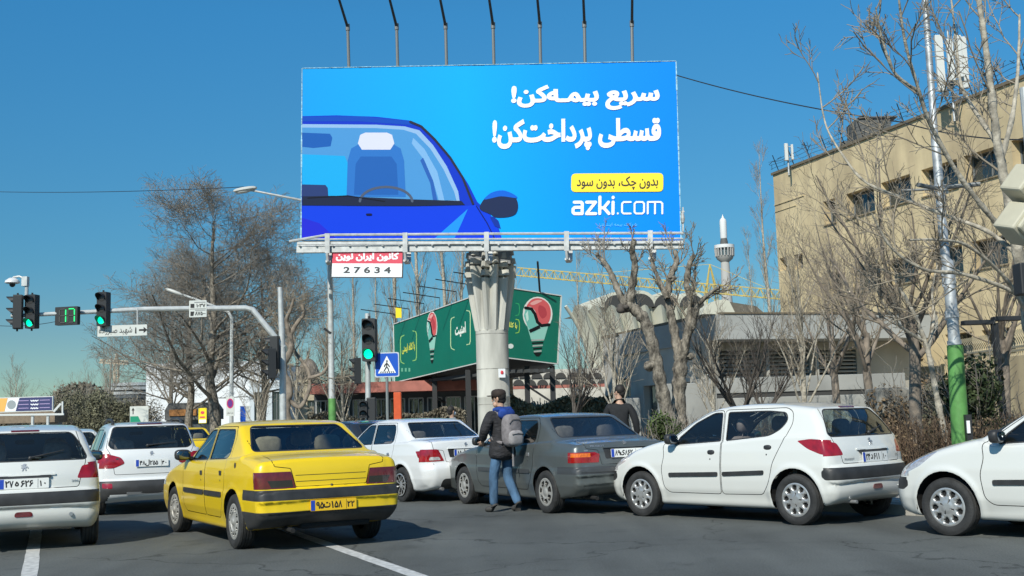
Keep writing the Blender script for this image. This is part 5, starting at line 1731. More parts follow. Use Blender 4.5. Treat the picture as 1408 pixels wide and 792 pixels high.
Yc = 39.5
bl, br_, tl = P(414, 331, 39.2), P(936.5, 331.5, 37.6), P(416, 94.5, 39.2)
mb_ = frame_matrix(bl, br_ - bl, tl - bl)
BW = (br_ - bl).length; BH = (tl - bl).length
if True:
    bx, by = PL(mb_, 415.5, 94); cx_, cy_ = PL(mb_, 929.5, 84)
    corners = [(0, 0), (BW, 0), (cx_, cy_), (bx, by)]
col_base = P(677.5, 500, Yc); col_base.z = .12
bb = empty('billboard', tuple(col_base), 0, 'huge blue advertising billboard on a thick pale concrete column with a flared ribbed top', 'billboard')
inv = Matrix.Translation(-col_base)
def BB(mb, name, mat, parent=None, **k):
    o = mb.build(name, mat, parent or bb, **k)
    if parent is None: o.matrix_local = inv
    return o
p_ = MB(); p_.prism(corners, mb_ @ Matrix.Translation((0, 0, -.45)), .45)
panel = BB(p_, 'panel', M('panel steel', (.35, .36, .37), .6, .3))
face = flat_poly([corners], 'advert', ad_mat(), panel, mb_, .006)
# torn edge strips of the vinyl and the frame
p_ = MB()
rn = random.Random(8)
for i in range(4):
    a = Vector(corners[i]); b = Vector(corners[(i + 1) % 4]); n = 26 if i % 2 == 0 else 12
    for k in range(n):
        u = a.lerp(b, k / n); v = a.lerp(b, (k + .96) / n)
        w = rn.uniform(.02, .05)
        p_.beam(mb_ @ Vector((u.x, u.y, .012)), mb_ @ Vector((v.x, v.y, .012)), w, .02)
p_.build('vinyl_edge', M('frayed vinyl edge', (.30, .52, .62), .7, var=.5, scale=9), panel)
Z = (400, 80, 2.556)
adv = lambda pts, col, z, nm='print', sm=False: print_shape(mb_, face, pts, col, z, nm, Z, sm)
L_ = 40  # left edge of the face in the close-up
DB = (6, 60, 190)
adv([(L_, 204), (160, 201), (300, 206), (415, 219), (455, 238), (520, 300), (580, 375), (625, 445), (655, 505), (700, 548), (728, 590), (742, 636), (33, 636), (L_, 400)], (4, 52, 186), .009, 'printed_car_body')
adv([(L_, 517), (300, 522), (600, 520), (650, 516), (700, 552), (726, 590), (738, 634), (36, 634)], (4, 60, 210), .011, 'printed_bonnet')
adv([(36, 560), (100, 580), (160, 634), (36, 634)], (30, 40, 196), .012, 'printed_bonnet_shade')
adv([(505, 634), (560, 585), (622, 530), (600, 580), (575, 634)], (28, 140, 226), .013, 'printed_highlight')
adv([(L_, 206), (240, 204), (410, 220), (430, 236), (380, 232), (240, 222), (L_, 222)], (6, 72, 178), .011, 'printed_roof')
adv([(L_, 232), (300, 234), (400, 240), (452, 254), (500, 306), (548, 380), (588, 468), (594, 508), (L_, 508)], (140, 176, 214), .013, 'printed_windscreen_edge')
adv([(L_, 244), (300, 246), (396, 252), (440, 266), (490, 318), (536, 390), (574, 470), (582, 500), (L_, 500)], (72, 142, 200), .015, 'printed_windscreen')
adv([(L_, 338), (190, 344), (205, 380), (200, 486), (L_, 486)], (20, 160, 220), .017, 'printed_sky')
adv([(425, 300), (470, 360), (500, 430), (520, 500), (540, 500), (515, 400), (470, 320), (430, 280)], (120, 170, 215), .017, 'printed_reflection')
adv([(455, 360), (490, 440), (500, 500), (515, 500), (500, 430), (465, 350)], (40, 92, 170), .018, 'printed_reflection')
adv([(L_, 262), (138, 266), (146, 280), (140, 310), (80, 316), (L_, 312)], (22, 88, 168), .017, 'printed_inside_mirror')
adv([(L_, 444), (122, 446), (130, 456), (132, 488), (L_, 488)], (38, 58, 108), .019, 'printed_headrest')
# the driver of the advert is left out: an empty driving seat stands there
adv([(196, 488), (200, 360), (212, 318), (250, 296), (350, 296), (386, 318), (398, 360), (404, 488)], (42, 110, 186), .019, 'printed_seat', False)
adv([(236, 300), (244, 250 + 20), (262, 262), (338, 262), (356, 270), (364, 300), (350, 322), (250, 322)], (206, 208, 226), .021, 'printed_headrest')
adv([(222, 480), (228, 372), (246, 346), (354, 346), (372, 372), (378, 480)], (30, 92, 168), .021, 'printed_seat')
adv([(L_, 486), (150, 484), (260, 489), (440, 497), (600, 502), (612, 516), (440, 520), (L_, 518)], (24, 36, 62), .023, 'printed_dashboard')
wl = stroke_loops([[(Z[0] + x / Z[2], Z[1] + y / Z[2]) for x, y in arc(335, 505, 92, 52, 182, 358, 16)]], 3.4)
wl = [[PL(mb_, *p) for p in l] for l in wl]; wl = [l if area2(l) > 0 else l[::-1] for l in wl]
flat_poly(wl, 'printed_steering_wheel', M('print 40 60 90', C(40, 60, 90), .5), face, mb_, .025)
def pstroke(pts, w, col, z, nm, zoom=Z):
    l = stroke_loops([[(zoom[0] + x / zoom[2], zoom[1] + y / zoom[2]) for x, y in pts]], w)
    l = [[PL(mb_, *p) for p in q] for q in l]; l = [q if area2(q) > 0 else q[::-1] for q in l]
    flat_poly(l, nm, M('print %d %d %d' % col, C(*col), .6, spec=.12), face, mb_, z)
pstroke([(60, 492), (200, 484), (330, 504)], 1.4, (12, 18, 32), .027, 'printed_wiper')
pstroke([(420, 224), (458, 240), (505, 285), (560, 350), (604, 420), (640, 512)], 3.2, (38, 42, 58), .027, 'printed_door_pillar')
pstroke([(652, 520), (690, 580), (716, 634)], 1.3, (8, 22, 90), .027, 'printed_bonnet_gap')
pstroke([(268, 550), (282, 550)], 3, (10, 20, 60), .027, 'printed_washer_jet')
adv([(664, 530), (676, 500), (700, 478), (744, 468), (782, 480), (798, 512), (792, 545), (766, 558), (722, 560), (700, 548)], (30, 44, 78), .027, 'printed_wing_mirror', True)
adv([(680, 496), (704, 474), (744, 465), (782, 478), (794, 492), (740, 486), (700, 494)], (14, 96, 204), .029, 'printed_mirror_cap', True)
adv([(700, 560), (716, 590), (738, 600), (730, 572), (712, 556)], (12, 50, 150), .026, 'printed_mirror_foot')
# lettering
letters('سریع بیمـه‌کن!', 'lettering', WHITEP, face, mb_, pbox(mb_, 703, 116, 907, 152), bold=.045, z=.031, rtl=True)
letters('قسطی پرداخت‌کن!', 'lettering', WHITEP, face, mb_, pbox(mb_, 677, 163, 909, 207), bold=.045, z=.031, rtl=True)
x0, y0, x1, y1 = pbox(mb_, 785.5, 238.5, 912, 264)
flat_poly([rrect(x0, y0, x1, y1, .16, 5)], 'yellow_label', M('print yellow', C(250, 222, 30), .5), face, mb_, .031)
letters('بدون چک، بدون سود', 'lettering', INK, face, mb_, pbox(mb_, 793, 242.5, 905, 261.5), bold=.02, z=.033, rtl=True)
def techno(word, box, m, parent, mat, widths, wt, wd, z=.031):
    """rounded square letters drawn with strokes; x-height 1, ascender 1.45"""
    G_ = {'a': [[(.1, 1), (.7, 1), (.8, .9), (.8, 0)], [(.8, .55), (.15, .55), (0, .42), (0, .13), (.12, 0), (.8, 0)]],
          'z': [[(0, 1), (.78, 1), (0, 0), (.8, 0)]], 'k': [[(0, 0), (0, 1.45)], [(0, .5), (.35, .5), (.75, 1)], [(.35, .5), (.8, 0)]],
          'i': [[(0, 0), (0, 1)], [(0, 1.38), (0, 1.42)]], '.': [[(0, 0), (0, .03)]],
          'c': [[(.75, 1), (.14, 1), (0, .86), (0, .14), (.14, 0), (.75, 0)]], 'o': [[(.14, 0), (0, .14), (0, .86), (.14, 1), (.68, 1), (.82, .86), (.82, .14), (.68, 0), (.14, 0)]],
          'm': [[(0, 0), (0, 1), (1.1, 1), (1.25, .86), (1.25, 0)], [(.62, 1), (.62, 0)]]}
    x = 0; lp = []
    for ch, w_ in zip(word, wd):
        for st in G_[ch]: lp += stroke_loops([[(x + a, b) for a, b in st]], wt[0] if w_[1] else wt[1])
        x += w_[0]
    xs = [p[0] for l in lp for p in l]; ys = [p[1] for l in lp for p in l]
    X0, Y0, X1, Y1 = box; sx = (X1 - X0) / (max(xs) - min(xs)); sy = (Y1 - Y0) / (max(ys) - min(ys))
    lp = [[(X0 + (a - min(xs)) * sx, Y0 + (b - min(ys)) * sy) for a, b in l] for l in lp]
    return flat_poly(lp, 'lettering', mat, parent, m, z)
techno('azki.com', pbox(mb_, 786, 269, 912, 296), mb_, face, WHITEP, (0,), (.27, .16),
       [(1.18, 1), (1.15, 1), (1.15, 1), (.42, 1), (.36, 0), (1.08, 0), (1.14, 0), (1.2, 0)])
letters('شرکت بیمه اینترنتی', 'small_print', M('print pale blue', C(90, 190, 240), .5), face, mb_, pbox(mb_, 822, 306.5, 876, 312), z=.031, rtl=True)

# column
cb0 = P(677.5, 500, Yc); wpx = Yc / F_PX
r0 = 22.3 * wpx
def zc_(py): return P(678, py, Yc).z
COLM = M('pale column concrete', (.49, .48, .43), .88, var=.26, scale=2.2, bump=.3, bscale=30, detail=9, stretch=(1, 1, .22))
c = MB()
ztop = zc_(455)
c.lathe([(r0 * 1.02, 0), (r0 * 1.02, 1.0), (r0, 1.02), (r0, ztop - 2.3), (r0 * 1.012, ztop - 2.29), (r0 * 1.012, ztop - 2.24), (r0, ztop - 2.23), (r0, ztop), (r0 * .9, ztop + .02), (r0 * .62, ztop + .3), (r0 * .62, zc_(352))], 40, Matrix.Translation((cb0.x, cb0.y, 0)))
BB(c, 'column', COLM, smooth=True)
for k_, z_ in enumerate((1.9, 3.1, 4.3)):
    mb = MB(); mb.lathe([(r0 + .001, z_), (r0 + .006, z_ + .004), (r0 + .006, z_ + .022), (r0 + .001, z_ + .026)], 40, Matrix.Translation((cb0.x, cb0.y, 0))); BB(mb, 'formwork_joint', M('formwork joint grey', (.30, .29, .26), .9, var=.3, scale=6))  # thin rings in the joints' own darker grey
sk = P(690, 513, Yc - r0); mb = MB(); mb.box((sk.x, sk.y - .0, sk.z), (.24, .02, .30), rz=R(18)); st_ = BB(mb, 'sticker', WHITEP)
mb = MB(); mb.sphere((sk.x + .0, sk.y - .016, sk.z + .02), 1, 8, (.06, .012, .07)); o_ = mb.build('red_mark', M('print 200 50 60', C(200, 50, 60), .6), st_, True)
zt = zc_(352)
for k in range(12):
    a = 2 * math.pi * (k + .5) / 12
    u = Vector((math.cos(a), math.sin(a), 0)); t_ = Vector((-u.y, u.x, 0)); O = Vector((cb0.x, cb0.y, 0))
    hgt = (zc_(368) if k % 2 else zc_(385))
    mb = MB()
    def ring(z, rin, rout, hw):
        return [O + u * rin - t_ * hw + Vector((0, 0, z)), O + u * rout - t_ * hw * .35 + Vector((0, 0, z)), O + u * (rout + .04) + Vector((0, 0, z)), O + u * rout + t_ * hw * .35 + Vector((0, 0, z)), O + u * rin + t_ * hw + Vector((0, 0, z))]
    A_ = ring(ztop, r0 * .86, r0 * .985, r0 * .235); B_ = ring(hgt, r0 * 1.0, r0 * 1.62 if k % 2 else r0 * 1.52, r0 * .30)
    mb.add(A_ + B_, [(0, 1, 6, 5), (1, 2, 7, 6), (2, 3, 8, 7), (3, 4, 9, 8), (4, 0, 5, 9), (9, 8, 7, 6, 5), (0, 4, 3, 2, 1)])
    BB(mb, 'capital_rib', COLM)
    # stepped blocks crowning each rib
    for j in range(3):
        z0 = hgt + .08 + j * .30; z1 = z0 + .19
        s0 = 1.60 - .10 * j
        mb = MB(); A_ = ring(z0, r0 * (1.05 - .05 * j), r0 * s0, r0 * (.34 - .02 * j)); B_ = ring(z1, r0 * (1.0 - .05 * j), r0 * (s0 - .05), r0 * (.32 - .02 * j))
        mb.add(A_ + B_, [(0, 1, 6, 5), (1, 2, 7, 6), (2, 3, 8, 7), (3, 4, 9, 8), (4, 0, 5, 9), (9, 8, 7, 6, 5), (0, 4, 3, 2, 1)])
        BB(mb, 'capital_block', COLM)
    mb = MB(); mb.add(ring(hgt, r0 * .70, r0 * 1.15, r0 * .2) + ring(hgt + .9, r0 * .62, r0 * 1.02, r0 * .17), [(0, 1, 6, 5), (1, 2, 7, 6), (2, 3, 8, 7), (3, 4, 9, 8), (4, 0, 5, 9), (9, 8, 7, 6, 5)])
    BB(mb, 'capital_core', COLM)
mb = MB(); mb.box((cb0.x, cb0.y + .1, (zc_(366) + zc_(339)) / 2), (1.42, 1.3, zc_(339) - zc_(366))); BB(mb, 'steel_head', M('grey head paint', (.22, .23, .24), .6))
mb = MB(); mb.box((cb0.x - .1, cb0.y - .2, zc_(345) + 1.2), (1.0, .7, 3.5)); 
# catwalk: floor beams, rail, hooks
o1 = Vector(mb_ @ Vector((0, 0, 0))); ux = (mb_.to_3x3() @ Vector((1, 0, 0))); uy = (mb_.to_3x3() @ Vector((0, 1, 0))); uz = (mb_.to_3x3() @ Vector((0, 0, 1)))
GALV = M('weathered white steel', (.52, .53, .52), .6, .2, var=.2, scale=5)
def bpt(px, py, dz): 
    q = mb_ @ Matrix.Translation((0, 0, dz)); x, y = PL(q, px, py); return q @ Vector((x, y, 0))
mb = MB()
for (ya, yb, dz, w) in ((334.5, 333.0, .9, .09), (343.5, 337.5, .75, .22), (338.5, 336, .15, .12)):
    mb.beam(bpt(409, ya, dz), bpt(940, yb, dz), w, w)
for k in range(24):
    f_ = k / 23; mb.beam(bpt(412 + f_ * 524, 339 - 2 * f_, .06), bpt(412 + f_ * 524, 337.5 - 2.5 * f_, .95), .06, .04)
BB(mb, 'catwalk', GALV)
mb = MB(); mb.tube([bpt(398, 332, .95), bpt(450, 323, .95), bpt(680, 321.5, .95), bpt(940, 320.5, .95)], .045, 6)
mb.tube([bpt(410, 329, .1), bpt(939, 328, .1)], .03, 6)
BB(mb, 'rail', GALV, smooth=True)
for px in (450, 557, 669, 779, 894):
    yo = 2 - 4 * (px - 450) / 444
    mb = MB()
    pts = [bpt(px, 319 + yo, .98), bpt(px, 346 + yo, .98), bpt(px + 1, 357 + yo, .9), bpt(px + 3, 361 + yo, .6), bpt(px + 5, 358 + yo, .3), bpt(px + 5, 345 + yo, .1)]
    for a, b in zip(pts, pts[1:]): mb.beam(a, b, .16, .07)
    BB(mb, 'hanger', GALV)
mb = MB(); 
for x in (3.2, 6.3, 9.4):
    mb.beam(mb_ @ Vector((x, .3, -.6)), mb_ @ Vector((x, BH - .4, -.6)), .12)
mb.beam(mb_ @ Vector((.3, 1.0, -.6)), mb_ @ Vector((BW - .3, 1.0, -.6)), .16); mb.beam(mb_ @ Vector((.3, 4.4, -.6)), mb_ @ Vector((BW - .3, 4.4, -.6)), .16)
BB(mb, 'back_frame', BLACKM)
mb = MB(); mb.sphere(P(938, 300, 37.7), .09, 8, (1, 1, 2.4)); mb.beam(P(934, 291, 37.7), P(941, 291, 37.7), .05); mb.beam(P(939, 285, 37.7), P(939, 318, 37.7), .04); BB(mb, 'junction_box', GALV)
for i, px in enumerate((480, 547, 614, 679, 743, 804, 869)):
    y = 92 - (px - 480) * .021
    a = bpt(px, y, -.2); top = bpt(px - 2 + i * .3, 34 - i * .8, -.2)
    mb = MB(); mb.tube([a - Vector((0, 0, .5)), top], .055, 8); mb.tube([a.lerp(top, .86), top + Vector((0, 0, .02))], .075, 8)
    arm = BB(mb, 'lamp_arm', M('dull steel', (.20, .21, .21), .6, .4), smooth=True)
    e = top + uz * 2.2 + Vector((0, 0, 1.7)) + ux * (i - 3) * .05
    mb = MB(); mb.tube([top - Vector((0, 0, .1)), e], [.05, .035], 8); mb.build('arm_tip', BLACKM, arm, True)
    mb = MB(); mb.box(e, (.5, .35, .16)); mb.build('floodlight', BLACKM, arm, bevel=.03)
# owner's number board hanging under the catwalk
q = mb_ @ Matrix.Translation((0, 0, .8))
k0, k1, k2 = PL(q, 456, 382), PL(q, 552.5, 379.5), PL(q, 456, 343)
xb0, xb1, yb0, yb1 = k0[0], k1[0], (k0[1] + k1[1]) / 2, k2[1]
ns = empty('number_sign', tuple(q @ Vector(((xb0 + xb1) / 2, yb1, 0))), 0, 'small red and white number board 27634 hanging under the left end of the billboard', 'sign')
inv2 = Matrix.Translation(-ns.location)
mb = MB(); mb.prism([(xb0 - .03, yb0 - .03), (xb1 + .03, yb0 - .03), (xb1 + .03, yb1), (xb0 - .03, yb1)], q @ Matrix.Translation((0, 0, -.05)), .05)
pn = mb.build('board', M('dark sign frame', (.05, .05, .055), .6), ns); pn.matrix_local = inv2
ym = yb0 + (yb1 - yb0) * .49
flat_poly([[(xb0, yb0), (xb1, yb0), (xb1, ym), (xb0, ym)]], 'white_field', WHITEP, pn, q, .004)
flat_poly([[(xb0, ym), (xb1, ym), (xb1, yb1), (xb0, yb1)]], 'red_field', M('print red', C(216, 72, 92), .5), pn, q, .004)
letters('2 7 6 3 4', 'lettering', M('dark grey ink', (.05, .055, .06), .6), pn, q, (xb0 + .40, yb0 + .12, xb1 - .38, ym - .11), bold=.032, z=.008)
letters('کانون ایران نوین', 'lettering', WHITEP, pn, q, (xb0 + .12, ym + .07, xb1 - .12, yb1 - .10), bold=.05, z=.008, rtl=True)

# ------------------------------------------------------------------ the green two-faced hoarding
def board(m, w, h, prints, parent, name):
    mb = MB(); mb.prism([(0, 0), (w, 0), (w, h), (0, h)], m @ Matrix.Translation((0, 0, -.25)), .25)
    o = mb.build(name, M('dark board back', (.03, .035, .035), .8), parent)
    f = flat_poly([[(.04, .04), (w - .04, .04), (w - .04, h - .04), (.04, h - .04)]], 'poster', M('green vinyl', C(0, 110, 90), .55, var=.06, scale=.8), o, m, .01)
    mb = MB()
    for a, b in (((0, 0), (w, 0)), ((0, h), (w, h)), ((0, 0), (0, h)), ((w, 0), (w, h))): mb.beam(m @ Vector((*a, .02)), m @ Vector((*b, .02)), .07, .05)
    mb.build('frame', M('white frame', (.6, .62, .6), .6), o)
    return o, f
gA, gB, gT = P(543, 526, 66.0), P(690, 491.5, 54.5), P(543, 440, 66.0)
m1 = frame_matrix(gA, gB - gA, gT - gA); w1 = (gB - gA).length; h1_ = (P(690, 394.5, 54.5) - gB).length
gs = empty('green_hoarding', (gB.x, gB.y, .12), 0, 'two faced green hoarding on black steel legs behind the concrete column', 'hoarding')
gi = Matrix.Translation(-gs.location)
b1, f1 = board(m1, w1, h1_, None, gs, 'left_board'); b1.matrix_local = gi
gC = P(765, 500.5, 56.0); m2_ = frame_matrix(gB + Vector((.05, 0, 0)), gC - gB, Vector((0, 0, 1))); w2 = (gC - gB).length
b2, f2 = board(m2_, w2, h1_, None, gs, 'right_board'); b2.matrix_local = gi
def gprint(m, f, loops, col, z, nm='print'):
    lp = []
    for l in loops:
        l = [PL(m, *p) for p in l]; lp.append(l if area2(l) > 0 else l[::-1])
    return flat_poly(lp, nm, M('print %d %d %d' % col, C(*col), .6, spec=.12), f, m, z)
def bulb(m, f, cx, cy, rx, ry, h):
    K_ = lambda pts: [(cx + x * rx, cy + y * ry) for x, y in pts]
    gprint(m, f, [K_(arc(0, 0, 1.0, 1.0, 0, 360, 24)[:-1])], (224, 226, 220), .016, 'bulb_glass')
    gprint(m, f, [K_([(-.75, .55), (.75, .55), (.45, 1.45), (-.45, 1.45)])], (150, 205, 190), .018, 'bulb_neck')
    gprint(m, f, [K_([(-.93, .1), (-.80, -.35), (-.45, -.35), (-.15, .05), (-.1, .5), (.1, .8), (-.3, 1.1), (-.70, .65)])], (116, 190, 176), .020, 'bulb_glass')
    gprint(m, f, [K_(catmull([(-.75, -.45), (-.35, -.86), (.25, -.88), (.75, -.55), (.88, 0), (.70, .50), (.25, .56), (.02, .30), (-.15, -.15), (-.45, -.42)], 4, True))], (212, 96, 98), .022, 'red_helmet')
    gprint(m, f, [K_(catmull([(.1, -.5), (.5, -.35), (.6, .05), (.3, .25), (.05, -.1)], 4, True))], (184, 72, 80), .024, 'red_helmet'); gprint(m, f, [K_(catmull([(-.5, -.62), (-.1, -.80), (.3, -.78), (.1, -.66), (-.3, -.52)], 4, True))], (232, 168, 162), .024, 'helmet_shine'); gprint(m, f, [K_([(-.82, .0), (-.66, -.2), (-.6, .3), (-.72, .45)])], (196, 228, 216), .024, 'glass_shine')
    gprint(m, f, [stroke for stroke in stroke_loops([K_([(-.82, -.36), (-.42, -.30), (-.18, .0), (-.02, .45), (.25, .66), (.75, .60)])], .16 * min(rx, ry) + .8)], (28, 32, 34), .026, 'helmet_edge')
    gprint(m, f, [K_([(-.6, .9), (.1, .62), (.2, .8), (-.5, 1.08)])], (28, 32, 34), .027, 'helmet_peak')
    for j in range(5):
        y = 1.46 + j * .16
        gprint(m, f, [K_([(-.42 + .04 * j, y), (.42 - .04 * j, y - .04), (.42 - .04 * j, y + .05), (-.42 + .04 * j, y + .09)])], (170, 178, 172) if j % 2 == 0 else (30, 34, 34), .020, 'bulb_cap')
    gprint(m, f, [K_([(-.3, 2.2), (.3, 2.2), (.1, 2.42), (-.1, 2.42)])], (30, 34, 34), .020, 'bulb_cap')
bulb(m1, f1, 594.5, 449, 7.2, 21, 0)
bulb(m2_, f2, 739, 432, 20.5, 24, 0)
def brackets(m, f, x0, y0, x1, y1, y2, y3, col):
    a = stroke_loops([[(x0 + 5, y0), (x0 + 1, y0 + 2), (x0, y0 + 6), (x0, y3 - 6), (x0 + 1, y3 - 2), (x0 + 5, y3)]], 1.1)
    b = stroke_loops([[(x1 - 5, y1), (x1 - 1, y1 + 1), (x1, y1 + 5), (x1, y2 - 5), (x1 - 1, y2 - 1), (x1 - 5, y2)]], 1.1)
    gprint(m, f, a + b, col, .016, 'bracket')
brackets(m1, f1, 551, 461, 573, 455, 496, 500, (150, 205, 120))
brackets(m1, f1, 620, 436, 647, 427, 474, 481, (190, 220, 170))
brackets(m2_, f2, 690, 437, 714, 439, 458, 458, (150, 205, 90))
brackets(m2_, f2, 690, 417, 714, 417, 434, 434, (60, 170, 110))
def ptext(m, f, s, box, col, bold=.03):
    letters(s, 'lettering', M('print %d %d %d' % col, C(*col), .6, spec=.12), f, m, pbox(m, *box), bold=bold, z=.018, rtl=True)
ptext(m1, f1, 'با کلاه ایمنی', (553, 472, 571, 485), (214, 222, 90))
ptext(m1, f1, 'امنیت', (626, 444, 641, 463), (232, 238, 228), .04)
ptext(m2_, f2, 'با کلاه', (697, 443, 711, 452), (225, 232, 110))
gprint(m1, f1, [[(552 + 5 * i, 506), (554.5 + 5 * i, 506), (554.5 + 5 * i, 511), (552 + 5 * i, 511)] for i in range(3)], (110, 180, 150), .016, 'small_emblem')
gprint(m2_, f2, [arc(702, 476, 4, 3.4, 0, 360, 12)[:-1]], (220, 228, 222), .016, 'small_emblem')
# soffit slats, legs and braces
mb = MB()
hb = min(gA.z, gB.z)
for k in range(9):
    a = gA + (gB - gA) * (k / 9.0 + .04) ; b = gC + (gB - gC) * (.1 + k / 12)
for k in range(7):
    v = Vector((.45 * k + .3, 1.9 + .25 * k, 0))
    p0 = Vector((gA.x + .5 + k * .75, gA.y, hb - .06)); p1 = Vector((gB.x + k * .36 + .2, gB.y + .5, hb - .02))
    o_ = mb
    bm_ = MB(); bm_.beam(p0, p1, .12, .16); s_ = bm_.build('soffit_slat', M('soffit steel', (.07, .075, .078), .7), gs); s_.matrix_local = gi
bm_ = MB(); bm_.add([gA + Vector((0, 0, .02)), gB + Vector((0, 0, .02)), gC + Vector((0, 0, .02)), gC + Vector((-.5, 9.5, .02))], [(0, 1, 2, 3)]); s_ = bm_.build('underside', M('soffit steel', (.07, .075, .078), .7), gs); s_.matrix_local = gi
for (px, Y) in ((597, 62.5), (620, 66), (724, 56.2), (759, 56.2), (643, 58)):
    t = P(px, 500, Y); mb = MB(); mb.box((t.x, t.y, 2.0), (.26, .26, 3.9)); s_ = mb.build('leg', BLACKM, gs); s_.matrix_local = gi
mb = MB()
for a, b in ((P(724, 530, 56.2), P(759, 553, 56.2)), (P(759, 556, 56.2), P(724, 580, 56.2)), (P(597, 545, 62.5), P(622, 560, 66)), (P(622, 557, 66), P(597, 578, 62.5))): mb.beam(a, b, .10)
s_ = mb.build('brace', BLACKM, gs); s_.matrix_local = gi
for k in range(7):
    c_ = m1 @ Vector((w1 * (.02 + k * .155), h1_, 0)); mb = MB(); nrm = m1.to_3x3() @ Vector((0, 0, 1))
    mb.tube([c_, c_ + Vector((0, 0, .55)), c_ + Vector((0, 0, .75)) + nrm * 2.1], .026, 6); s_ = mb.build('lamp_arm', BLACKM, gs); s_.matrix_local = gi
c_ = m2_ @ Vector((w2 * .6, h1_, 0)); mb = MB(); mb.tube([c_, c_ + Vector((-.1, -1.6, 1.3))], .05, 6); s_ = mb.build('lamp_arm', BLACKM, gs); s_.matrix_local = gi

# ------------------------------------------------------------------ traffic lights, signs and lamps
SIGB = M('black signal housing', (.022, .024, .026), .55)
GLOW = M('green signal light', (0, .35, .20), .4, emit=(0.0, 1.0, .45), estr=1.6)
LENS0 = M('unlit signal lens', (.05, .05, .05), .25)
def signal_head(o, rz, parent, n=3, lit=2, s=1.0, name='signal_head', lens_r=.115):
    """o: centre; faces local -y turned by rz"""
    m = Matrix.Translation(o) @ Matrix.Rotation(rz, 4, 'Z') @ Matrix.Scale(s, 4)
    h = .34 * n
    mb = MB()
    mb.prism(rrect(-.16, -h / 2, .16, h / 2, .03, 3), m @ Matrix.Rotation(R(90), 4, 'X') @ Matrix.Translation((0, 0, -.14)), .24)
    hd_ = mb.build(name, SIGB, parent)
    for i in range(n):
        z = h / 2 - .17 - i * .34
        q = m @ Matrix.Translation((0, -.105, z)) @ Matrix.Rotation(R(90), 4, 'X')
        mb = MB(); mb.lathe([(0, .018), (lens_r * .6, .014), (lens_r, 0)], 20, q); mb.build('lens', GLOW if i == lit else LENS0, hd_, True)
        mb = MB()
        pr = []
        for k in range(15):
            a = R(-25 + 230 * k / 14); d = .22 * (.35 + .65 * max(0, math.sin(a)) ** .7 if math.sin(a) > 0 else .3)
            pr.append((math.cos(a) * (lens_r + .014), math.sin(a) * (lens_r + .014), d))
        vs = [q @ Vector((x, y, 0)) for x, y, d in pr] + [q @ Vector((x, y, d)) for x, y, d in pr] + [q @ Vector((x * .94, y * .94, 0)) for x, y, d in pr] + [q @ Vector((x * .94, y * .94, d)) for x, y, d in pr]
        nn = 15; fs = []
        for k in range(nn - 1): fs += [(k, k + 1, nn + k + 1, nn + k), (2 * nn + k + 1, 2 * nn + k, 3 * nn + k, 3 * nn + k + 1), (nn + k, nn + k + 1, 3 * nn + k + 1, 3 * nn + k)]
        mb.add(vs, fs); mb.build('visor', SIGB, hd_, True, angle=50)
    mb = MB(); mb.cyl(m @ Vector((0, 0, -h / 2 - .07)), m @ Vector((0, 0, -h / 2)), .03 * s, 8); mb.cyl(m @ Vector((0, 0, h / 2)), m @ Vector((0, 0, h / 2 + .06)), .03 * s, 8); mb.build('bracket', SIGB, hd_)
    return hd_
# mast arm on the left
base = P(389, 560, 35.4); base.z = .12
mast = empty('signal_mast', (0, 0, 0), 0, 'long white signal mast arm reaching over the left lanes with green lights and a countdown', 'traffic light')
mb = MB(); mb.tube([(base.x, base.y, .12), (base.x, base.y, 3.6), tuple(P(385, 395, 35.4))], [.11, .10, .075], 12); mb.lathe([(.24, 0), (.24, .05), (.13, .08)], 12, Matrix.Translation((base.x, base.y, .12))); mb.build('post', POLEW, mast, True)
arm_pts = [P(390, 478, 35.4), P(347, 425.5, 35.2), P(338, 423.5, 35.2), P(200, 425, 34.6), P(15, 434.5, 33.6)]
mb = MB(); mb.tube(arm_pts, [.095, .09, .088, .075, .055], 10); mb.build('arm', POLEW, mast, True)
hs = .98
h_b = signal_head(P(44, 428.5, 33.6), R(-12), mast, s=hs); h_c = signal_head(P(142, 425, 34.2), R(-14), mast, s=1.0)
h_a = signal_head(P(24, 429, 33.5), R(-78), mast, s=hs, lit=9)
signal_head(P(378, 485, 35.3), R(-100), mast, s=1.0, lit=9); signal_head(P(373, 500, 34.9), R(-70), mast, s=.9, lit=9)
# countdown display reading 17
cm = P(93, 434.5, 33.9); q = Matrix.Translation(cm) @ Matrix.Rotation(R(-10), 4, 'Z') @ Matrix.Rotation(R(90), 4, 'X')
mb = MB(); mb.prism(rrect(-.36, -.27, .36, .27, .02, 2), q @ Matrix.Translation((0, 0, -.08)), .16); cd = mb.build('countdown_display', SIGB, mast)
SEGOFF = M('unlit segment', (.07, .075, .07), .5); SEGON = M('lit green segment', (0, .4, .1), .5, emit=(0.02, 1, .25), estr=1.1)
for dx, on in ((-.11, 'bc'), (.17, 'abc')):
    S_ = {'a': ((-.08, .20), (.08, .20)), 'b': ((.10, .18), (.10, .02)), 'c': ((.10, -.02), (.10, -.18)), 'd': ((-.08, -.20), (.08, -.20)), 'e': ((-.10, -.02), (-.10, -.18)), 'f': ((-.10, .18), (-.10, .02)), 'g': ((-.08, 0), (.08, 0))}
    for nm, (a, b) in S_.items():
        mb = MB(); mb.beam(q @ Vector((a[0] + dx, a[1], .085)), q @ Vector((b[0] + dx, b[1], .085)), .026, .026); mb.build('segment', SEGON if nm in on else SEGOFF, cd)
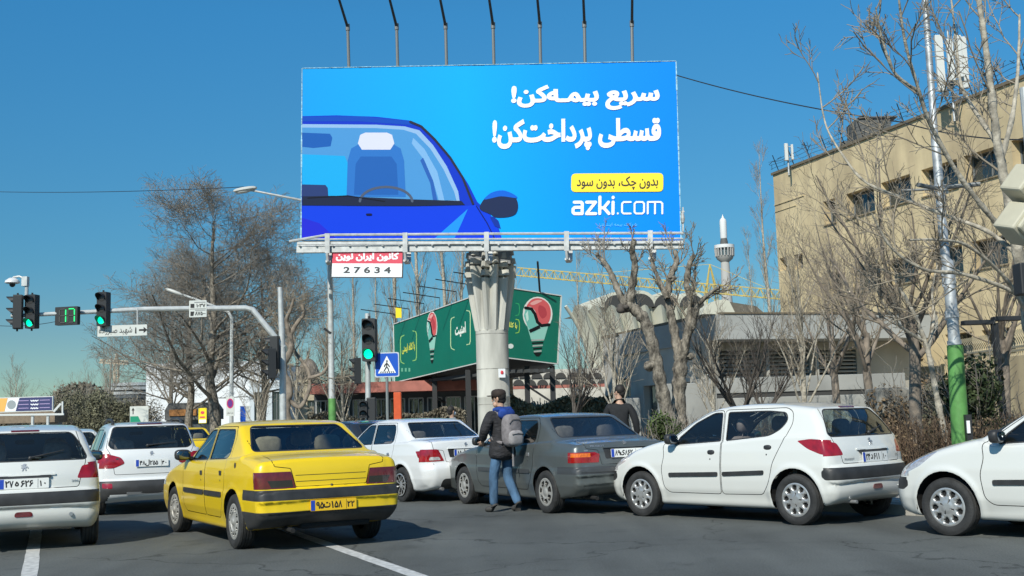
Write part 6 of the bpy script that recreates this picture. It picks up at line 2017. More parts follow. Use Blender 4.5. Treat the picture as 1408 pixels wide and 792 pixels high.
# dome camera on a riser
cam_ = empty('dome_camera', tuple(P(37, 425, 33.6)), 0, 'white dome camera on a short riser at the end of the signal mast arm', 'camera')
ci = Matrix.Translation(-cam_.location)
mb = MB(); mb.tube([P(36, 432, 33.6), P(37, 384, 33.6)], .055, 8); mb.box(P(35, 387, 33.6), (.16, .18, .28)); mb.tube([P(34, 384, 33.6), P(27, 380, 33.6), P(19, 381, 33.6), P(17, 384, 33.6)], .03, 8); s_ = mb.build('riser', POLEW, cam_, True); s_.matrix_local = ci
mb = MB(); mb.lathe([(0, .13), (.10, .12), (.20, .04), (.215, -.02), (.16, -.04), (0, -.045)], 20, Matrix.Translation(P(17, 388, 33.6))); s_ = mb.build('shade', M('white camera shade', (.7, .7, .7), .4), cam_, True); s_.matrix_local = ci
mb = MB(); mb.sphere(P(17, 391, 33.6), .085, 14); s_ = mb.build('lens_dome', SIGB, cam_, True); s_.matrix_local = ci
# signs
SIGNW = M('white sign sheet', (.60, .62, .58), .5, var=.05, scale=3)
def sign(name, label, px0, py0, px1, py1, Y, mat, depth=.03, rz=0.0, rim=None, r=.02, cat='sign'):
    a, b, c_ = P(px0, py1, Y), P(px1, py1, Y), P(px0, py0, Y)
    w = (b - a).length; h = (c_ - a).length; ctr = P((px0 + px1) / 2, (py0 + py1) / 2, Y)
    m = Matrix.Translation(ctr) @ Matrix.Rotation(rz, 4, 'Z') @ Matrix.Rotation(R(90), 4, 'X') @ Matrix.Translation((-w / 2, -h / 2, 0))
    root = empty(name, tuple(ctr), 0, label, cat); ii = Matrix.Translation(-ctr)
    mb = MB(); mb.prism(rrect(0, 0, w, h, r, 3), m @ Matrix.Translation((0, 0, -depth)), depth); o = mb.build('sign_board', mat if rim is None else rim, root); o.matrix_local = ii
    if rim is not None: flat_poly([rrect(.025, .025, w - .025, h - .025, r, 3)], 'sign_face', mat, o, m, .003)
    return root, o, m, w, h, ii
sr, so, sm, sw, sh_, ii = sign('street_sign', 'white street name sign with an arrow hanging from the signal mast arm', 134, 447, 202, 462, 34.3, SIGNW)
letters('شهید صبرزاده', 'lettering', INK, so, sm, (sw * .03, sh_ * .12, sw * .70, sh_ * .88), bold=.0, z=.006, rtl=True)
aw = sw * .84; flat_poly([[(aw, sh_ * .42), (aw + .14, sh_ * .42), (aw + .14, sh_ * .22), (aw + .25, sh_ * .5), (aw + .14, sh_ * .78), (aw + .14, sh_ * .58), (aw, sh_ * .58)]], 'arrow', INK, so, sm, .006)
flat_poly([[(sw * .76, sh_ * .2), (sw * .79, sh_ * .2), (sw * .785, sh_ * .75), (sw * .765, sh_ * .75)]], 'small_mark', INK, so, sm, .006)
mb = MB(); mb.cyl(P(189, 424, 34.4), P(189, 447, 34.4), .025, 6); mb.cyl(P(147, 426, 34.3), P(147, 447, 34.3), .025, 6); s_ = mb.build('hanger', POLEW, sr); s_.matrix_local = ii
sr, so, sm, sw, sh_, ii = sign('number_sign', 'small square white sign with two phone numbers on the signal mast arm', 260, 413, 284, 436, 34.5, SIGNW)
letters('۱۰۳۷', 'lettering', INK, so, sm, (sw * .42, sh_ * .58, sw * .94, sh_ * .80), bold=.03, z=.006)
letters('۸۷۵۰۰', 'lettering', INK, so, sm, (sw * .34, sh_ * .10, sw * .94, sh_ * .34), bold=.03, z=.006)
flat_poly([[(sw * .08, sh_ * .56), (sw * .30, sh_ * .56), (sw * .30, sh_ * .80), (sw * .08, sh_ * .80)], [(sw * .08, sh_ * .08), (sw * .24, sh_ * .08), (sw * .30, sh_ * .34), (sw * .08, sh_ * .34)]], 'symbol', INK, so, sm, .006)
flat_poly([[(sw * .04, sh_ * .48), (sw * .96, sh_ * .48), (sw * .96, sh_ * .5), (sw * .04, sh_ * .5)]], 'divider', INK, so, sm, .006)
flat_poly([[(sw * .30, sh_ * .86), (sw * .94, sh_ * .86), (sw * .94, sh_ * .91), (sw * .30, sh_ * .91)], [(sw * .35, sh_ * .39), (sw * .94, sh_ * .39), (sw * .94, sh_ * .43), (sw * .35, sh_ * .43)]], 'small_print', M('grey print', (.25, .26, .26), .6), so, sm, .006)
# signal post in front of the green hoarding
pb = P(506, 560, 28.2)
sp_ = empty('traffic_light', (pb.x, pb.y, .125), 0, 'kerbside traffic light post with a green light beside the blue crossing sign', 'traffic light')
si = Matrix.Translation(-sp_.location)
mb = MB(); mb.tube([(pb.x, pb.y, .12), (pb.x, pb.y, 1.0), tuple(P(505, 431, 28.2))], [.075, .07, .06], 12); s_ = mb.build('post', POLEW, sp_, True); s_.matrix_local = si
for (px, py, Y, rz, lit, sc_) in ((508, 467.5, 27.9, R(-8), 2, 1.02), (491, 510, 28.1, R(-75), 9, .62)):
    s_ = signal_head(P(px, py, Y), rz, sp_, lit=lit, s=sc_); s_.matrix_local = si
s_ = signal_head(P(499, 563, 28.0), R(8), sp_, n=2, lit=9, s=.62, lens_r=.13); s_.matrix_local = si
mb = MB(); mb.box(P(511, 568, 28.1), (.22, .2, .75)); s_ = mb.build('control_box', SIGB, sp_, bevel=.02); s_.matrix_local = si
# pedestrian crossing sign
BLUE = M('blue sign sheet', C(10, 82, 190), .4)
sr, so, sm, sw, sh_, ii = sign('crossing_sign', 'square blue pedestrian crossing sign with a white triangle on its own grey post', 515, 484.5, 549, 518.5, 28.0, BLUE, rim=M('sign rim', (.55, .6, .65), .5), r=.05, rz=R(-4))
tri = [(sw * .13, sh_ * .16), (sw * .87, sh_ * .16), (sw * .5, sh_ * .86)]
flat_poly([tri], 'white_triangle', WHITEP, so, sm, .006)
W_ = lambda pts: [(a * sw, b * sh_) for a, b in pts]
fig = stroke_loops([W_([(.50, .58), (.49, .42)]), W_([(.49, .42), (.55, .34), (.57, .25)]), W_([(.49, .42), (.44, .34), (.39, .26)]), W_([(.50, .56), (.57, .48), (.60, .42)]), W_([(.50, .56), (.43, .50), (.40, .43)])], .028)
fig.append(arc(.505 * sw, .645 * sh_, .022, .024, 0, 360, 10)[:-1])
fig += [W_([(.22 + .09 * k, .17), (.265 + .09 * k, .17), (.285 + .08 * k, .235), (.245 + .08 * k, .235)]) for k in range(7)]
flat_poly([l if area2(l) > 0 else l[::-1] for l in fig], 'walking_figure', INK, so, sm, .009)
mb = MB(); t0 = P(532, 519, 28.05); mb.tube([(t0.x, t0.y, .12), (t0.x, t0.y, t0.z + .4)], .035, 8); s_ = mb.build('post', M('grey sign post', (.28, .30, .29), .5, .4), sr, True); s_.matrix_local = ii
# orange post
t0 = P(547, 560, 32.0); op = empty('orange_post', (t0.x, t0.y, .12), 0, 'square orange red post with a pale sticker under the green hoarding', 'post')
mb = MB(); mb.box((0, 0, 1.05), (.21, .21, 2.1)); mb.build('post_body', M('orange paint', (.62, .09, .02), .6, var=.15, scale=5), op, bevel=.02)
mb = MB(); mb.box((.0, -.11, 1.25), (.05, .01, .22)); mb.box((.0, -.11, .62), (.09, .01, .12)); mb.build('sticker', WHITEP, op)
# tall street lamp whose head shows left of the billboard
lb = P(457, 575, 41.0)
lp_ = empty('street_lamp', (lb.x, lb.y, .12), 0, 'tall street lamp with a green painted foot just left of the billboard column', 'street lamp')
li = Matrix.Translation(-lp_.location)
tp_ = P(452, 250, 41.0)
mb = MB(); mb.tube([(lb.x, lb.y, .12), (lb.x - .02, lb.y, 5), tuple(tp_)], [.12, .105, .07], 12); s_ = mb.build('post', POLEW, lp_, True); s_.matrix_local = li
mb = MB(); mb.cyl((lb.x, lb.y, .125), (lb.x, lb.y, P(456, 548, 41.0).z), .135, 12); s_ = mb.build('green_foot', GREENP, lp_, True); s_.matrix_local = li
mb = MB(); mb.tube([P(452, 292, 41.0), P(430, 281, 40.9), P(413, 275, 40.7), P(352, 263, 40.5), P(344, 261.5, 40.5)], [.05, .045, .045, .035, .04], 8); s_ = mb.build('arm', POLEW, lp_, True); s_.matrix_local = li
qh = Matrix.Rotation(R(-8), 3, 'Y')
mb = MB(); mb.sphere(P(337, 260.5, 40.5), 1, 14, (.44, .17, .085), .8, qh); s_ = mb.build('lamp_head', M('pale lamp housing', (.55, .56, .53), .45), lp_, True); s_.matrix_local = li
mb = MB(); mb.sphere(P(335, 263, 40.5), 1, 12, (.30, .13, .07), .9, qh); s_ = mb.build('lens', M('frosted lamp lens', (.60, .62, .60), .25), lp_, True); s_.matrix_local = li
mb = MB(); mb.beam(P(446, 452, 41.0), P(455, 458, 40.9), .08); s_ = mb.build('hook', BLACKM, lp_); s_.matrix_local = li
# curved lamp farther back
l2 = P(318, 575, 48.0)
lq = empty('street_lamp', (l2.x, l2.y, .12), 0, 'thin curved street lamp in front of the big plane tree, head bent to the left', 'street lamp')
mb = MB(); mb.tube([(l2.x, l2.y, .12), tuple(P(318.5, 470, 48)), tuple(P(319, 438, 48)), tuple(P(314, 429, 48)), tuple(P(300, 423, 48)), tuple(P(262, 409, 48)), tuple(P(250, 405, 48))], [.09, .08, .07, .06, .055, .05, .05], 8); s_ = mb.build('post', POLEW, lq, True); s_.matrix_local = Matrix.Translation(-lq.location)
mb = MB(); mb.sphere(P(240, 401.5, 48), 1, 12, (.42, .15, .08), .8, Matrix.Rotation(R(22), 3, 'Y')); s_ = mb.build('lamp_head', M('pale lamp housing', (.55, .56, .53), .45), lq, True); s_.matrix_local = Matrix.Translation(-lq.location)
# silver utility pole with green foot on the right
u0 = P(1321, 600, 17.0)
up_ = empty('utility_pole', (u0.x, u0.y, .13), 0, 'silver steel utility pole with a green painted foot behind the right hatchback', 'pole')
ui = Matrix.Translation(-up_.location)
tp_ = [P(1321, 606, 17), P(1313, 475, 17)]
mb = MB(); mb.tube([(tp_[0].x + .01, tp_[0].y, .13), tuple(tp_[0]), tuple(tp_[1])], [.132, .128, .115], 16); s_ = mb.build('green_foot', GREENP, up_, True); s_.matrix_local = ui
mb = MB(); mb.tube([P(1313, 478, 17), P(1303, 360, 17), P(1300, 356, 17), P(1286, 190, 17), P(1285, 186, 17), P(1272, 0, 17), P(1267, -70, 17)], [.088, .084, .070, .066, .055, .048, .045], 14); mb.cyl(P(1312, 468, 17), P(1312.7, 474, 17), .105, 14); s_ = mb.build('shaft', STEEL, up_, True); s_.matrix_local = ui
for py, r_ in ((432, .10), (386, .098), (372, .096), (258, .09)): 
    x = 1272 + (py / 478) * 41; mb = MB(); mb.cyl(P(x, py, 17), P(x + .4, py + 5, 17), r_, 12); mb.beam(P(x - 9, py + 2, 17), P(x + 9, py + 2, 17), .04, .14); s_ = mb.build('clamp', STEEL, up_); s_.matrix_local = ui
mb = MB(); mb.tube([P(1262, 254, 16.7), P(1292, 260, 17)], .035, 8); mb.tube([P(1292, 258, 17), P(1348, 253, 16.8)], .035, 8); mb.tube([P(1240, 262, 17.2), P(1290, 260, 17)], .02, 8); s_ = mb.build('crossarm', M('dull steel', (.20, .21, .21), .6, .4), up_, True); s_.matrix_local = ui
mb = MB(); mb.box(P(1331, 590, 16.85), (.085, .12, .42)); s_ = mb.build('black_box', BLACKM, up_); s_.matrix_local = ui
mb = MB(); mb.box(P(1331.5, 587, 16.77), (.045, .02, .18)); s_ = mb.build('label_plate', WHITEP, up_); s_.matrix_local = ui
# signal lights seen from behind at the right edge
eb = empty('traffic_light', tuple(P(1412, 300, 14.3)), 0, 'beige backed signal heads on a leaning bracket at the far right edge', 'traffic light')
ei = Matrix.Translation(-eb.location); BEI = M('beige housing', (.50, .47, .36), .5, var=.06, scale=5)
for (px, py) in ((1412, 256), (1403, 308)):
    c_ = P(px, py, 14.3); q = Matrix.Rotation(R(38), 3, 'Y') @ Matrix.Rotation(R(25), 3, 'Z')
    mb = MB(); mb.box(c_, (.42, .36, .40), m=q); mb.box(c_ + q @ Vector((-.02, -.20, 0)), (.32, .07, .32), m=q); s_ = mb.build('signal_housing', BEI, eb, bevel=.03); s_.matrix_local = ei
mb = MB(); mb.box(P(1409, 384, 14.3), (.20, .24, .40)); s_ = mb.build('dark_visor', SIGB, eb, bevel=.02); s_.matrix_local = ei
tb = P(1420, 384, 14.4); mb = MB(); mb.tube([(tb.x + .12, tb.y, .12), (tb.x + .1, tb.y, 5.4)], .065, 10); s_ = mb.build('post', POLEW, eb, True); s_.matrix_local = ei
# cables
def cable(label, pts, r, name='cable'):
    mb = MB(); n = 24; out = []
    for a, b, sag in pts:
        for k in range(n + 1):
            t = k / n; p = Vector(a).lerp(Vector(b), t); p.z -= sag * 4 * t * (1 - t); out.append(p)
    mb.tube(out, r, 5)
    o = mb.build(name, BLACKM, None, True); tag(o, label, 'cable'); return o
cable('black overhead cable running from behind the billboard to the tan building', [(P(925, 102, 40), P(1240, 168, 33), .16), (P(1240, 168, 33), P(1420, 192, 29), .15)], .020)
cable('thin overhead wire from the left edge to the tall street lamp', [(P(-30, 263, 60), P(335, 257, 42), .12)], .014)
cable('thin wire passing behind the left signal lights', [(P(-20, 446, 48), P(110, 434, 42), .2)], .012)
# ------------------------------------------------------------------ buildings
def child(mb, name, mat, parent, **k):
    """parts given in world coordinates, under an unrotated root"""
    o = mb.build(name, mat, parent, **k); o.matrix_local = Matrix.Translation(-parent.location); return o

def wall_with_openings(m, w, h, holes, t, mat, parent, name='wall'):
    """a slab whose openings are real: cells between the opening lines are filled unless inside one"""
    xs = sorted({0, w, *[c for hh in holes for c in (hh[0], hh[2])]}); ys = sorted({0, h, *[c for hh in holes for c in (hh[1], hh[3])]})
    mb = MB()
    def q(*p): mb.add([m @ Vector(a) for a in p], [(0, 1, 2, 3)])
    def inside(x, y): return any(a < x < c and b < y < d for a, b, c, d in holes)
    for i in range(len(xs) - 1):
        j = 0
        while j < len(ys) - 1:
            x = (xs[i] + xs[i + 1]) / 2
            if inside(x, (ys[j] + ys[j + 1]) / 2): j += 1; continue
            k = j
            while k + 1 < len(ys) - 1 and not inside(x, (ys[k + 1] + ys[k + 2]) / 2): k += 1
            a, b, c, d = xs[i], ys[j], xs[i + 1], ys[k + 1]
            q((a, b, 0), (c, b, 0), (c, d, 0), (a, d, 0)); q((a, d, -t), (c, d, -t), (c, b, -t), (a, b, -t))
            j = k + 1
    for a, b, c, d in holes:
        q((a, b, -t), (c, b, -t), (c, b, 0), (a, b, 0)); q((a, d, 0), (c, d, 0), (c, d, -t), (a, d, -t))
        q((a, b, 0), (a, d, 0), (a, d, -t), (a, b, -t)); q((c, b, -t), (c, d, -t), (c, d, 0), (c, b, 0))
    q((0, h, 0), (w, h, 0), (w, h, -t), (0, h, -t)); q((0, 0, 0), (0, h, 0), (0, h, -t), (0, 0, -t)); q((w, 0, -t), (w, h, -t), (w, h, 0), (w, 0, 0))
    return child(mb, name, mat, parent)

PANE = glass_mat('building window glass', tint=(.25, .32, .34), film=.55, filmcol=(.05, .075, .085))
WFRAME = M('grey window frame', (.16, .17, .17), .5)
def window(m, a, b, c, d, parent, deep=.35, n=2, mat=WFRAME):
    mb = MB(); z = -deep
    for p, q_ in (((a, b), (c, b)), ((c, b), (c, d)), ((c, d), (a, d)), ((a, d), (a, b))): mb.beam(m @ Vector((*p, z)), m @ Vector((*q_, z)), .07, .07)
    for k in range(1, n): x = a + (c - a) * k / n; mb.beam(m @ Vector((x, b, z + .004)), m @ Vector((x, d, z + .004)), .05, .06)
    f = child(mb, 'window', mat, parent)
    for k in range(n):
        x0 = a + (c - a) * k / n + .03; x1 = a + (c - a) * (k + 1) / n - .03
        g = MB(); g.add([m @ Vector(p) for p in ((x0, b + .03, z - .01 - .004 * k), (x1, b + .03, z - .01 - .004 * k), (x1, d - .03, z - .01 - .004 * k), (x0, d - .03, z - .01 - .004 * k))], [(0, 1, 2, 3)])
        g.build('pane', PANE, f)
    return f

def tan_mat():
    m = M('tan rendered wall', (.60, .485, .30), .92, var=.12, scale=1.1, bump=.35, bscale=26, detail=8)
    nt = m.node_tree; b = nt.nodes['Principled BSDF']; src = b.inputs['Base Color'].links[0].from_socket
    t = nt.nodes.new('ShaderNodeTexCoord'); mp = nt.nodes.new('ShaderNodeMapping'); mp.inputs['Scale'].default_value = (.55, .55, .09)
    nt.links.new(t.outputs['Object'], mp.inputs['Vector'])
    n = nt.nodes.new('ShaderNodeTexNoise'); n.inputs['Scale'].default_value = 1.7; n.inputs['Detail'].default_value = 7; nt.links.new(mp.outputs[0], n.inputs['Vector'])
    cr = nt.nodes.new('ShaderNodeValToRGB'); e = cr.color_ramp.elements
    e[0].position = .30; e[0].color = (.72, .70, .70, 1); e[1].position = .62; e[1].color = (1.10, 1.10, 1.06, 1)
    nt.links.new(n.outputs['Fac'], cr.inputs[0])
    mx = nt.nodes.new('ShaderNodeMix'); mx.data_type = 'RGBA'; mx.blend_type = 'MULTIPLY'; mx.inputs[0].default_value = 1
    nt.links.new(src, mx.inputs[6]); nt.links.new(cr.outputs[0], mx.inputs[7]); nt.links.new(mx.outputs[2], b.inputs['Base Color'])
    return m
TAN = tan_mat()
tA = P(1063, 243, 57.0); tA.z = 0; tB = P(1408, 100, 41.0); tB.z = 0; tu = (tB - tA).normalized()
mt = frame_matrix(tA, tu, (0, 0, 1)); TW = 36.0; TH = 13.25
tan = empty('office_building', tuple(tA), 0, 'tan rendered office block with deep set windows and wire along its roof edge', 'building')
def hole(px0, py0, px1, py1):
    a = PL(mt, px0, (py0 + py1) / 2); b = PL(mt, px1, (py0 + py1) / 2); c = PL(mt, (px0 + px1) / 2, py0); d = PL(mt, (px0 + px1) / 2, py1)
    return [a[0], d[1], b[0], c[1]]
HO = [hole(1133, 277, 1149, 312), hole(1164, 262, 1203, 299), hole(1212, 245, 1253, 284), hole(1267, 222, 1317, 258), hole(1326, 206, 1379, 244), hole(1391, 185, 1440, 222),
      hole(1072, 354, 1082, 372), hole(1092, 349, 1104, 370), hole(1141, 379, 1157, 410), hole(1172, 367, 1211, 401), hole(1219, 352, 1262, 388), hole(1276, 338, 1324, 376), hole(1336, 322, 1385, 362),
      hole(1146, 482, 1160, 508), hole(1180, 474, 1214, 500), hole(1226, 466, 1268, 495), hole(1300, 456, 1337, 484), hole(1350, 446, 1395, 474)]
for row in ((0, 1, 2, 3, 4, 5), (8, 9, 10, 11, 12), (13, 14, 15, 16, 17)):        # one floor, one height
    lo = sum(HO[i][1] for i in row) / len(row); hi = sum(HO[i][3] for i in row) / len(row)
    for i in row: HO[i][1], HO[i][3] = lo, hi
for i, x0 in enumerate((TW * .80, TW * .91)):
    for r_ in (1, 9, 14): HO.append([x0, HO[r_][1], x0 + 2.2, HO[r_][3]])
wall_with_openings(mt, TW, TH, HO, .55, TAN, tan)
for i, (a, b, c, d) in enumerate(HO):
    window(mt, a, b, c, d, tan, .42, 2 if c - a > .9 else 1)
    if c - a > .9:
        mb = MB(); mb.box(mt @ Vector(((a + c) / 2, b - .04, .03)), (c - a + .1, .10, .05), rz=math.atan2(tu.y, tu.x)); child(mb, 'sill', M('stone sill', (.30, .24, .15), .9), tan)
wd = mt.to_3x3() @ Vector((0, 0, -1))
mb = MB()                                                          # the sides, back and roof
c0 = [mt @ Vector((0, 0, -.02)), mt @ Vector((TW, 0, -.02)), mt @ Vector((TW, 0, -16)), mt @ Vector((0, 0, -16))]
up3 = Vector((0, 0, TH - .3))
mb.add(c0 + [p + up3 for p in c0], [(0, 3, 7, 4), (3, 2, 6, 7), (2, 1, 5, 6)]); child(mb, 'side_wall', TAN, tan)
mb = MB(); mb.add([p + up3 for p in c0], [(0, 1, 2, 3)]); child(mb, 'roof', CONC_G, tan)
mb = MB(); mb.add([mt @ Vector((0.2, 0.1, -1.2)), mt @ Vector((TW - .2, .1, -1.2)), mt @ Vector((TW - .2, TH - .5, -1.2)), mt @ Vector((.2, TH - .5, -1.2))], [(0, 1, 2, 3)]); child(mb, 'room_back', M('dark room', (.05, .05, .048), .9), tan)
mb = MB(); mb.beam(mt @ Vector((-.06, TH + .05, -.26)), mt @ Vector((TW + .06, TH + .05, -.26)), .70, .12); child(mb, 'coping', M('dark coping', (.16, .13, .09), .8), tan)
mb = MB(); mb.beam(mt @ Vector((0, TH - 1.55, .02)), mt @ Vector((2.6, TH - 1.55, .02)), .05, .05); mb.beam(mt @ Vector((0, TH - 1.9, .02)), mt @ Vector((1.9, TH - 1.9, .02)), .03, .03); child(mb, 'string_course', TAN, tan)
bw = MB()
for k in range(3):
    pts = []
    for i in range(73): pts.append(mt @ Vector((TW * i / 72, TH + .28 + .17 * k + .03 * math.sin(i * 1.9 + k), .10 + .06 * k)))
    bw.tube(pts, .009, 4)
wr = empty('barbed_wire', tuple(mt @ Vector((0, TH, 0))), 0, 'black barbed wire on slanted brackets along the roof edge of the tan building', 'barbed wire')
child(bw, 'wire', BLACKM, wr)
for i in range(26):
    p = mt @ Vector((.4 + i * 1.38, TH + .1, -.1)); q2 = mt @ Vector((.4 + i * 1.38 + .15, TH + .88, .32)); mb = MB(); mb.beam(p, q2, .03, .03); child(mb, 'bracket', BLACKM, wr)
    mb2 = MB()
for i in range(1):
    mb = MB()
    rr = random.Random(2)
    for j in range(70):
        s_ = rr.uniform(0, TW); c_ = mt @ Vector((s_, TH + .35 + rr.uniform(0, .5), .15)); dv = Vector((rr.uniform(-1, 1), rr.uniform(-1, 1), rr.uniform(-.3, 1))).normalized() * .16; mb.beam(c_ - dv, c_ + dv, .022)
    child(mb, 'barb', BLACKM, wr)['kind'] = 'stuff'
# roof things
rb = P(1195, 188, 52); r_ = empty('roof_hut', (rb.x, rb.y, TH - .2), 0, 'low dark plant housing on the roof of the tan building', 'roof housing')
mb = MB(); mb.box((0, 0, .75), (1.6, 1.5, 1.5)); mb.box((.2, 0, 1.53), (1.8, 1.7, .08)); mb.build('housing', M('dark sheet metal', (.10, .10, .095), .7, var=.2), r_, bevel=.03)
mb = MB(); mb.cyl((-1.1, 0, 0), (-1.1, 0, .6), .25, 10); mb.build('vent', M('dark sheet metal', (.10, .10, .095), .7), r_, True)
def antenna(px, py0, py1, Y, panels, label):
    b_ = P(px, py1, Y); t_ = P(px, py0, Y); r_ = empty('cell_antenna', tuple(b_), 0, label, 'antenna'); h = t_.z - b_.z
    mb = MB(); mb.cyl((0, 0, -.6), (0, 0, h), .05, 8); mb.build('mast', STEEL, r_, True)
    for dx, dy, w, z0, z1 in panels:
        mb = MB(); mb.box((dx, dy, h * (z0 + z1) / 2), (w, .16, h * (z1 - z0))); mb.beam((0, 0, h * (z0 + .15)), (dx, dy, h * (z0 + .15)), .03); mb.beam((0, 0, h * (z1 - .1)), (dx, dy, h * (z1 - .1)), .03)
        mb.build('panel_antenna', M('white antenna shell', (.62, .63, .60), .5), r_, bevel=.03)
    return r_
antenna(1084, 198, 224, 55, [(-.1, -.1, .16, .1, 1), (.2, -.05, .10, .15, .95)], 'slim white antenna at the far left corner of the tan roof')
an = antenna(1311, 42, 146, 44, [(-.48, -.2, .30, .18, .92), (-.12, -.35, .24, .3, .85), (.22, -.3, .26, .35, .9), (.50, -.1, .26, .22, .9)], 'cluster of tall white mobile phone antennas on a mast above the tan roof')
mb = MB()
for dx, z in ((-.3, .5), (-.15, .75), (.1, .9), (.3, .55), (0, .35)): mb.box((dx, -.15, z), (.16, .14, .2))
mb.tube([(-.3, -.1, .9), (-.35, -.1, .3), (.0, -.1, -.2), (.1, 0, -.6)], .03, 5); mb.tube([(.3, -.1, .9), (.4, -.1, .4), (.2, -.1, 0), (.1, 0, -.6)], .03, 5)
mb.build('radio_box', M('dark sheet metal', (.10, .10, .095), .7), an)

# ------------------------------------------------------------------ low grey concrete building with the wide roof slab
gr_c = P(955, 436, 42.0); GH = gr_c.z; gl_ = P(829, 467, 52.0); gr_r = P(1262, 441, 45.0)
gb = empty('gallery_building', (gr_c.x, gr_c.y, 0), 0, 'low grey concrete building with a wide overhanging roof slab behind the pollarded trees', 'building')
SLABM = M('light roof concrete', (.36, .37, .36), .9, var=.12, scale=.9, bump=.2, bscale=30)
WARM_CONC = M('warm grey concrete', (.38, .365, .325), .9, var=.2, scale=.7, bump=.3, bscale=30)  # one even warm grey for the recessed wall and piers
cc = Vector((gr_c.x, gr_c.y, 0)); cr_ = Vector((gr_r.x, gr_r.y, 0)); cl_ = Vector((gl_.x, gl_.y, 0))
ur = (cr_ - cc).normalized(); mR = frame_matrix(cc, ur, (0, 0, 1)); RW = (cr_ - cc).length
mb = MB(); mb.prism([(0.4, GH - .92), (RW, GH - .92), (RW, GH), (0.4, GH)], mR @ Matrix.Translation((0, 0, -8)), 9.2); child(mb, 'roof_slab', SLABM, gb, bevel=.02)
mb = MB(); mb.prism([(0.4, GH + .003), (RW, GH + .003), (RW, GH + .06), (.4, GH + .06)], mR @ Matrix.Translation((0, 0, 1.0)), .25); child(mb, 'roof_trim', M('dark coping', (.16, .13, .09), .8), gb)
wall_with_openings(mR @ Matrix.Translation((0, 0, -.3)), RW, GH - .93, [[.9 + 2.1 * k, 2.35, 2.8 + 2.1 * k, 3.68] for k in range(int(RW / 2.1) - 1)], .3, WARM_CONC, gb)
for k in range(int(RW / 2.1) - 1):
    a = .9 + 2.1 * k
    for j in range(9):
        mb = MB(); z = 2.42 + j * .145; mb.box(mR @ Vector((a + .95, z, -.38)), (1.86, .13, .03), m=Matrix.Rotation(math.atan2(ur.y, ur.x), 3, 'Z') @ Matrix.Rotation(R(30), 3, 'X')); child(mb, 'louvre_slat', M('grey louvre', (.40, .39, .355), .7), gb)
    mb = MB(); mb.add([mR @ Vector(p) for p in ((a, 2.36, -.56), (a + 1.9, 2.36, -.56), (a + 1.9, 3.67, -.56), (a, 3.67, -.56))], [(0, 1, 2, 3)]); child(mb, 'louvre_backing', M('dark room', (.05, .05, .048), .9), gb)
    mb = MB(); mb.box(mR @ Vector((a - .1, 2.55, .0)), (.12, .3, 2.8)); child(mb, 'pier', WARM_CONC, gb)
# left wing stepping back
ul = (cc + ur * .4 - cl_).normalized(); mL = frame_matrix(cl_, ul, (0, 0, 1)); LW = (cc + ur * .4 - cl_).length
wall_with_openings(mL, LW, GH, [[1.0, 2.2, 3.0, 3.0], [4.4, 1.3, 6.4, 2.6], [7.6, 1.3, 9.4, 2.6]], .4, M('pale grey wall', (.46, .44, .40), .9, var=.15, scale=1.0), gb)
for a in ([1.0, 2.2, 3.0, 3.0], [4.4, 1.3, 6.4, 2.6], [7.6, 1.3, 9.4, 2.6]): window(mL, *a, gb, .3, 2)
mb = MB(); mb.beam(mL @ Vector((0, GH + .05, -.2)), mL @ Vector((LW, GH + .05, -.2)), .5, .12); child(mb, 'coping', M('dark coping', (.16, .13, .09), .8), gb)
# terrace walls in front
tw = empty('terrace_wall', (gr_c.x, gr_c.y - 6, 0), 0, 'low pale concrete terrace walls with a dark slot in front of the grey building', 'wall')
for (px0, px1, y0_, y1_, Y, th) in ((842, 880, 548, 600, 33, .5), (905, 985, 528, 600, 35, .4), (960, 1245, 521, 538, 38, 1.2), (985, 1245, 548, 600, 36.5, .6)):
    a = P(px0, y0_, Y); b = P(px1, y0_, Y); bt = P((px0 + px1) / 2, y1_, Y)
    z1 = max(.13, bt.z) ; mb = MB(); mb.box(((a.x + b.x) / 2, Y + th / 2, (a.z + z1) / 2), (b.x - a.x, th, max(.2, a.z - z1))); child(mb, 'concrete_panel', CONC_G, tw, bevel=.02)
mb = MB(); a = P(985, 538, 37.6); b = P(1245, 538, 37.6); mb.box(((a.x + b.x) / 2, 38.2, 1.5), (b.x - a.x, .3, 1.3)); child(mb, 'dark_slot', M('dark room', (.05, .05, .048), .9), tw)
rk = P(1222, 560, 25.0); k_ = empty('concrete_block', (rk.x, rk.y, .1), 0, 'stained concrete block with a dark patch beside the dry hedge', 'block')
mb = MB(); mb.box((0, 0, .85), (.75, .9, 1.7)); mb.box((.45, .2, .75), (.5, .6, 1.5)); mb.build('block', M('stained concrete', (.26, .25, .22), .95, var=.55, scale=1.6, bump=.5, bscale=8), k_, bevel=.06)

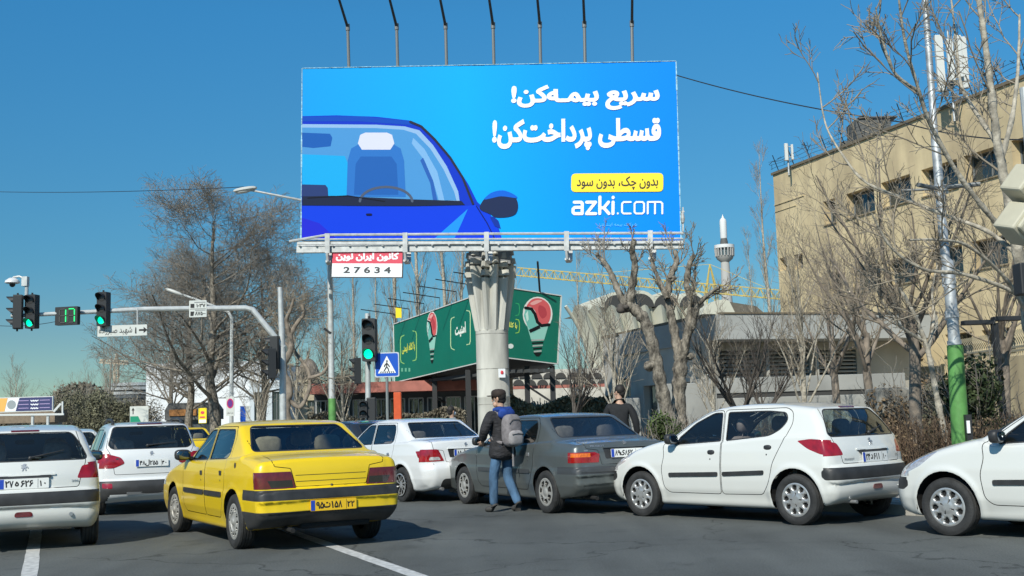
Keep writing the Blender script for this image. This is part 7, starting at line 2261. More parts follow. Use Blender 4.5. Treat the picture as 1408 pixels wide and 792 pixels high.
# ------------------------------------------------------------------ white shell building behind
SHELL = M('cream shell concrete', (.58, .565, .46), .85, var=.10, scale=.35, bump=.15, bscale=4)
sb = P(818, 540, 98.0); shl = empty('shell_building', (sb.x, sb.y, 0), 0, 'cream shell roofed building whose fluted walls flare out like a fan, far behind the trees', 'building')
pR = P(1012, 540, 101.0); ax_ = (Vector((pR.x, pR.y, 0)) - Vector((sb.x, sb.y, 0))); AL = ax_.length; au = ax_.normalized(); on = Vector((au.y, -au.x, 0))
if on.y > 0: on = -on
TOPZ = P(870, 424, 100).z
NR = 11; mb = MB(); nz_ = 16; per = 6
vs = []; nx_ = NR * per + 1
def flare(z):
    u = max(0, min(1, (z - 2.0) / (TOPZ - 2.0))); return 2.7 * u ** 2.8
for i in range(nx_):
    s_ = i / (nx_ - 1) * AL; ph = (i % per) / per
    fl = math.sin(math.pi * ph)
    for j in range(nz_ + 1):
        z = TOPZ * j / nz_ * (.93 + .07 * fl if j == nz_ else 1)
        k = 1.0 - .18 * (j / nz_)
        p = Vector((sb.x, sb.y, 0)) + au * (s_ - flare(z) * (1 - s_ / AL) ** 1.5) + on * (flare(z) * .5 + .55 * fl * (.4 + j / nz_)); vs.append((p.x, p.y, z))
mb.add(vs, [(i * (nz_ + 1) + j, (i + 1) * (nz_ + 1) + j, (i + 1) * (nz_ + 1) + j + 1, i * (nz_ + 1) + j + 1) for i in range(nx_ - 1) for j in range(nz_)])
child(mb, 'fluted_wall', SHELL, shl, smooth=True, angle=40)
mb = MB(); c0 = Vector((sb.x, sb.y, 0)); 
pts = [c0 + on * flare(TOPZ * j / nz_) * .5 - au * flare(TOPZ * j / nz_) + Vector((0, 0, TOPZ * j / nz_)) for j in range(nz_ + 1)]
mb.add(pts + [p + (-on) * 1.2 * 1 + au * .2 for p in pts], [(j, j + 1, nz_ + 2 + j, nz_ + 1 + j) for j in range(nz_)]); child(mb, 'end_wall', SHELL, shl)
for k in range(NR):
    for_ = c0 + au * (k / NR * AL); mb = MB()
    mb.tube([for_ + on * (flare(z) * .5 + .04) - au * flare(z) * (1 - k / NR) ** 1.5 + Vector((0, 0, z)) for z in [TOPZ * q / 12 for q in range(13)]], .13, 5); child(mb, 'rib', SHELL, shl, smooth=True)
for k, r_ in ((0.13, 1.35), (.30, 1.5), (.48, 1.4), (.66, 1.4)):
    c_ = c0 + au * (AL * k) + on * 1.6 + Vector((0, 0, TOPZ - .15)); mb = MB()
    pr = arc(0, 0, r_, r_ * .95, 0, 180, 12); q = frame_matrix(c_, au, (0, 0, 1))
    mb.prism(pr, q @ Matrix.Translation((0, 0, -9)), 9.0); child(mb, 'vault', SHELL, shl, smooth=True, angle=30)
    mb = MB(); mb.prism([(x * .8, y * .8) for x, y in pr], q, .05); child(mb, 'vault_opening', M('dark room', (.05, .05, .048), .9), shl)
mb = MB(); mb.add([tuple(c0 - on * .5 + Vector((0, 0, TOPZ * .985))), tuple(c0 + au * AL - on * .5 + Vector((0, 0, TOPZ * .985))), tuple(c0 + au * AL - on * 9 + Vector((0, 0, TOPZ * .985))), tuple(c0 - on * 9 + Vector((0, 0, TOPZ * .985)))], [(0, 1, 2, 3)]); child(mb, 'roof', SHELL, shl)
a = P(962, 441, 92); b = P(1012, 441, 92); q = frame_matrix(((a + b) / 2).to_tuple(), (1, 0, 0), (0, 0, 1)); hh_ = P(985, 413, 92).z - a.z; hw_ = (b.x - a.x) / 2
vt = empty('barrel_roof', ((a.x + b.x) / 2, a.y, 0), 0, 'white barrel vault roof with a dark triangular end rising over the grey slab', 'roof')
mb = MB(); mb.prism([(hw_ * x, hh_ * y) for x, y in [(-1, 0), (-.96, .3), (-.8, .62), (-.5, .86), (-.1, .98), (.3, 1), (.55, .93), (1.0, 0)]][::-1], q @ Matrix.Translation((0, 0, -6)), 7.0); child(mb, 'vault', SHELL, vt)
mb = MB(); e0 = P(1012, 440, 91.5); e1 = P(1062, 440, 91.5); e2 = P(1003, 415, 91.5); mb.add([e0, e1, P(1040, 421, 91.5), e2, e0 + Vector((0, 5, 0)), e1 + Vector((0, 5, 0)), P(1040, 421, 96), e2 + Vector((0, 5, 0))], [(0, 1, 2, 3), (3, 2, 6, 7), (1, 5, 6, 2)]); child(mb, 'dark_gable', M('brown gable cladding', (.13, .115, .09), .9, var=.2), vt)
mb = MB(); a = P(962, 441, 92); mb.box(((a.x + e1.x) / 2, 95, a.z / 2), (e1.x - a.x, 5, a.z)); child(mb, 'wall', CONC_G, vt)
# arcade with half round openings and the red fascia below it
ar = P(760, 530, 74); arc_ = empty('arcade', (ar.x, ar.y, 0), 0, 'distant white wall with rows of dark half round arches above a reddish fascia', 'building')
a = P(655, 512, 74); b = P(850, 505, 74); z0 = P(750, 533, 74).z; z1 = P(750, 508, 74).z
mb = MB(); mb.box(((a.x + b.x) / 2, 75, z1 / 2), (b.x - a.x, 1.5, z1)); child(mb, 'wall', M('whitewashed wall', (.52, .50, .44), .9, var=.2, scale=1), arc_)
for r_ in range(2):
    for k in range(11):
        c_ = P(672 + k * 16.5 + r_ * 8, 521 + 9.5 * r_ - 1, 74.2); mb = MB(); mb.prism([(x * .36, y * .36) for x, y in arc(0, 0, 1, 1, 0, 180, 8)], frame_matrix(c_, (1, 0, 0), (0, 0, 1)), .05); child(mb, 'arch_opening', M('dark room', (.05, .05, .048), .9), arc_)
mb = MB(); a = P(655, 537, 68); b = P(852, 537, 68); c_ = P(750, 530, 68); mb.box(((a.x + b.x) / 2, 68, (a.z + c_.z) / 2), (b.x - a.x, .4, c_.z - a.z)); child(mb, 'red_fascia', M('faded red fascia', (.38, .14, .11), .8, var=.2, scale=2), arc_)
# long low pavilion on the left of the hoarding
pa = P(425, 528, 63); pb2 = P(660, 531, 63); pv2 = empty('pavilion', (pa.x, pa.y, 0), 0, 'long low shopfront with a faded red fascia behind the signal post', 'building')
zt2 = pa.z; fz = P(500, 540, 63).z
mb = MB(); mb.box(((pa.x + pb2.x) / 2, 64, (zt2 + fz) / 2), (pb2.x - pa.x, 2.4, zt2 - fz)); child(mb, 'fascia', M('faded red fascia', (.30, .16, .13), .8, var=.2, scale=2), pv2)
mb = MB(); mb.box(((pa.x + pb2.x) / 2, 66, fz / 2), (pb2.x - pa.x, 3, fz - .02)); child(mb, 'shop_wall', M('dark shop wall', (.07, .085, .095), .6, var=.3, scale=1), pv2)
n_ = 9
for k in range(n_):
    x = pa.x + (pb2.x - pa.x) * (k + .5) / n_; w = (pb2.x - pa.x) / n_ - .25
    mm = frame_matrix((x - w / 2, 64.45, .35), (1, 0, 0), (0, 0, 1)); window(mm, 0, 0, w, fz - .7, pv2, -.01, 3, M('white window frame', (.5, .52, .52), .5))
# dome
dm = P(424, 530, 112); d_ = empty('domed_building', (dm.x, dm.y, 0), 0, 'small brown ribbed dome on a beige drum behind the twisted bare tree', 'building')
rad = 17 * 112 / F_PX; zb_ = P(424, 527, 112).z
mb = MB(); mb.lathe([(rad, 0), (rad, zb_), (rad * 1.1, zb_), (rad * 1.1, zb_ + .3), (0, zb_ + .3)], 20); mb.build('drum', M('beige stone', (.42, .36, .25), .9), d_)
mb = MB(); ht = P(424, 497, 112).z - zb_; mb.lathe([(rad * .95 * math.cos(t) * (1), zb_ + .3 + ht * math.sin(t)) for t in [k * math.pi / 20 for k in range(11)]], 20); mb.build('dome', M('brown dome tiles', (.20, .165, .135), .8, var=.2), d_, True, angle=12)
mb = MB(); mb.cyl((0, 0, zb_ + ht), (0, 0, zb_ + ht + 1), .08, 6); mb.build('finial', BLACKM, d_)

# ------------------------------------------------------------------ far left
def block(name, label, x0, y0, x1, Y, depth, mat, wins=None, cat='building', rows=3, cols=5, roofm=None):
    a = P(x0, y0, Y); b = P(x1, y0, Y); h = (a.z + b.z) / 2; w = b.x - a.x
    r_ = empty(name, (a.x, Y, 0), 0, label, cat); m = frame_matrix((a.x, Y, 0), (1, 0, 0), (0, 0, 1))
    ho = []
    if wins:
        for i in range(cols):
            for j in range(rows):
                cx = w * (i + .5) / cols; cz = h * (j + .6) / rows; ho.append([cx - w / cols * .24, cz - h / rows * .22, cx + w / cols * .24, cz + h / rows * .22])
    wall_with_openings(m, w, h, ho, .3, mat, r_)
    for q in ho: window(m, *q, r_, .2, 2)
    mb = MB(); mb.add([m @ Vector(p) for p in ((.01, 0, -.3), (w - .01, 0, -.3), (w - .01, h - .01, -.3), (.01, h - .01, -.3), (.01, 0, -depth), (w - .01, 0, -depth), (w - .01, h - .01, -depth), (.01, h - .01, -depth))], [(0, 3, 7, 4), (1, 5, 6, 2), (3, 2, 6, 7), (5, 4, 7, 6)]); child(mb, 'side_wall', roofm or mat, r_)
    mb = MB(); mb.add([m @ Vector(p) for p in ((.05, .1, -.9), (w - .05, .1, -.9), (w - .05, h - .2, -.9), (.05, h - .2, -.9))], [(0, 1, 2, 3)]); child(mb, 'room_back', M('dark room', (.05, .05, .048), .9), r_)
    return r_
WB = M('white building render', (.74, .76, .76), .85, var=.05, scale=.3)
block('white_building', 'big blank white building behind the large plane tree', 201, 498, 373, 116, 14, WB)
block('white_building', 'lower white annex with a small window beside the dark side signals', 343, 523, 392, 92, 8, M('white annex render', (.55, .60, .62), .85), True, rows=1, cols=2)
block('stone_house', 'pale stone house wall behind the twisted bare tree', 392, 538, 440, 96, 8, M('beige stone', (.42, .36, .25), .9, var=.2), True, rows=1, cols=2)
bd = P(184, 545, 175); r_ = empty('banded_building', (bd.x, bd.y, 0), 0, 'far building of stacked dark and pale curved floors above the shrubs at left', 'building')
for k, (py, w) in enumerate(((550, 3.6), (543, 4.0), (537, 4.3), (531, 3.4))):
    z = P(184, py, 175).z; mb = MB(); mb.lathe([(0, z), (w, z), (w, z + .45), (0, z + .45)], 24); mb.build('floor_slab', M('pale floor slab', (.42, .44, .44), .8), r_)
    mb = MB(); mb.lathe([(w * .9, z - 1.2 if k else 0), (w * .9, z - .01)], 24); mb.build('glazed_band', M('dark shop wall', (.07, .085, .095), .6), r_)
# roadside advertising boards at the far left
lf = empty('roadside_board', tuple(P(20, 575, 82)), 0, 'long low roadside board at far left with orange, white and navy panels', 'hoarding')
lf.location.z = 0; q = frame_matrix(P(-40, 568.5, 82), Vector((1, 0, 0)), (0, 0, 1)); k_ = 82 / F_PX
Wb = 112 * k_; Hb = 20.5 * k_
mb = MB(); mb.prism([(0, 0), (Wb, 0), (Wb, Hb), (0, Hb)], q @ Matrix.Translation((0, 0, -.2)), .2); bo = child(mb, 'board', M('white frame', (.6, .62, .6), .6), lf)
fx = lambda px: (px + 40) * k_
flat_poly([[(.05, .06), (fx(6), .06), (fx(10), Hb - .06), (.05, Hb - .06)]], 'orange_panel', M('print orange', C(232, 178, 92), .6), bo, q, .01)
flat_poly([[(fx(6.4), .06), (fx(21), .06), (fx(26), Hb - .06), (fx(10.4), Hb - .06)]], 'white_panel', WHITEP, bo, q, .01)
flat_poly([[(fx(21.4), .06), (Wb - .05, .06), (Wb - .05, Hb - .06), (fx(26.4), Hb - .06)]], 'navy_panel', M('print navy', C(52, 58, 104), .6), bo, q, .01)
flat_poly([arc(fx(15.5), Hb * .5, .32, .32, 0, 360, 14)[:-1]], 'emblem', M('print grey', C(150, 158, 160), .6), bo, q, .016)
for j in range(3):
    flat_poly([[(fx(25), Hb * (.22 + .25 * j)), (fx(39), Hb * (.22 + .25 * j)), (fx(39), Hb * (.27 + .25 * j)), (fx(25), Hb * (.27 + .25 * j))], [(fx(54), Hb * (.22 + .25 * j)), (fx(68), Hb * (.22 + .25 * j)), (fx(68), Hb * (.27 + .25 * j)), (fx(54), Hb * (.27 + .25 * j))]], 'rule', M('print mauve', C(168, 150, 190), .6), bo, q, .016)
    flat_poly(stroke_loops([[(fx(42 + 1.1 * i), Hb * (.22 + .25 * j + .035 * math.sin(i * 2.1 + j))) for i in range(10)]], .07), 'blurred_print', WHITEP, bo, q, .016)
mb = MB()
for px in (-20, 45, 66): mb.box((P(px, 570, 82.1).x, 82.1, P(px, 569, 82.1).z / 2), (.16, .16, P(px, 569, 82.1).z))
child(mb, 'legs', POLEW, lf)
mb = MB(); mb.beam(P(74, 566, 82), P(84, 555, 82), .14); mb.beam(P(86, 552, 82), P(86, 569, 82), .10); mb.beam(P(0, 570.5, 82), P(88, 569.5, 82), .14); child(mb, 'stay', M('white frame', (.6, .62, .6), .6), lf)
ov = empty('footbridge', tuple(P(60, 570, 90)), 0, 'brown footbridge deck crossing behind the roadside board at far left', 'footbridge'); ov.location.z = 0
mb = MB(); a = P(-60, 577, 90); b = P(84, 577, 90); mb.box(((a.x + b.x) / 2, 90, P(60, 573, 90).z), (b.x - a.x, 2.5, .9)); child(mb, 'deck', M('brown bridge deck', (.22, .17, .12), .85, var=.2), ov)
mb = MB()
for px in (-30, 20, 76): t = P(px, 578, 90); mb.box((t.x, 90, t.z / 2), (.8, .8, t.z))
child(mb, 'pier', CONC_G, ov)
# kiosk with a wooden orange board
kk = P(262, 586, 62); ko = empty('kiosk', (kk.x, kk.y, 0), 0, 'dark roofed kiosk with a brown orange board behind the white crossover', 'kiosk')
w = 66 * 62 / F_PX; h0, h1 = P(262, 586, 62).z, P(262, 554, 62).z
mb = MB(); mb.box((0, .8, 1.0), (w * .94, 1.6, 2.0)); mb.build('walls', M('dark shop wall', (.07, .085, .095), .6), ko)
mb = MB(); mb.prism([(-w / 2, 0), (w / 2, 0), (w / 2, (h1 - 1.9) * .6), (w * .4, h1 - 1.9), (-w * .42, h1 - 1.9), (-w / 2, (h1 - 1.9) * .6)], frame_matrix((0, -.3, 1.9), (1, 0, 0), (0, 0, 1)) @ Matrix.Translation((0, 0, -2.2)), 2.2); mb.build('roof', M('dark sheet metal', (.10, .10, .095), .7), ko)
mb = MB(); z = P(262, 567, 61.8).z; mb.box((-w * .12, -.36, z), (w * .56, .06, .34)); mb.build('board', M('brown orange board', (.36, .16, .05), .8, var=.35, scale=4), ko)
mb = MB(); 
for s in (-1, 1): mb.box((s * w * .45, -.25, .95), (.1, .1, 1.9))
mb.build('post', BLACKM, ko)
# small signs
sr, so, sm, sw, sh_, ii = sign('direction_sign', 'white and green direction sign with an up arrow at left behind the crossover', 178.5, 558.5, 204, 587, 55, SIGNW)
flat_poly([[(.02, .02), (sw * .72, .02), (sw * .45, sh_ * .52), (.02, sh_ * .52)]], 'green_field', M('print sign green', C(0, 140, 105), .5), so, sm, .006)
flat_poly([[(sw * .15, sh_ * .62), (sw * .20, sh_ * .62), (sw * .20, sh_ * .80), (sw * .26, sh_ * .80), (sw * .175, sh_ * .94), (sw * .09, sh_ * .80), (sw * .15, sh_ * .80)]], 'arrow', INK, so, sm, .006)
mb = MB(); mb.cyl((P(191, 570, 55.1).x, 55.1, 0), tuple(P(191, 562, 55.1)), .05, 8); s_ = mb.build('post', POLEW, sr); s_.matrix_local = ii
sr, so, sm, sw, sh_, ii = sign('no_stopping_sign', 'white plate with a round magenta no stopping sign on the thin curved lamp post', 311, 545, 322, 572, 47.5, SIGNW)
flat_poly([arc(sw / 2, sh_ * .64, sw * .43, sw * .62, 0, 360, 20)[:-1]], 'red_ring', M('print magenta', C(190, 40, 96), .5), so, sm, .006)
flat_poly([arc(sw / 2, sh_ * .64, sw * .30, sw * .46, 0, 360, 20)[:-1]], 'blue_disc', M('print violet', C(96, 40, 130), .5), so, sm, .009)
letters('حمل با جرثقیل', 'small_print', INK, so, sm, (sw * .12, sh_ * .10, sw * .88, sh_ * .22), z=.006, rtl=True)
sr, so, sm, sw, sh_, ii = sign('poster_sign', 'narrow yellow and white paper panel on a tree trunk behind the crossover', 273, 561, 284, 582, 47.0, M('print yellow', C(250, 222, 30), .5))
flat_poly([[(.02, .02), (sw - .02, .02), (sw - .02, sh_ * .24), (.02, sh_ * .24)]], 'white_field', WHITEP, so, sm, .006); flat_poly([arc(sw * .5, sh_ * .7, sw * .25, sw * .2, 0, 360, 10)[:-1], [(sw * .15, sh_ * .35), (sw * .8, sh_ * .35), (sw * .8, sh_ * .45), (sw * .15, sh_ * .45)]], 'red_mark', M('print red', C(216, 72, 92), .5), so, sm, .006)
sr, so, sm, sw, sh_, ii = sign('notice_board', 'small blue and white notice board left of the twisted bare tree', 330, 558, 344, 584, 50, SIGNW)
flat_poly([[(.02, .02), (sw * .55, .02), (sw * .55, sh_ - .02), (.02, sh_ - .02)]], 'blue_field', BLUE, so, sm, .006)
mb = MB(); mb.cyl((P(337, 570, 50.1).x, 50.1, 0), tuple(P(337, 562, 50.1)), .05, 8); s_ = mb.build('post', BLACKM, sr); s_.matrix_local = ii
sr, so, sm, sw, sh_, ii = sign('yellow_tag', 'tiny yellow square sign on the far end of the green hoarding', 544, 422.5, 552, 437, 65.0, M('print yellow', C(250, 222, 30), .5))
# ------------------------------------------------------------------ cranes and the far tower
def crane(name, label, jib, h, n, mast, col, w=.09, parent_label='crane'):
    r_ = empty(name, (mast[0].x, mast[0].y, 0), 0, label, 'crane'); mat = M(name + ' paint', col, .6, var=.15)
    a, b = jib; d = (b - a).normalized(); sd = d.cross(Vector((0, 0, 1))).normalized() * h * .55; L = (b - a).length
    mb = MB()
    for off in (sd, -sd): mb.beam(a + off, b + off, w)
    mb.beam(a + Vector((0, 0, h)), b + Vector((0, 0, h)), w)
    for k in range(n):
        p = a + d * L * k / n; q = a + d * L * (k + 1) / n; mid = (p + q) / 2 + Vector((0, 0, h))
        for off in (sd, -sd): mb.beam(p + off, mid, w * .6); mb.beam(mid, q + off, w * .6)
        mb.beam(p + sd, p - sd, w * .6); mb.beam(p + sd, q - sd, w * .5)
    child(mb, 'jib', mat, r_)
    m0, m1_ = mast; s = h * .6; mb = MB(); nn = max(3, int((m1_.z - 0) / (2 * s)))
    base_ = Vector((m0.x, m0.y, 0)); 
    cs = [Vector((i * s, j * s, 0)) for i, j in ((1, 1), (1, -1), (-1, -1), (-1, 1))]
    for c_ in cs: mb.beam(base_ + c_, Vector((m1_.x, m1_.y, m1_.z)) + c_, w)
    for k in range(nn):
        z0 = m1_.z * k / nn; z1 = m1_.z * (k + 1) / nn
        for i in range(4): mb.beam(base_ + cs[i] + Vector((0, 0, z0)), base_ + cs[(i + 1) % 4] + Vector((0, 0, z1)), w * .6)
    child(mb, 'mast', M('red brown crane mast', (.32, .17, .10), .7) if name == 'tower_crane' and col[0] > .5 else mat, r_)
    top = m1_ + Vector((0, 0, h * 3.2)); mb = MB()
    for c_ in cs: mb.beam(m1_ + c_, top, w)
    mb.tube([top, a.lerp(b, .3) + Vector((0, 0, h))], w * .3, 4); mb.tube([top, a.lerp(b, .95) + Vector((0, 0, h))], w * .3, 4)
    child(mb, 'tower_head', mat, r_); return r_
crane('tower_crane', 'long yellow tower crane jib stretching behind the billboard column to the tan building', (P(712, 379, 190), P(1080, 412, 168)), 1.35, 30, (P(978, 440, 174), P(978, 402, 174)), (.50, .39, .11), .15)
crane('small_crane', 'small far pale orange crane above the shrubs at left', (P(137, 499, 320), P(176, 501, 320)), .9, 8, (P(160, 530, 320), P(160, 500, 320)), (.60, .48, .34), .22)
tw_ = P(1000.5, 430, 262); k_ = 262 / F_PX
to_ = empty('observation_tower', (tw_.x, tw_.y, 0), 0, 'slim far pale tower with a round platform and a white rocket shaped top', 'tower')
z_ = lambda py: P(1000.5, py, 262).z
TWM = M('pale tower concrete', (.42, .41, .39), .85)
mb = MB(); mb.lathe([(15 * k_, 0), (11 * k_, z_(520)), (8.5 * k_, z_(430)), (6.8 * k_, z_(400)), (6 * k_, z_(362)), (5 * k_, z_(358)), (4.5 * k_, z_(354))], 20); mb.build('shaft', TWM, to_, True)
mb = MB(); mb.lathe([(5 * k_, z_(361)), (11 * k_, z_(356)), (12.5 * k_, z_(352))], 24); mb.build('platform_base', TWM, to_, True)
for k in range(18):
    a = 2 * math.pi * k / 18; u = Vector((math.cos(a), math.sin(a), 0)); mb = MB(); mb.beam(u * 12.5 * k_ + Vector((0, 0, z_(352.5))), u * 13.2 * k_ + Vector((0, 0, z_(341))), .28); mb.build('platform_post', TWM, to_)
mb = MB(); mb.lathe([(10 * k_, z_(352)), (10 * k_, z_(341.5))], 24); mb.build('platform_glazing', M('tower glazing', (.10, .15, .17), .3), to_, True)
mb = MB(); mb.lathe([(0, z_(341.6)), (13.8 * k_, z_(341.5)), (13.8 * k_, z_(337)), (0, z_(336.5))], 24); mb.build('platform_ring', M('white tower ring', (.68, .69, .68), .7), to_, True, angle=30)
mb = MB(); mb.lathe([(5 * k_, z_(337)), (5.5 * k_, z_(333)), (4.2 * k_, z_(327))], 16); mb.build('neck', M('dark sheet metal', (.10, .10, .095), .7), to_, True)
mb = MB(); mb.lathe([(4.3 * k_, z_(328)), (4.8 * k_, z_(326)), (4.8 * k_, z_(305)), (4.2 * k_, z_(302)), (1.6 * k_, z_(299)), (.6 * k_, z_(296)), (0, z_(294))], 16); mb.build('top_capsule', M('white tower ring', (.68, .69, .68), .7), to_, True, angle=30)
# ------------------------------------------------------------------ fence and lamp by the tan building
fn = empty('metal_fence', tuple(P(1408, 498, 31)), 0, 'pale vertical bar fence with bent tops on a low wall at the right edge', 'fence'); fn.location.z = 0
fm = M('pale fence paint', (.40, .36, .26), .7); f0 = P(1331, 498, 33.5); f1 = P(1450, 500, 28.5); ft = P(1380, 461, 31).z
wl_ = MB(); wl_.beam(Vector((f0.x, f0.y, f0.z / 2)), Vector((f1.x, f1.y, f0.z / 2)), .3, f0.z); child(wl_, 'plinth', TAN, fn)
n_ = 44; zt3 = ft - .25
for k in range(n_):
    p = f0.lerp(f1, k / (n_ - 1)); p.z = f0.z; mb = MB(); mb.tube([p, Vector((p.x, p.y, zt3)), Vector((p.x - .12, p.y - .05, zt3 + .22)), Vector((p.x - .3, p.y - .12, zt3 + .3))], .014, 4, cap=False); child(mb, 'bar', fm, fn)
mb = MB()
for z in (f0.z + .15, zt3 - .1): mb.beam(Vector((f0.x, f0.y, z)), Vector((f1.x, f1.y, z)), .05, .05)
child(mb, 'rail', fm, fn)
tl_ = P(1380, 560, 23.0); t_ = empty('black_lamp_post', (tl_.x, tl_.y, .1), 0, 'black T shaped lamp post in front of the fence near the right edge', 'lamp post')
zt4 = P(1374, 444, 23).z
mb = MB(); mb.beam((0, 0, 0), (-.06, 0, zt4 - .1), .10, .14); mb.build('post', BLACKM, t_)
mb = MB(); mb.box((-.38, 0, zt4 - .08), (.62, .22, .09)); mb.build('lamp_head', BLACKM, t_, bevel=.01)
mb = MB(); mb.box((.20, 0, zt4 - .02), (.56, .22, .09)); mb.build('lamp_head', BLACKM, t_, bevel=.01)
# ------------------------------------------------------------------ trees and planting
# generic shapes, one metre-scaled mesh each
tree_meshes('plane', 11, [(0, 0, 0), (.15, .05, 2.2), (-.1, 0, 4.6), (.1, .1, 7.4), (.0, 0, 10.5), (.1, 0, 13)], [.25, .22, .18, .13, .08, .03],
    [dict(n=27, L=6.6, ang=64, up=.10, jit=.10, S=7, rr=.44, t0=.28, fall=.70, taper=.25),
     dict(n=9, L=2.5, ang=48, up=.10, jit=.16, S=5, rr=.50, t0=.2, fall=.4),
     dict(n=9, L=1.2, ang=50, up=.05, jit=.2, S=4, rr=.5, t0=.12, rmin=.009),
     dict(n=5, L=.5, ang=50, up=.05, jit=.25, S=2, rr=.6, t0=.2, rmin=.007, taper=.7)], BARK_PL, TWIG, solid=2)
tree_meshes('poplar', 21, [(0, 0, 0), (.1, 0, 4), (-.1, .1, 9), (.1, 0, 14), (0, 0, 20)], [.19, .16, .12, .07, .015],
    [dict(n=26, L=4.2, ang=26, up=.30, jit=.06, S=6, rr=.36, t0=.14, fall=.75, taper=.2, rmin=.010),
     dict(n=8, L=1.3, ang=30, up=.28, jit=.10, S=4, rr=.45, t0=.2, fall=.5, rmin=.008),
     dict(n=4, L=.5, ang=35, up=.2, jit=.15, S=2, rr=.6, t0=.2, rmin=.006, taper=.7)], BARK_PALE, TWIG_PALE, solid=1)
tree_meshes('fan', 31, [(0, 0, 0), (.02, 0, .8), (0, .03, 1.55)], [.10, .085, .08],
    [dict(n=8, L=3.1, ang=36, up=.16, jit=.08, S=6, rr=.55, t0=.80, fall=.1, taper=.2),
     dict(n=8, L=1.3, ang=34, up=.22, jit=.12, S=4, rr=.5, t0=.18, fall=.4, rmin=.007),
     dict(n=6, L=.55, ang=36, up=.18, jit=.18, S=3, rr=.55, t0=.15, rmin=.005, taper=.6)], BARK_DARK, BARK_DARK, solid=1)
tree_meshes('street', 41, [(0, 0, 0), (.05, .02, 1.1), (-.02, 0, 2.1), (.05, 0, 2.9)], [.115, .10, .09, .06],
    [dict(n=8, L=3.1, ang=40, up=.14, jit=.09, S=6, rr=.6, t0=.58, fall=.25, taper=.22),
     dict(n=6, L=1.4, ang=38, up=.18, jit=.14, S=4, rr=.5, t0=.15, fall=.4, rmin=.006),
     dict(n=6, L=.7, ang=40, up=.12, jit=.2, S=3, rr=.55, t0=.12, rmin=.004, taper=.6),
     dict(n=2, L=.3, ang=45, up=.1, jit=.2, S=2, rr=.7, t0=.2, rmin=.0035, taper=.8)], BARK, TWIG_RED, solid=1)
tree_meshes('vase', 51, [(0, 0, 0), (.03, 0, 1.2), (0, .05, 2.6), (.1, 0, 4.6)], [.085, .07, .06, .03],
    [dict(n=14, L=2.6, ang=30, up=.22, jit=.08, S=5, rr=.5, t0=.3, fall=.4, taper=.25),
     dict(n=7, L=1.2, ang=34, up=.2, jit=.14, S=4, rr=.5, t0=.2, rmin=.006),
     dict(n=5, L=.5, ang=38, up=.14, jit=.2, S=2, rr=.6, t0=.15, rmin=.005, taper=.7)], BARK_PALE, TWIG_PALE, solid=1)

def gx(px, Y): return P(px, 560, Y).x
GB = .1
put_tree('plane', (gx(291, 50), 50, GB), 0.4, (1.12, 1.12, .80), 'tallest bare plane tree with a mottled trunk, behind the signal mast arm', 'plane_tree')
put_tree('plane', (gx(262, 58), 58, GB), 2.3, (.9, .9, .70), 'bare plane tree just left of the tallest one', 'plane_tree')
put_tree('plane', (gx(362, 56), 56, GB), 4.0, (.9, .9, .66), 'bare plane tree between the tallest one and the tall side signals', 'plane_tree')
put_tree('plane', (gx(236, 66), 66, GB), 1.2, .66, 'smaller bare plane tree at the left end of the plane tree cluster', 'plane_tree')
# poplars
for i, (px, Y, s, lab) in enumerate([(452, 62, .62, 'pale bare poplar just left of the number board'), (548, 74, 1.0, 'pale bare poplar whose top shows above the billboard left of centre'), (577, 78, 1.05, 'tall pale poplar behind the green hoarding, second of the row'),
        (612, 72, .96, 'pale bare poplar behind the green hoarding near the column'), (487, 70, .70, 'slender pale poplar behind the signal post'), (700, 64, .98, 'tall pale poplar right behind the billboard column'), (800, 66, .56, 'slender poplar behind the man in the black coat'),
        (520, 76, .66, 'far slender poplar between signal post and hoarding'), (1063, 44, .56, 'thin pale poplar in front of the left corner of the tan building'), (1040, 52, .46, 'thin far poplar left of the tan building'), (640, 78, .95, 'far poplar behind the left face of the green hoarding')]):
    put_tree('poplar', (gx(px, Y), Y, GB), i * 1.3, s, lab, 'poplar_tree', 'bare poplars behind the billboard')
# small dark fan trees
put_tree('fan', (gx(1017, 26), 26, GB), .5, .80, 'dark bare tree with branches spreading like a fan behind the middle hatchback', 'fan_tree')
put_tree('fan', (gx(790, 33), 33, GB), 2.1, .82, 'dark bare fan shaped tree beside the man in the black coat', 'fan_tree')
put_tree('fan', (gx(1052, 34), 34, GB), 3.1, .80, 'farther small dark bare tree in front of the louvred wall', 'fan_tree')
put_tree('vase', (gx(848, 30), 30, GB), 1.1, .85, 'slim pale sapling just left of the leaning pollarded trunk', 'sapling')
put_tree('vase', (gx(980, 30), 30, GB), 3.9, .70, 'slim pale sapling right of the forked pollarded trunk', 'sapling')
put_tree('vase', (gx(1105, 29), 29, GB), 5.0, .95, 'slim pale sapling behind the rear of the middle hatchback', 'sapling')
put_tree('street', (gx(1196, 27), 27, GB), .3, 1.05, 'bare street tree with a thick brown crown left of the utility pole', 'street_tree')
put_tree('street', (gx(1262, 20.5), 20.5, GB), 1.9, 1.05, 'nearest bare street tree standing in the dry hedge left of the utility pole', 'street_tree')
put_tree('street', (gx(1385, 24), 24, GB), 3.3, 1.0, 'bare street tree beside the black T shaped lamp post', 'street_tree')
put_tree('street', (gx(1150, 31), 31, GB), 4.4, 1.05, 'farther bare street tree in front of the roof slab end', 'street_tree')
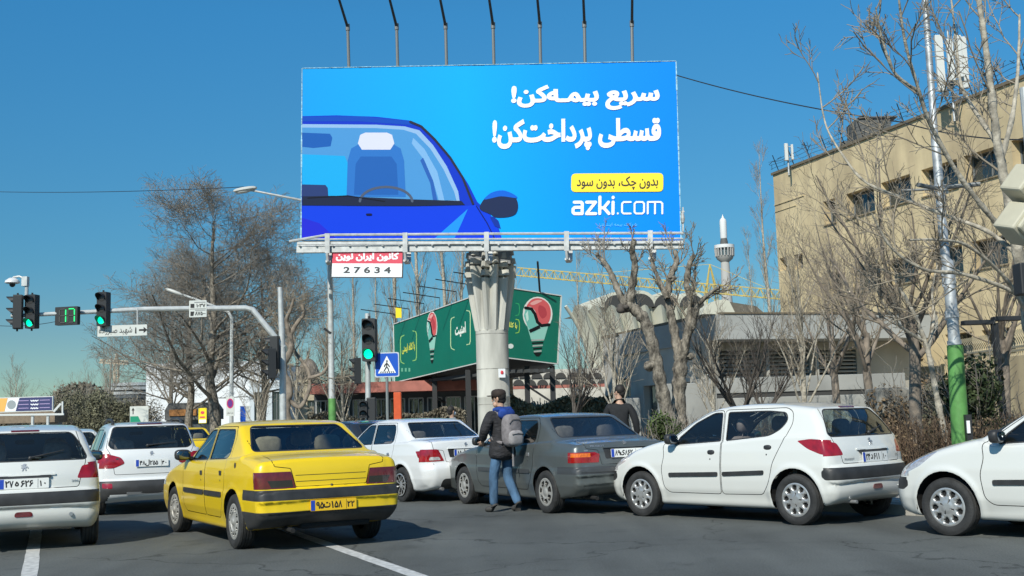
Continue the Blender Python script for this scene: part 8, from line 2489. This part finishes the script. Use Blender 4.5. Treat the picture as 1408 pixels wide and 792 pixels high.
# trees round the left pavement
for i, (px, Y, s, lab) in enumerate([(408, 46, .95, 'pale bare sapling just right of the signal mast'), (472, 50, 1.0, 'bare sapling between the lamp post foot and the signal post'), (655, 70, 1.0, 'bare sapling behind the column foot'), (586, 70, .9, 'bare sapling behind the legs of the green hoarding'), (355, 44, .7, 'low bare sapling behind the near taxi')]):
    put_tree('vase', (gx(px, Y), Y, GB), i * 1.7 + .4, s, lab, 'sapling')
for i, (px, Y, s, lab) in enumerate([(150, 120, 2.0, 'pale far bare tree above the olive shrubs at left'), (120, 130, 1.4, 'far bare tree left of the small crane'), (92, 140, 1.3, 'far small bare tree behind the roadside board'), (20, 145, 1.7, 'golden far bare tree at the left edge')]):
    put_tree('vase', (gx(px, Y), Y, 0), i * 2.2, s, lab, 'far_tree')

# pollarded trees with hand-laid limbs
def limb(pts, Y, dy=0.0):
    n = len(pts); return [tuple(P(x, y, Y + dy * i / max(1, n - 1))) for i, (x, y) in enumerate(pts)]
def pollard(label, Y, limbs, shoots, seed, bark=BARK_PL, twig=TWIG, name='pollarded_tree', knobs=(), sub=None, gz=.1):
    base = Vector(P(limbs[0][0][0][0], limbs[0][0][0][1], Y)); base.z = gz
    r_ = empty(name, tuple(base), 0, label, 'tree')
    rng = np.random.default_rng(seed); tch = []; parents = []
    for li, (pts, r0, r1, dy) in enumerate(limbs):
        L = limb(pts, Y, dy)
        if li == 0: L = [(L[0][0], L[0][1], gz)] + L[(1 if L[0][2] < gz + .2 else 0):]
        rs = np.linspace(r0, r1, len(L)); q = np.array(catmull([(*p, r) for p, r in zip(L, rs)], 9))
        # bark is never a clean tube
        q[:, 3] *= 1 + .09 * np.sin(np.arange(len(q)) * 1.1 + li); q[:, :3] -= np.array(base)
        v_, f_ = tubes_np(q[None, :, :3], q[None, :, 3], 16); cen = np.repeat(q[:, :3], 16, 0); rn_ = rng.normal(0, 1, len(v_)); rn_ = rn_ + .5 * np.roll(rn_, 16) + .5 * np.roll(rn_, 1)
        v_ = cen + (v_ - cen) * (1 + .055 * rn_)[:, None]; tch.append((v_, f_)); parents.append(q)
    tm = mesh_np('trunk', tch, bark); link(bpy.data.objects.new('trunk', tm), r_)
    cch = []
    for (li, n, L, ang, up, t0) in shoots:
        q = parents[li]; Pp = q[None, :, :3]; Rp = q[None, :, 3]
        P1, R1 = grow(rng, Pp, Rp, n, L, ang, up=up, jit=.10, S=5, rr=.30, t0=t0, fall=.15, rmin=.012)
        R1 = np.minimum(R1, .022)
        P2, R2 = grow(rng, P1, R1, 6, L * .42, 38, up=.12, jit=.16, S=4, rr=.55, t0=.2, rmin=.008)
        P3, R3 = grow(rng, P2, R2, 4, L * .2, 42, up=.08, jit=.2, S=2, rr=.6, t0=.2, rmin=.006, taper=.7)
        cch += [tubes_np(P1, R1, 4), tubes_np(P2, R2, 3), tubes_np(P3, R3, 3)]
    link(bpy.data.objects.new('crown', mesh_np('crown', cch, twig)), r_)
    for (x, y, s, dk) in knobs:
        mb = MB(); c_ = P(x, y, Y) - base
        for k in range(5): mb.sphere(c_ + Vector(rng.normal(size=3)) * s * .30, s * (.35 + .25 * rng.random()), 14, (1, 1, .8))
        mb.build('knob', BARK_DARK if dk else bark, r_, True)
    return r_
pollard('thick leaning pollarded tree with a burr on its trunk, left of the forked one', 23.0,
    [([(921, 590), (912, 545), (905, 510), (896, 470), (886, 440), (872, 425), (860, 418)], .14, .105, 0), ([(862, 424), (850, 400), (842, 380), (832, 362), (820, 350)], .08, .04, .4), ([(866, 422), (869, 395), (873, 365), (869, 346), (872, 330)], .085, .05, -.4)],
    [(1, 5, .8, 45, .1, .6), (2, 3, .45, 35, .1, .5), (0, 3, .6, 50, .1, .5)], 3, knobs=[(857, 424, .17, True), (893, 505, .17, False), (820, 350, .07, False)])
pollard('forked pollarded tree with pale limbs and many upright shoots, right of the leaning one', 23.6,
    [([(934, 600), (933, 560), (934, 520), (937, 490)], .155, .14, 0), ([(934, 495), (928, 462), (922, 430), (918, 405), (922, 380), (930, 360), (928, 345)], .10, .05, .5), ([(938, 495), (944, 465), (948, 440), (950, 415), (944, 390), (948, 365), (955, 350)], .095, .045, -.4), ([(940, 470), (952, 450), (960, 420), (978, 402), (990, 395)], .07, .03, -.8), ([(918, 410), (906, 385), (896, 360)], .06, .03, .3)],
    [(1, 9, .75, 40, .14, .3), (2, 9, .75, 42, .14, .3), (3, 5, .6, 40, .1, .4), (4, 4, .6, 40, .15, .4)], 4, knobs=[(950, 436, .14, True), (925, 382, .10, False), (940, 492, .18, False)], twig=TWIG_PALE)
pollard('twisted bare tree with knobbly pale tips right of the signal mast', 41.0,
    [([(398, 596), (394, 560), (398, 535), (390, 505), (400, 480), (398, 460)], .15, .10, 0), ([(394, 545), (412, 560), (425, 535), (424, 510), (410, 490), (400, 475)], .08, .055, .5), ([(398, 462), (408, 445), (418, 430), (412, 415)], .09, .04, .3), ([(398, 462), (394, 440), (400, 425), (404, 410)], .09, .04, -.3), ([(424, 520), (445, 512), (455, 490)], .07, .04, 0), ([(401, 482), (386, 462), (384, 445)], .06, .03, 0)],
    [(2, 9, 1.1, 60, .1, .4), (3, 9, 1.1, 60, .1, .4), (4, 9, 1.6, 45, .1, .2), (5, 7, 1.0, 50, .1, .3), (1, 8, 1.6, 55, .05, .1)], 5, bark=BARK, twig=TWIG_PALE)
# big birch-barked tree at the right edge
big = pollard('large pale barked bare tree at the right edge whose branches reach over the tan building', 16.0,
    [([(1432, 640), (1424, 520), (1412, 420), (1398, 340), (1384, 262), (1372, 200), (1366, 150), (1356, 70), (1346, 0), (1340, -60)], .105, .03, 0),
     ([(1384, 262), (1376, 210), (1352, 170), (1330, 135), (1320, 110), (1315, 60), (1308, 0)], .04, .014, 1.2),
     ([(1396, 335), (1360, 295), (1318, 240), (1280, 172), (1262, 120), (1245, 60), (1236, 0)], .042, .014, -1.4),
     ([(1398, 350), (1358, 318), (1300, 296), (1240, 272), (1190, 250), (1160, 215), (1135, 170), (1124, 100)], .034, .010, 1.6),
     ([(1410, 410), (1372, 392), (1320, 376), (1270, 370), (1225, 340), (1198, 292)], .034, .011, -1.0),
     ([(1376, 220), (1392, 160), (1400, 90), (1402, 20)], .045, .014, .8),
     ([(1412, 430), (1380, 380), (1330, 338), (1290, 330), (1250, 330)], .03, .012, -1.8),
     ([(1262, 125), (1230, 100), (1212, 50), (1204, 10)], .028, .010, -.6)],
    [(0, 7, 1.4, 50, .12, .45), (1, 6, 1.3, 45, .14, .2), (2, 8, 1.3, 48, .12, .3), (3, 9, 1.2, 50, .16, .3), (4, 7, 1.1, 50, .12, .2), (5, 6, 1.2, 45, .12, .2), (6, 5, 1.0, 50, .1, .2), (7, 5, .9, 45, .14, .2)], 6, bark=BARK_PALE, twig=TWIG_PALE, name='birch_tree')
pollard('slim birch like trunk leaning behind the right hatchback, left of the utility pole', 19.5,
    [([(1312, 640), (1300, 600), (1288, 545), (1280, 500), (1272, 470), (1256, 430), (1236, 395)], .065, .03, 0), ([(1276, 480), (1284, 440), (1282, 400), (1290, 360)], .035, .012, .4), ([(1272, 470), (1240, 450), (1216, 420), (1200, 385)], .03, .010, -.5)],
    [(0, 7, 1.2, 42, .14, .6), (1, 7, 1.1, 42, .14, .1), (2, 7, 1.0, 42, .14, .2)], 7, bark=BARK_PALE, twig=TWIG_RED, name='birch_tree')

# shrubs
g_ = lambda px, Y: (gx(px, Y), Y, .12)
shrub(g_(1262, 24.5), (1.25, .8, 1.15), 1, LEAF_D, 5200, .045, 'brown leaved shrub behind the utility pole foot, left part of the shrub bank')
shrub(g_(1342, 22.0), (.85, .7, 1.35), 2, LEAF, 6200, .05, 'dark green shrub just right of the utility pole')
shrub(g_(1412, 22.5), (.9, .7, .75), 3, LEAF_B, 4200, .045, 'low fresh green shrub at the right edge')
shrub(g_(1300, 24.0), (.8, .7, 1.2), 12, LEAF_O, 4200, .045, 'olive shrub hidden partly by the utility pole foot')
shrub((P(912, 590, 21.2).x, 21.2, .12), (.48, .42, .74), 4, LEAF_B, 5200, .032, 'small round evergreen bush at the foot of the leaning pollarded tree')
shrub((P(935, 585, 22.0).x, 22.0, .12), (.40, .36, .78), 5, LEAF, 4200, .034, 'darker evergreen bush between the two pollarded trunks')
# clipped dry hedge along the pavement
hg = empty('dry_hedge', (K(4, 4.2)[0], K(4, 4.2)[1], .12), math.atan2(kd.y, kd.x), 'brown leafless hedge along the back of the pavement behind the middle hatchback', 'hedge')
rng = np.random.default_rng(9)
n = 1500
st = np.stack([rng.uniform(-9, 6, n), rng.uniform(-.4, .4, n), np.zeros(n)], 1); up_ = np.stack([rng.normal(0, .10, n), rng.normal(0, .10, n), rng.uniform(.75, 1.1, n)], 1)
Pt = st[:, None, :] + up_[:, None, :] * np.linspace(0, 1, 4)[None, :, None] + rng.normal(0, .03, (n, 4, 3)) * np.array([0, 1, 1, 1])[None, :, None]
Rr = np.broadcast_to(np.linspace(.010, .005, 4), (n, 4))
P2, R2 = grow(rng, Pt, np.array(Rr), 4, .38, 45, up=.12, jit=.2, S=2, rr=.6, t0=.15, rmin=.004, taper=.6)
o = link(bpy.data.objects.new('stems', mesh_np('stems', [tubes_np(Pt, np.array(Rr), 3), tubes_np(P2, R2, 3)], M('dry hedge twigs', (.17, .115, .075), .9, var=.4, scale=1.5))), hg); o['kind'] = 'stuff'
m_ = 9000; c_ = np.stack([rng.uniform(-9, 6, m_), rng.uniform(-.42, .42, m_), rng.uniform(.05, 1.05, m_)], 1)
u = rng.normal(size=(m_, 3)); u /= np.linalg.norm(u, axis=1, keepdims=True); v = np.cross(u, rng.normal(size=(m_, 3))); v /= np.linalg.norm(v, axis=1, keepdims=True); s_ = (.015 + .02 * rng.random((m_, 1)))
V = np.stack([c_ - u * s_, c_ + v * s_ * .6, c_ + u * s_, c_ - v * s_ * .6], 1).reshape(-1, 3)
me = mesh_np('dry_leaves', [(V, np.arange(4 * m_).reshape(-1, 4))], LEAF_D); me.shade_flat(); o = link(bpy.data.objects.new('dry_leaves', me), hg); o['kind'] = 'stuff'
# ivy hedge under the hoarding
def hedge(label, x0, x1, Y, h, dep, seed, mat, n, size=.06):
    a = gx(x0, Y); b = gx(x1, Y); r_ = empty('hedge', ((a + b) / 2, Y, .1), 0, label, 'hedge'); rng = np.random.default_rng(seed)
    p = np.stack([rng.uniform(-(b - a) / 2, (b - a) / 2, n), rng.uniform(-dep / 2, dep / 2, n), rng.random(n) ** .8 * h], 1)
    p[:, 2] *= .86 + .14 * np.sin(p[:, 0] * 1.7) * np.cos(p[:, 0] * .63 + 1)
    lump = .25 * np.sin(p[:, 0] * 3.1 + p[:, 2] * 2.3); p[:, 1] = -dep / 2 * np.sign(rng.random(n) - .25) * (.75 + lump) + rng.normal(0, .08, n)
    u = rng.normal(size=(n, 3)); u /= np.linalg.norm(u, axis=1, keepdims=True); v = np.cross(u, rng.normal(size=(n, 3))); v /= np.linalg.norm(v, axis=1, keepdims=True); s = size * (.6 + .8 * rng.random((n, 1)))
    V = np.stack([p - u * s, p + v * s * .6, p + u * s, p - v * s * .6], 1).reshape(-1, 3)
    me = mesh_np('foliage', [(V, np.arange(4 * n).reshape(-1, 4))], mat); me.shade_flat(); o = link(bpy.data.objects.new('foliage', me), r_); o['kind'] = 'stuff'
    n2 = 260; st = np.stack([rng.uniform(-(b - a) / 2, (b - a) / 2, n2), rng.uniform(-dep * .3, dep * .3, n2), np.zeros(n2)], 1)
    Pt = st[:, None, :] + np.array([0, 0, h * .78])[None, None, :] * np.linspace(0, 1, 5)[None, :, None] + rng.normal(0, .08, (n2, 5, 3)) * np.array([0, 1, 1, 1, 1])[None, :, None]
    me = mesh_np('stems', [tubes_np(Pt, np.full((n2, 5), .02), 3)], TWIG); o = link(bpy.data.objects.new('stems', me), r_); o['kind'] = 'stuff'
    return r_
hedge('tall dark ivy hedge under the right face of the green hoarding', 688, 860, 48, 2.5, .9, 1, LEAF_O, 15000, .075)
hedge('dusty hedge behind the signal post and the orange post', 425, 640, 54, 2.0, .9, 2, M('grey brown foliage', (.19, .165, .12), .85, var=.5, scale=1.2), 12000, .08)
for i, (px, Y, rad, mt_, lab) in enumerate([(85, 100, (5.0, 2.5, 2.9), M('grey brown foliage', (.19, .165, .12), .85, var=.5, scale=1.2), 'broad olive shrub mass right of the roadside board'), (118, 96, (3.4, 2.2, 3.3), LEAF_O, 'tall olive shrub in the middle of the far left planting'), (150, 92, (3.0, 2.0, 2.8), LEAF_O, 'olive shrub left of the direction sign'), (180, 104, (2.8, 2, 3.4), M('grey brown foliage', (.19, .165, .12), .85, var=.5, scale=1.2), 'dusty shrub under the banded building'),
        (55, 110, (2.0, 1.6, 1.7), LEAF, 'dark conifer like shrub above the right end of the roadside board'), (30, 118, (5, 2, 1.6), M('grey brown foliage', (.19, .165, .12), .85, var=.5, scale=1.2), 'low brown scrub behind the roadside board')]):
    shrub((gx(px, Y), Y, 0), rad, 20 + i, mt_, 9000, .10, lab, twigs=i < 4)
cf = empty('conifer', (gx(66, 118), 118, 0), 0, 'dark narrow conifer sticking up behind the roadside board', 'tree')
mb = MB(); mb.cyl((0, 0, 0), (0, 0, 4), .15, 6); mb.build('trunk', BARK_DARK, cf)
me = leaf_mesh('crown', 77, 3500, .16, (1.5, 1.2, 1.5), LEAF, lump=8); o = link(bpy.data.objects.new('crown', me), cf); o.location = (0, 0, 3.6)
# far tree line closing the horizon
def treeline(label, x0, x1, Y, h, seed, mat, n, size):
    a = gx(x0, Y); b = gx(x1, Y); rng = np.random.default_rng(seed); w = b - a
    x = rng.uniform(0, w, n); top = h * (.62 + .22 * np.sin(x * .19 + seed) + .16 * np.sin(x * .53 + 2 * seed)); z = rng.random(n) ** .75 * top
    p = np.stack([a + x, Y + rng.normal(0, 1.6, n), z], 1)
    u = rng.normal(size=(n, 3)); u /= np.linalg.norm(u, axis=1, keepdims=True); v = np.cross(u, rng.normal(size=(n, 3))); v /= np.linalg.norm(v, axis=1, keepdims=True); s = size * (.5 + rng.random((n, 1)))
    V = np.stack([p - u * s, p + v * s * .5, p + u * s, p - v * s * .5], 1).reshape(-1, 3)
    me = mesh_np('far_trees', [(V, np.arange(4 * n).reshape(-1, 4))], mat); me.shade_flat()
    o = link(bpy.data.objects.new('far_trees', me)); tag(o, label, 'trees', kind='stuff'); return o
treeline('dusty brown belt of far trees along the horizon on the left', -260, 480, 150, 8.0, 1, M('dusty far foliage', (.17, .15, .11), .9, var=.35, scale=.3), 30000, .34)
treeline('far belt of bare trees behind the hoarding and the grey building', 430, 1120, 84, 4.0, 2, M('dusty far foliage', (.17, .15, .11), .9, var=.35, scale=.3), 26000, .2)
treeline('dusty belt of trees beyond the office block on the right', 1380, 2000, 90, 7.0, 3, M('dusty far foliage', (.17, .15, .11), .9, var=.35, scale=.3), 8000, .4)
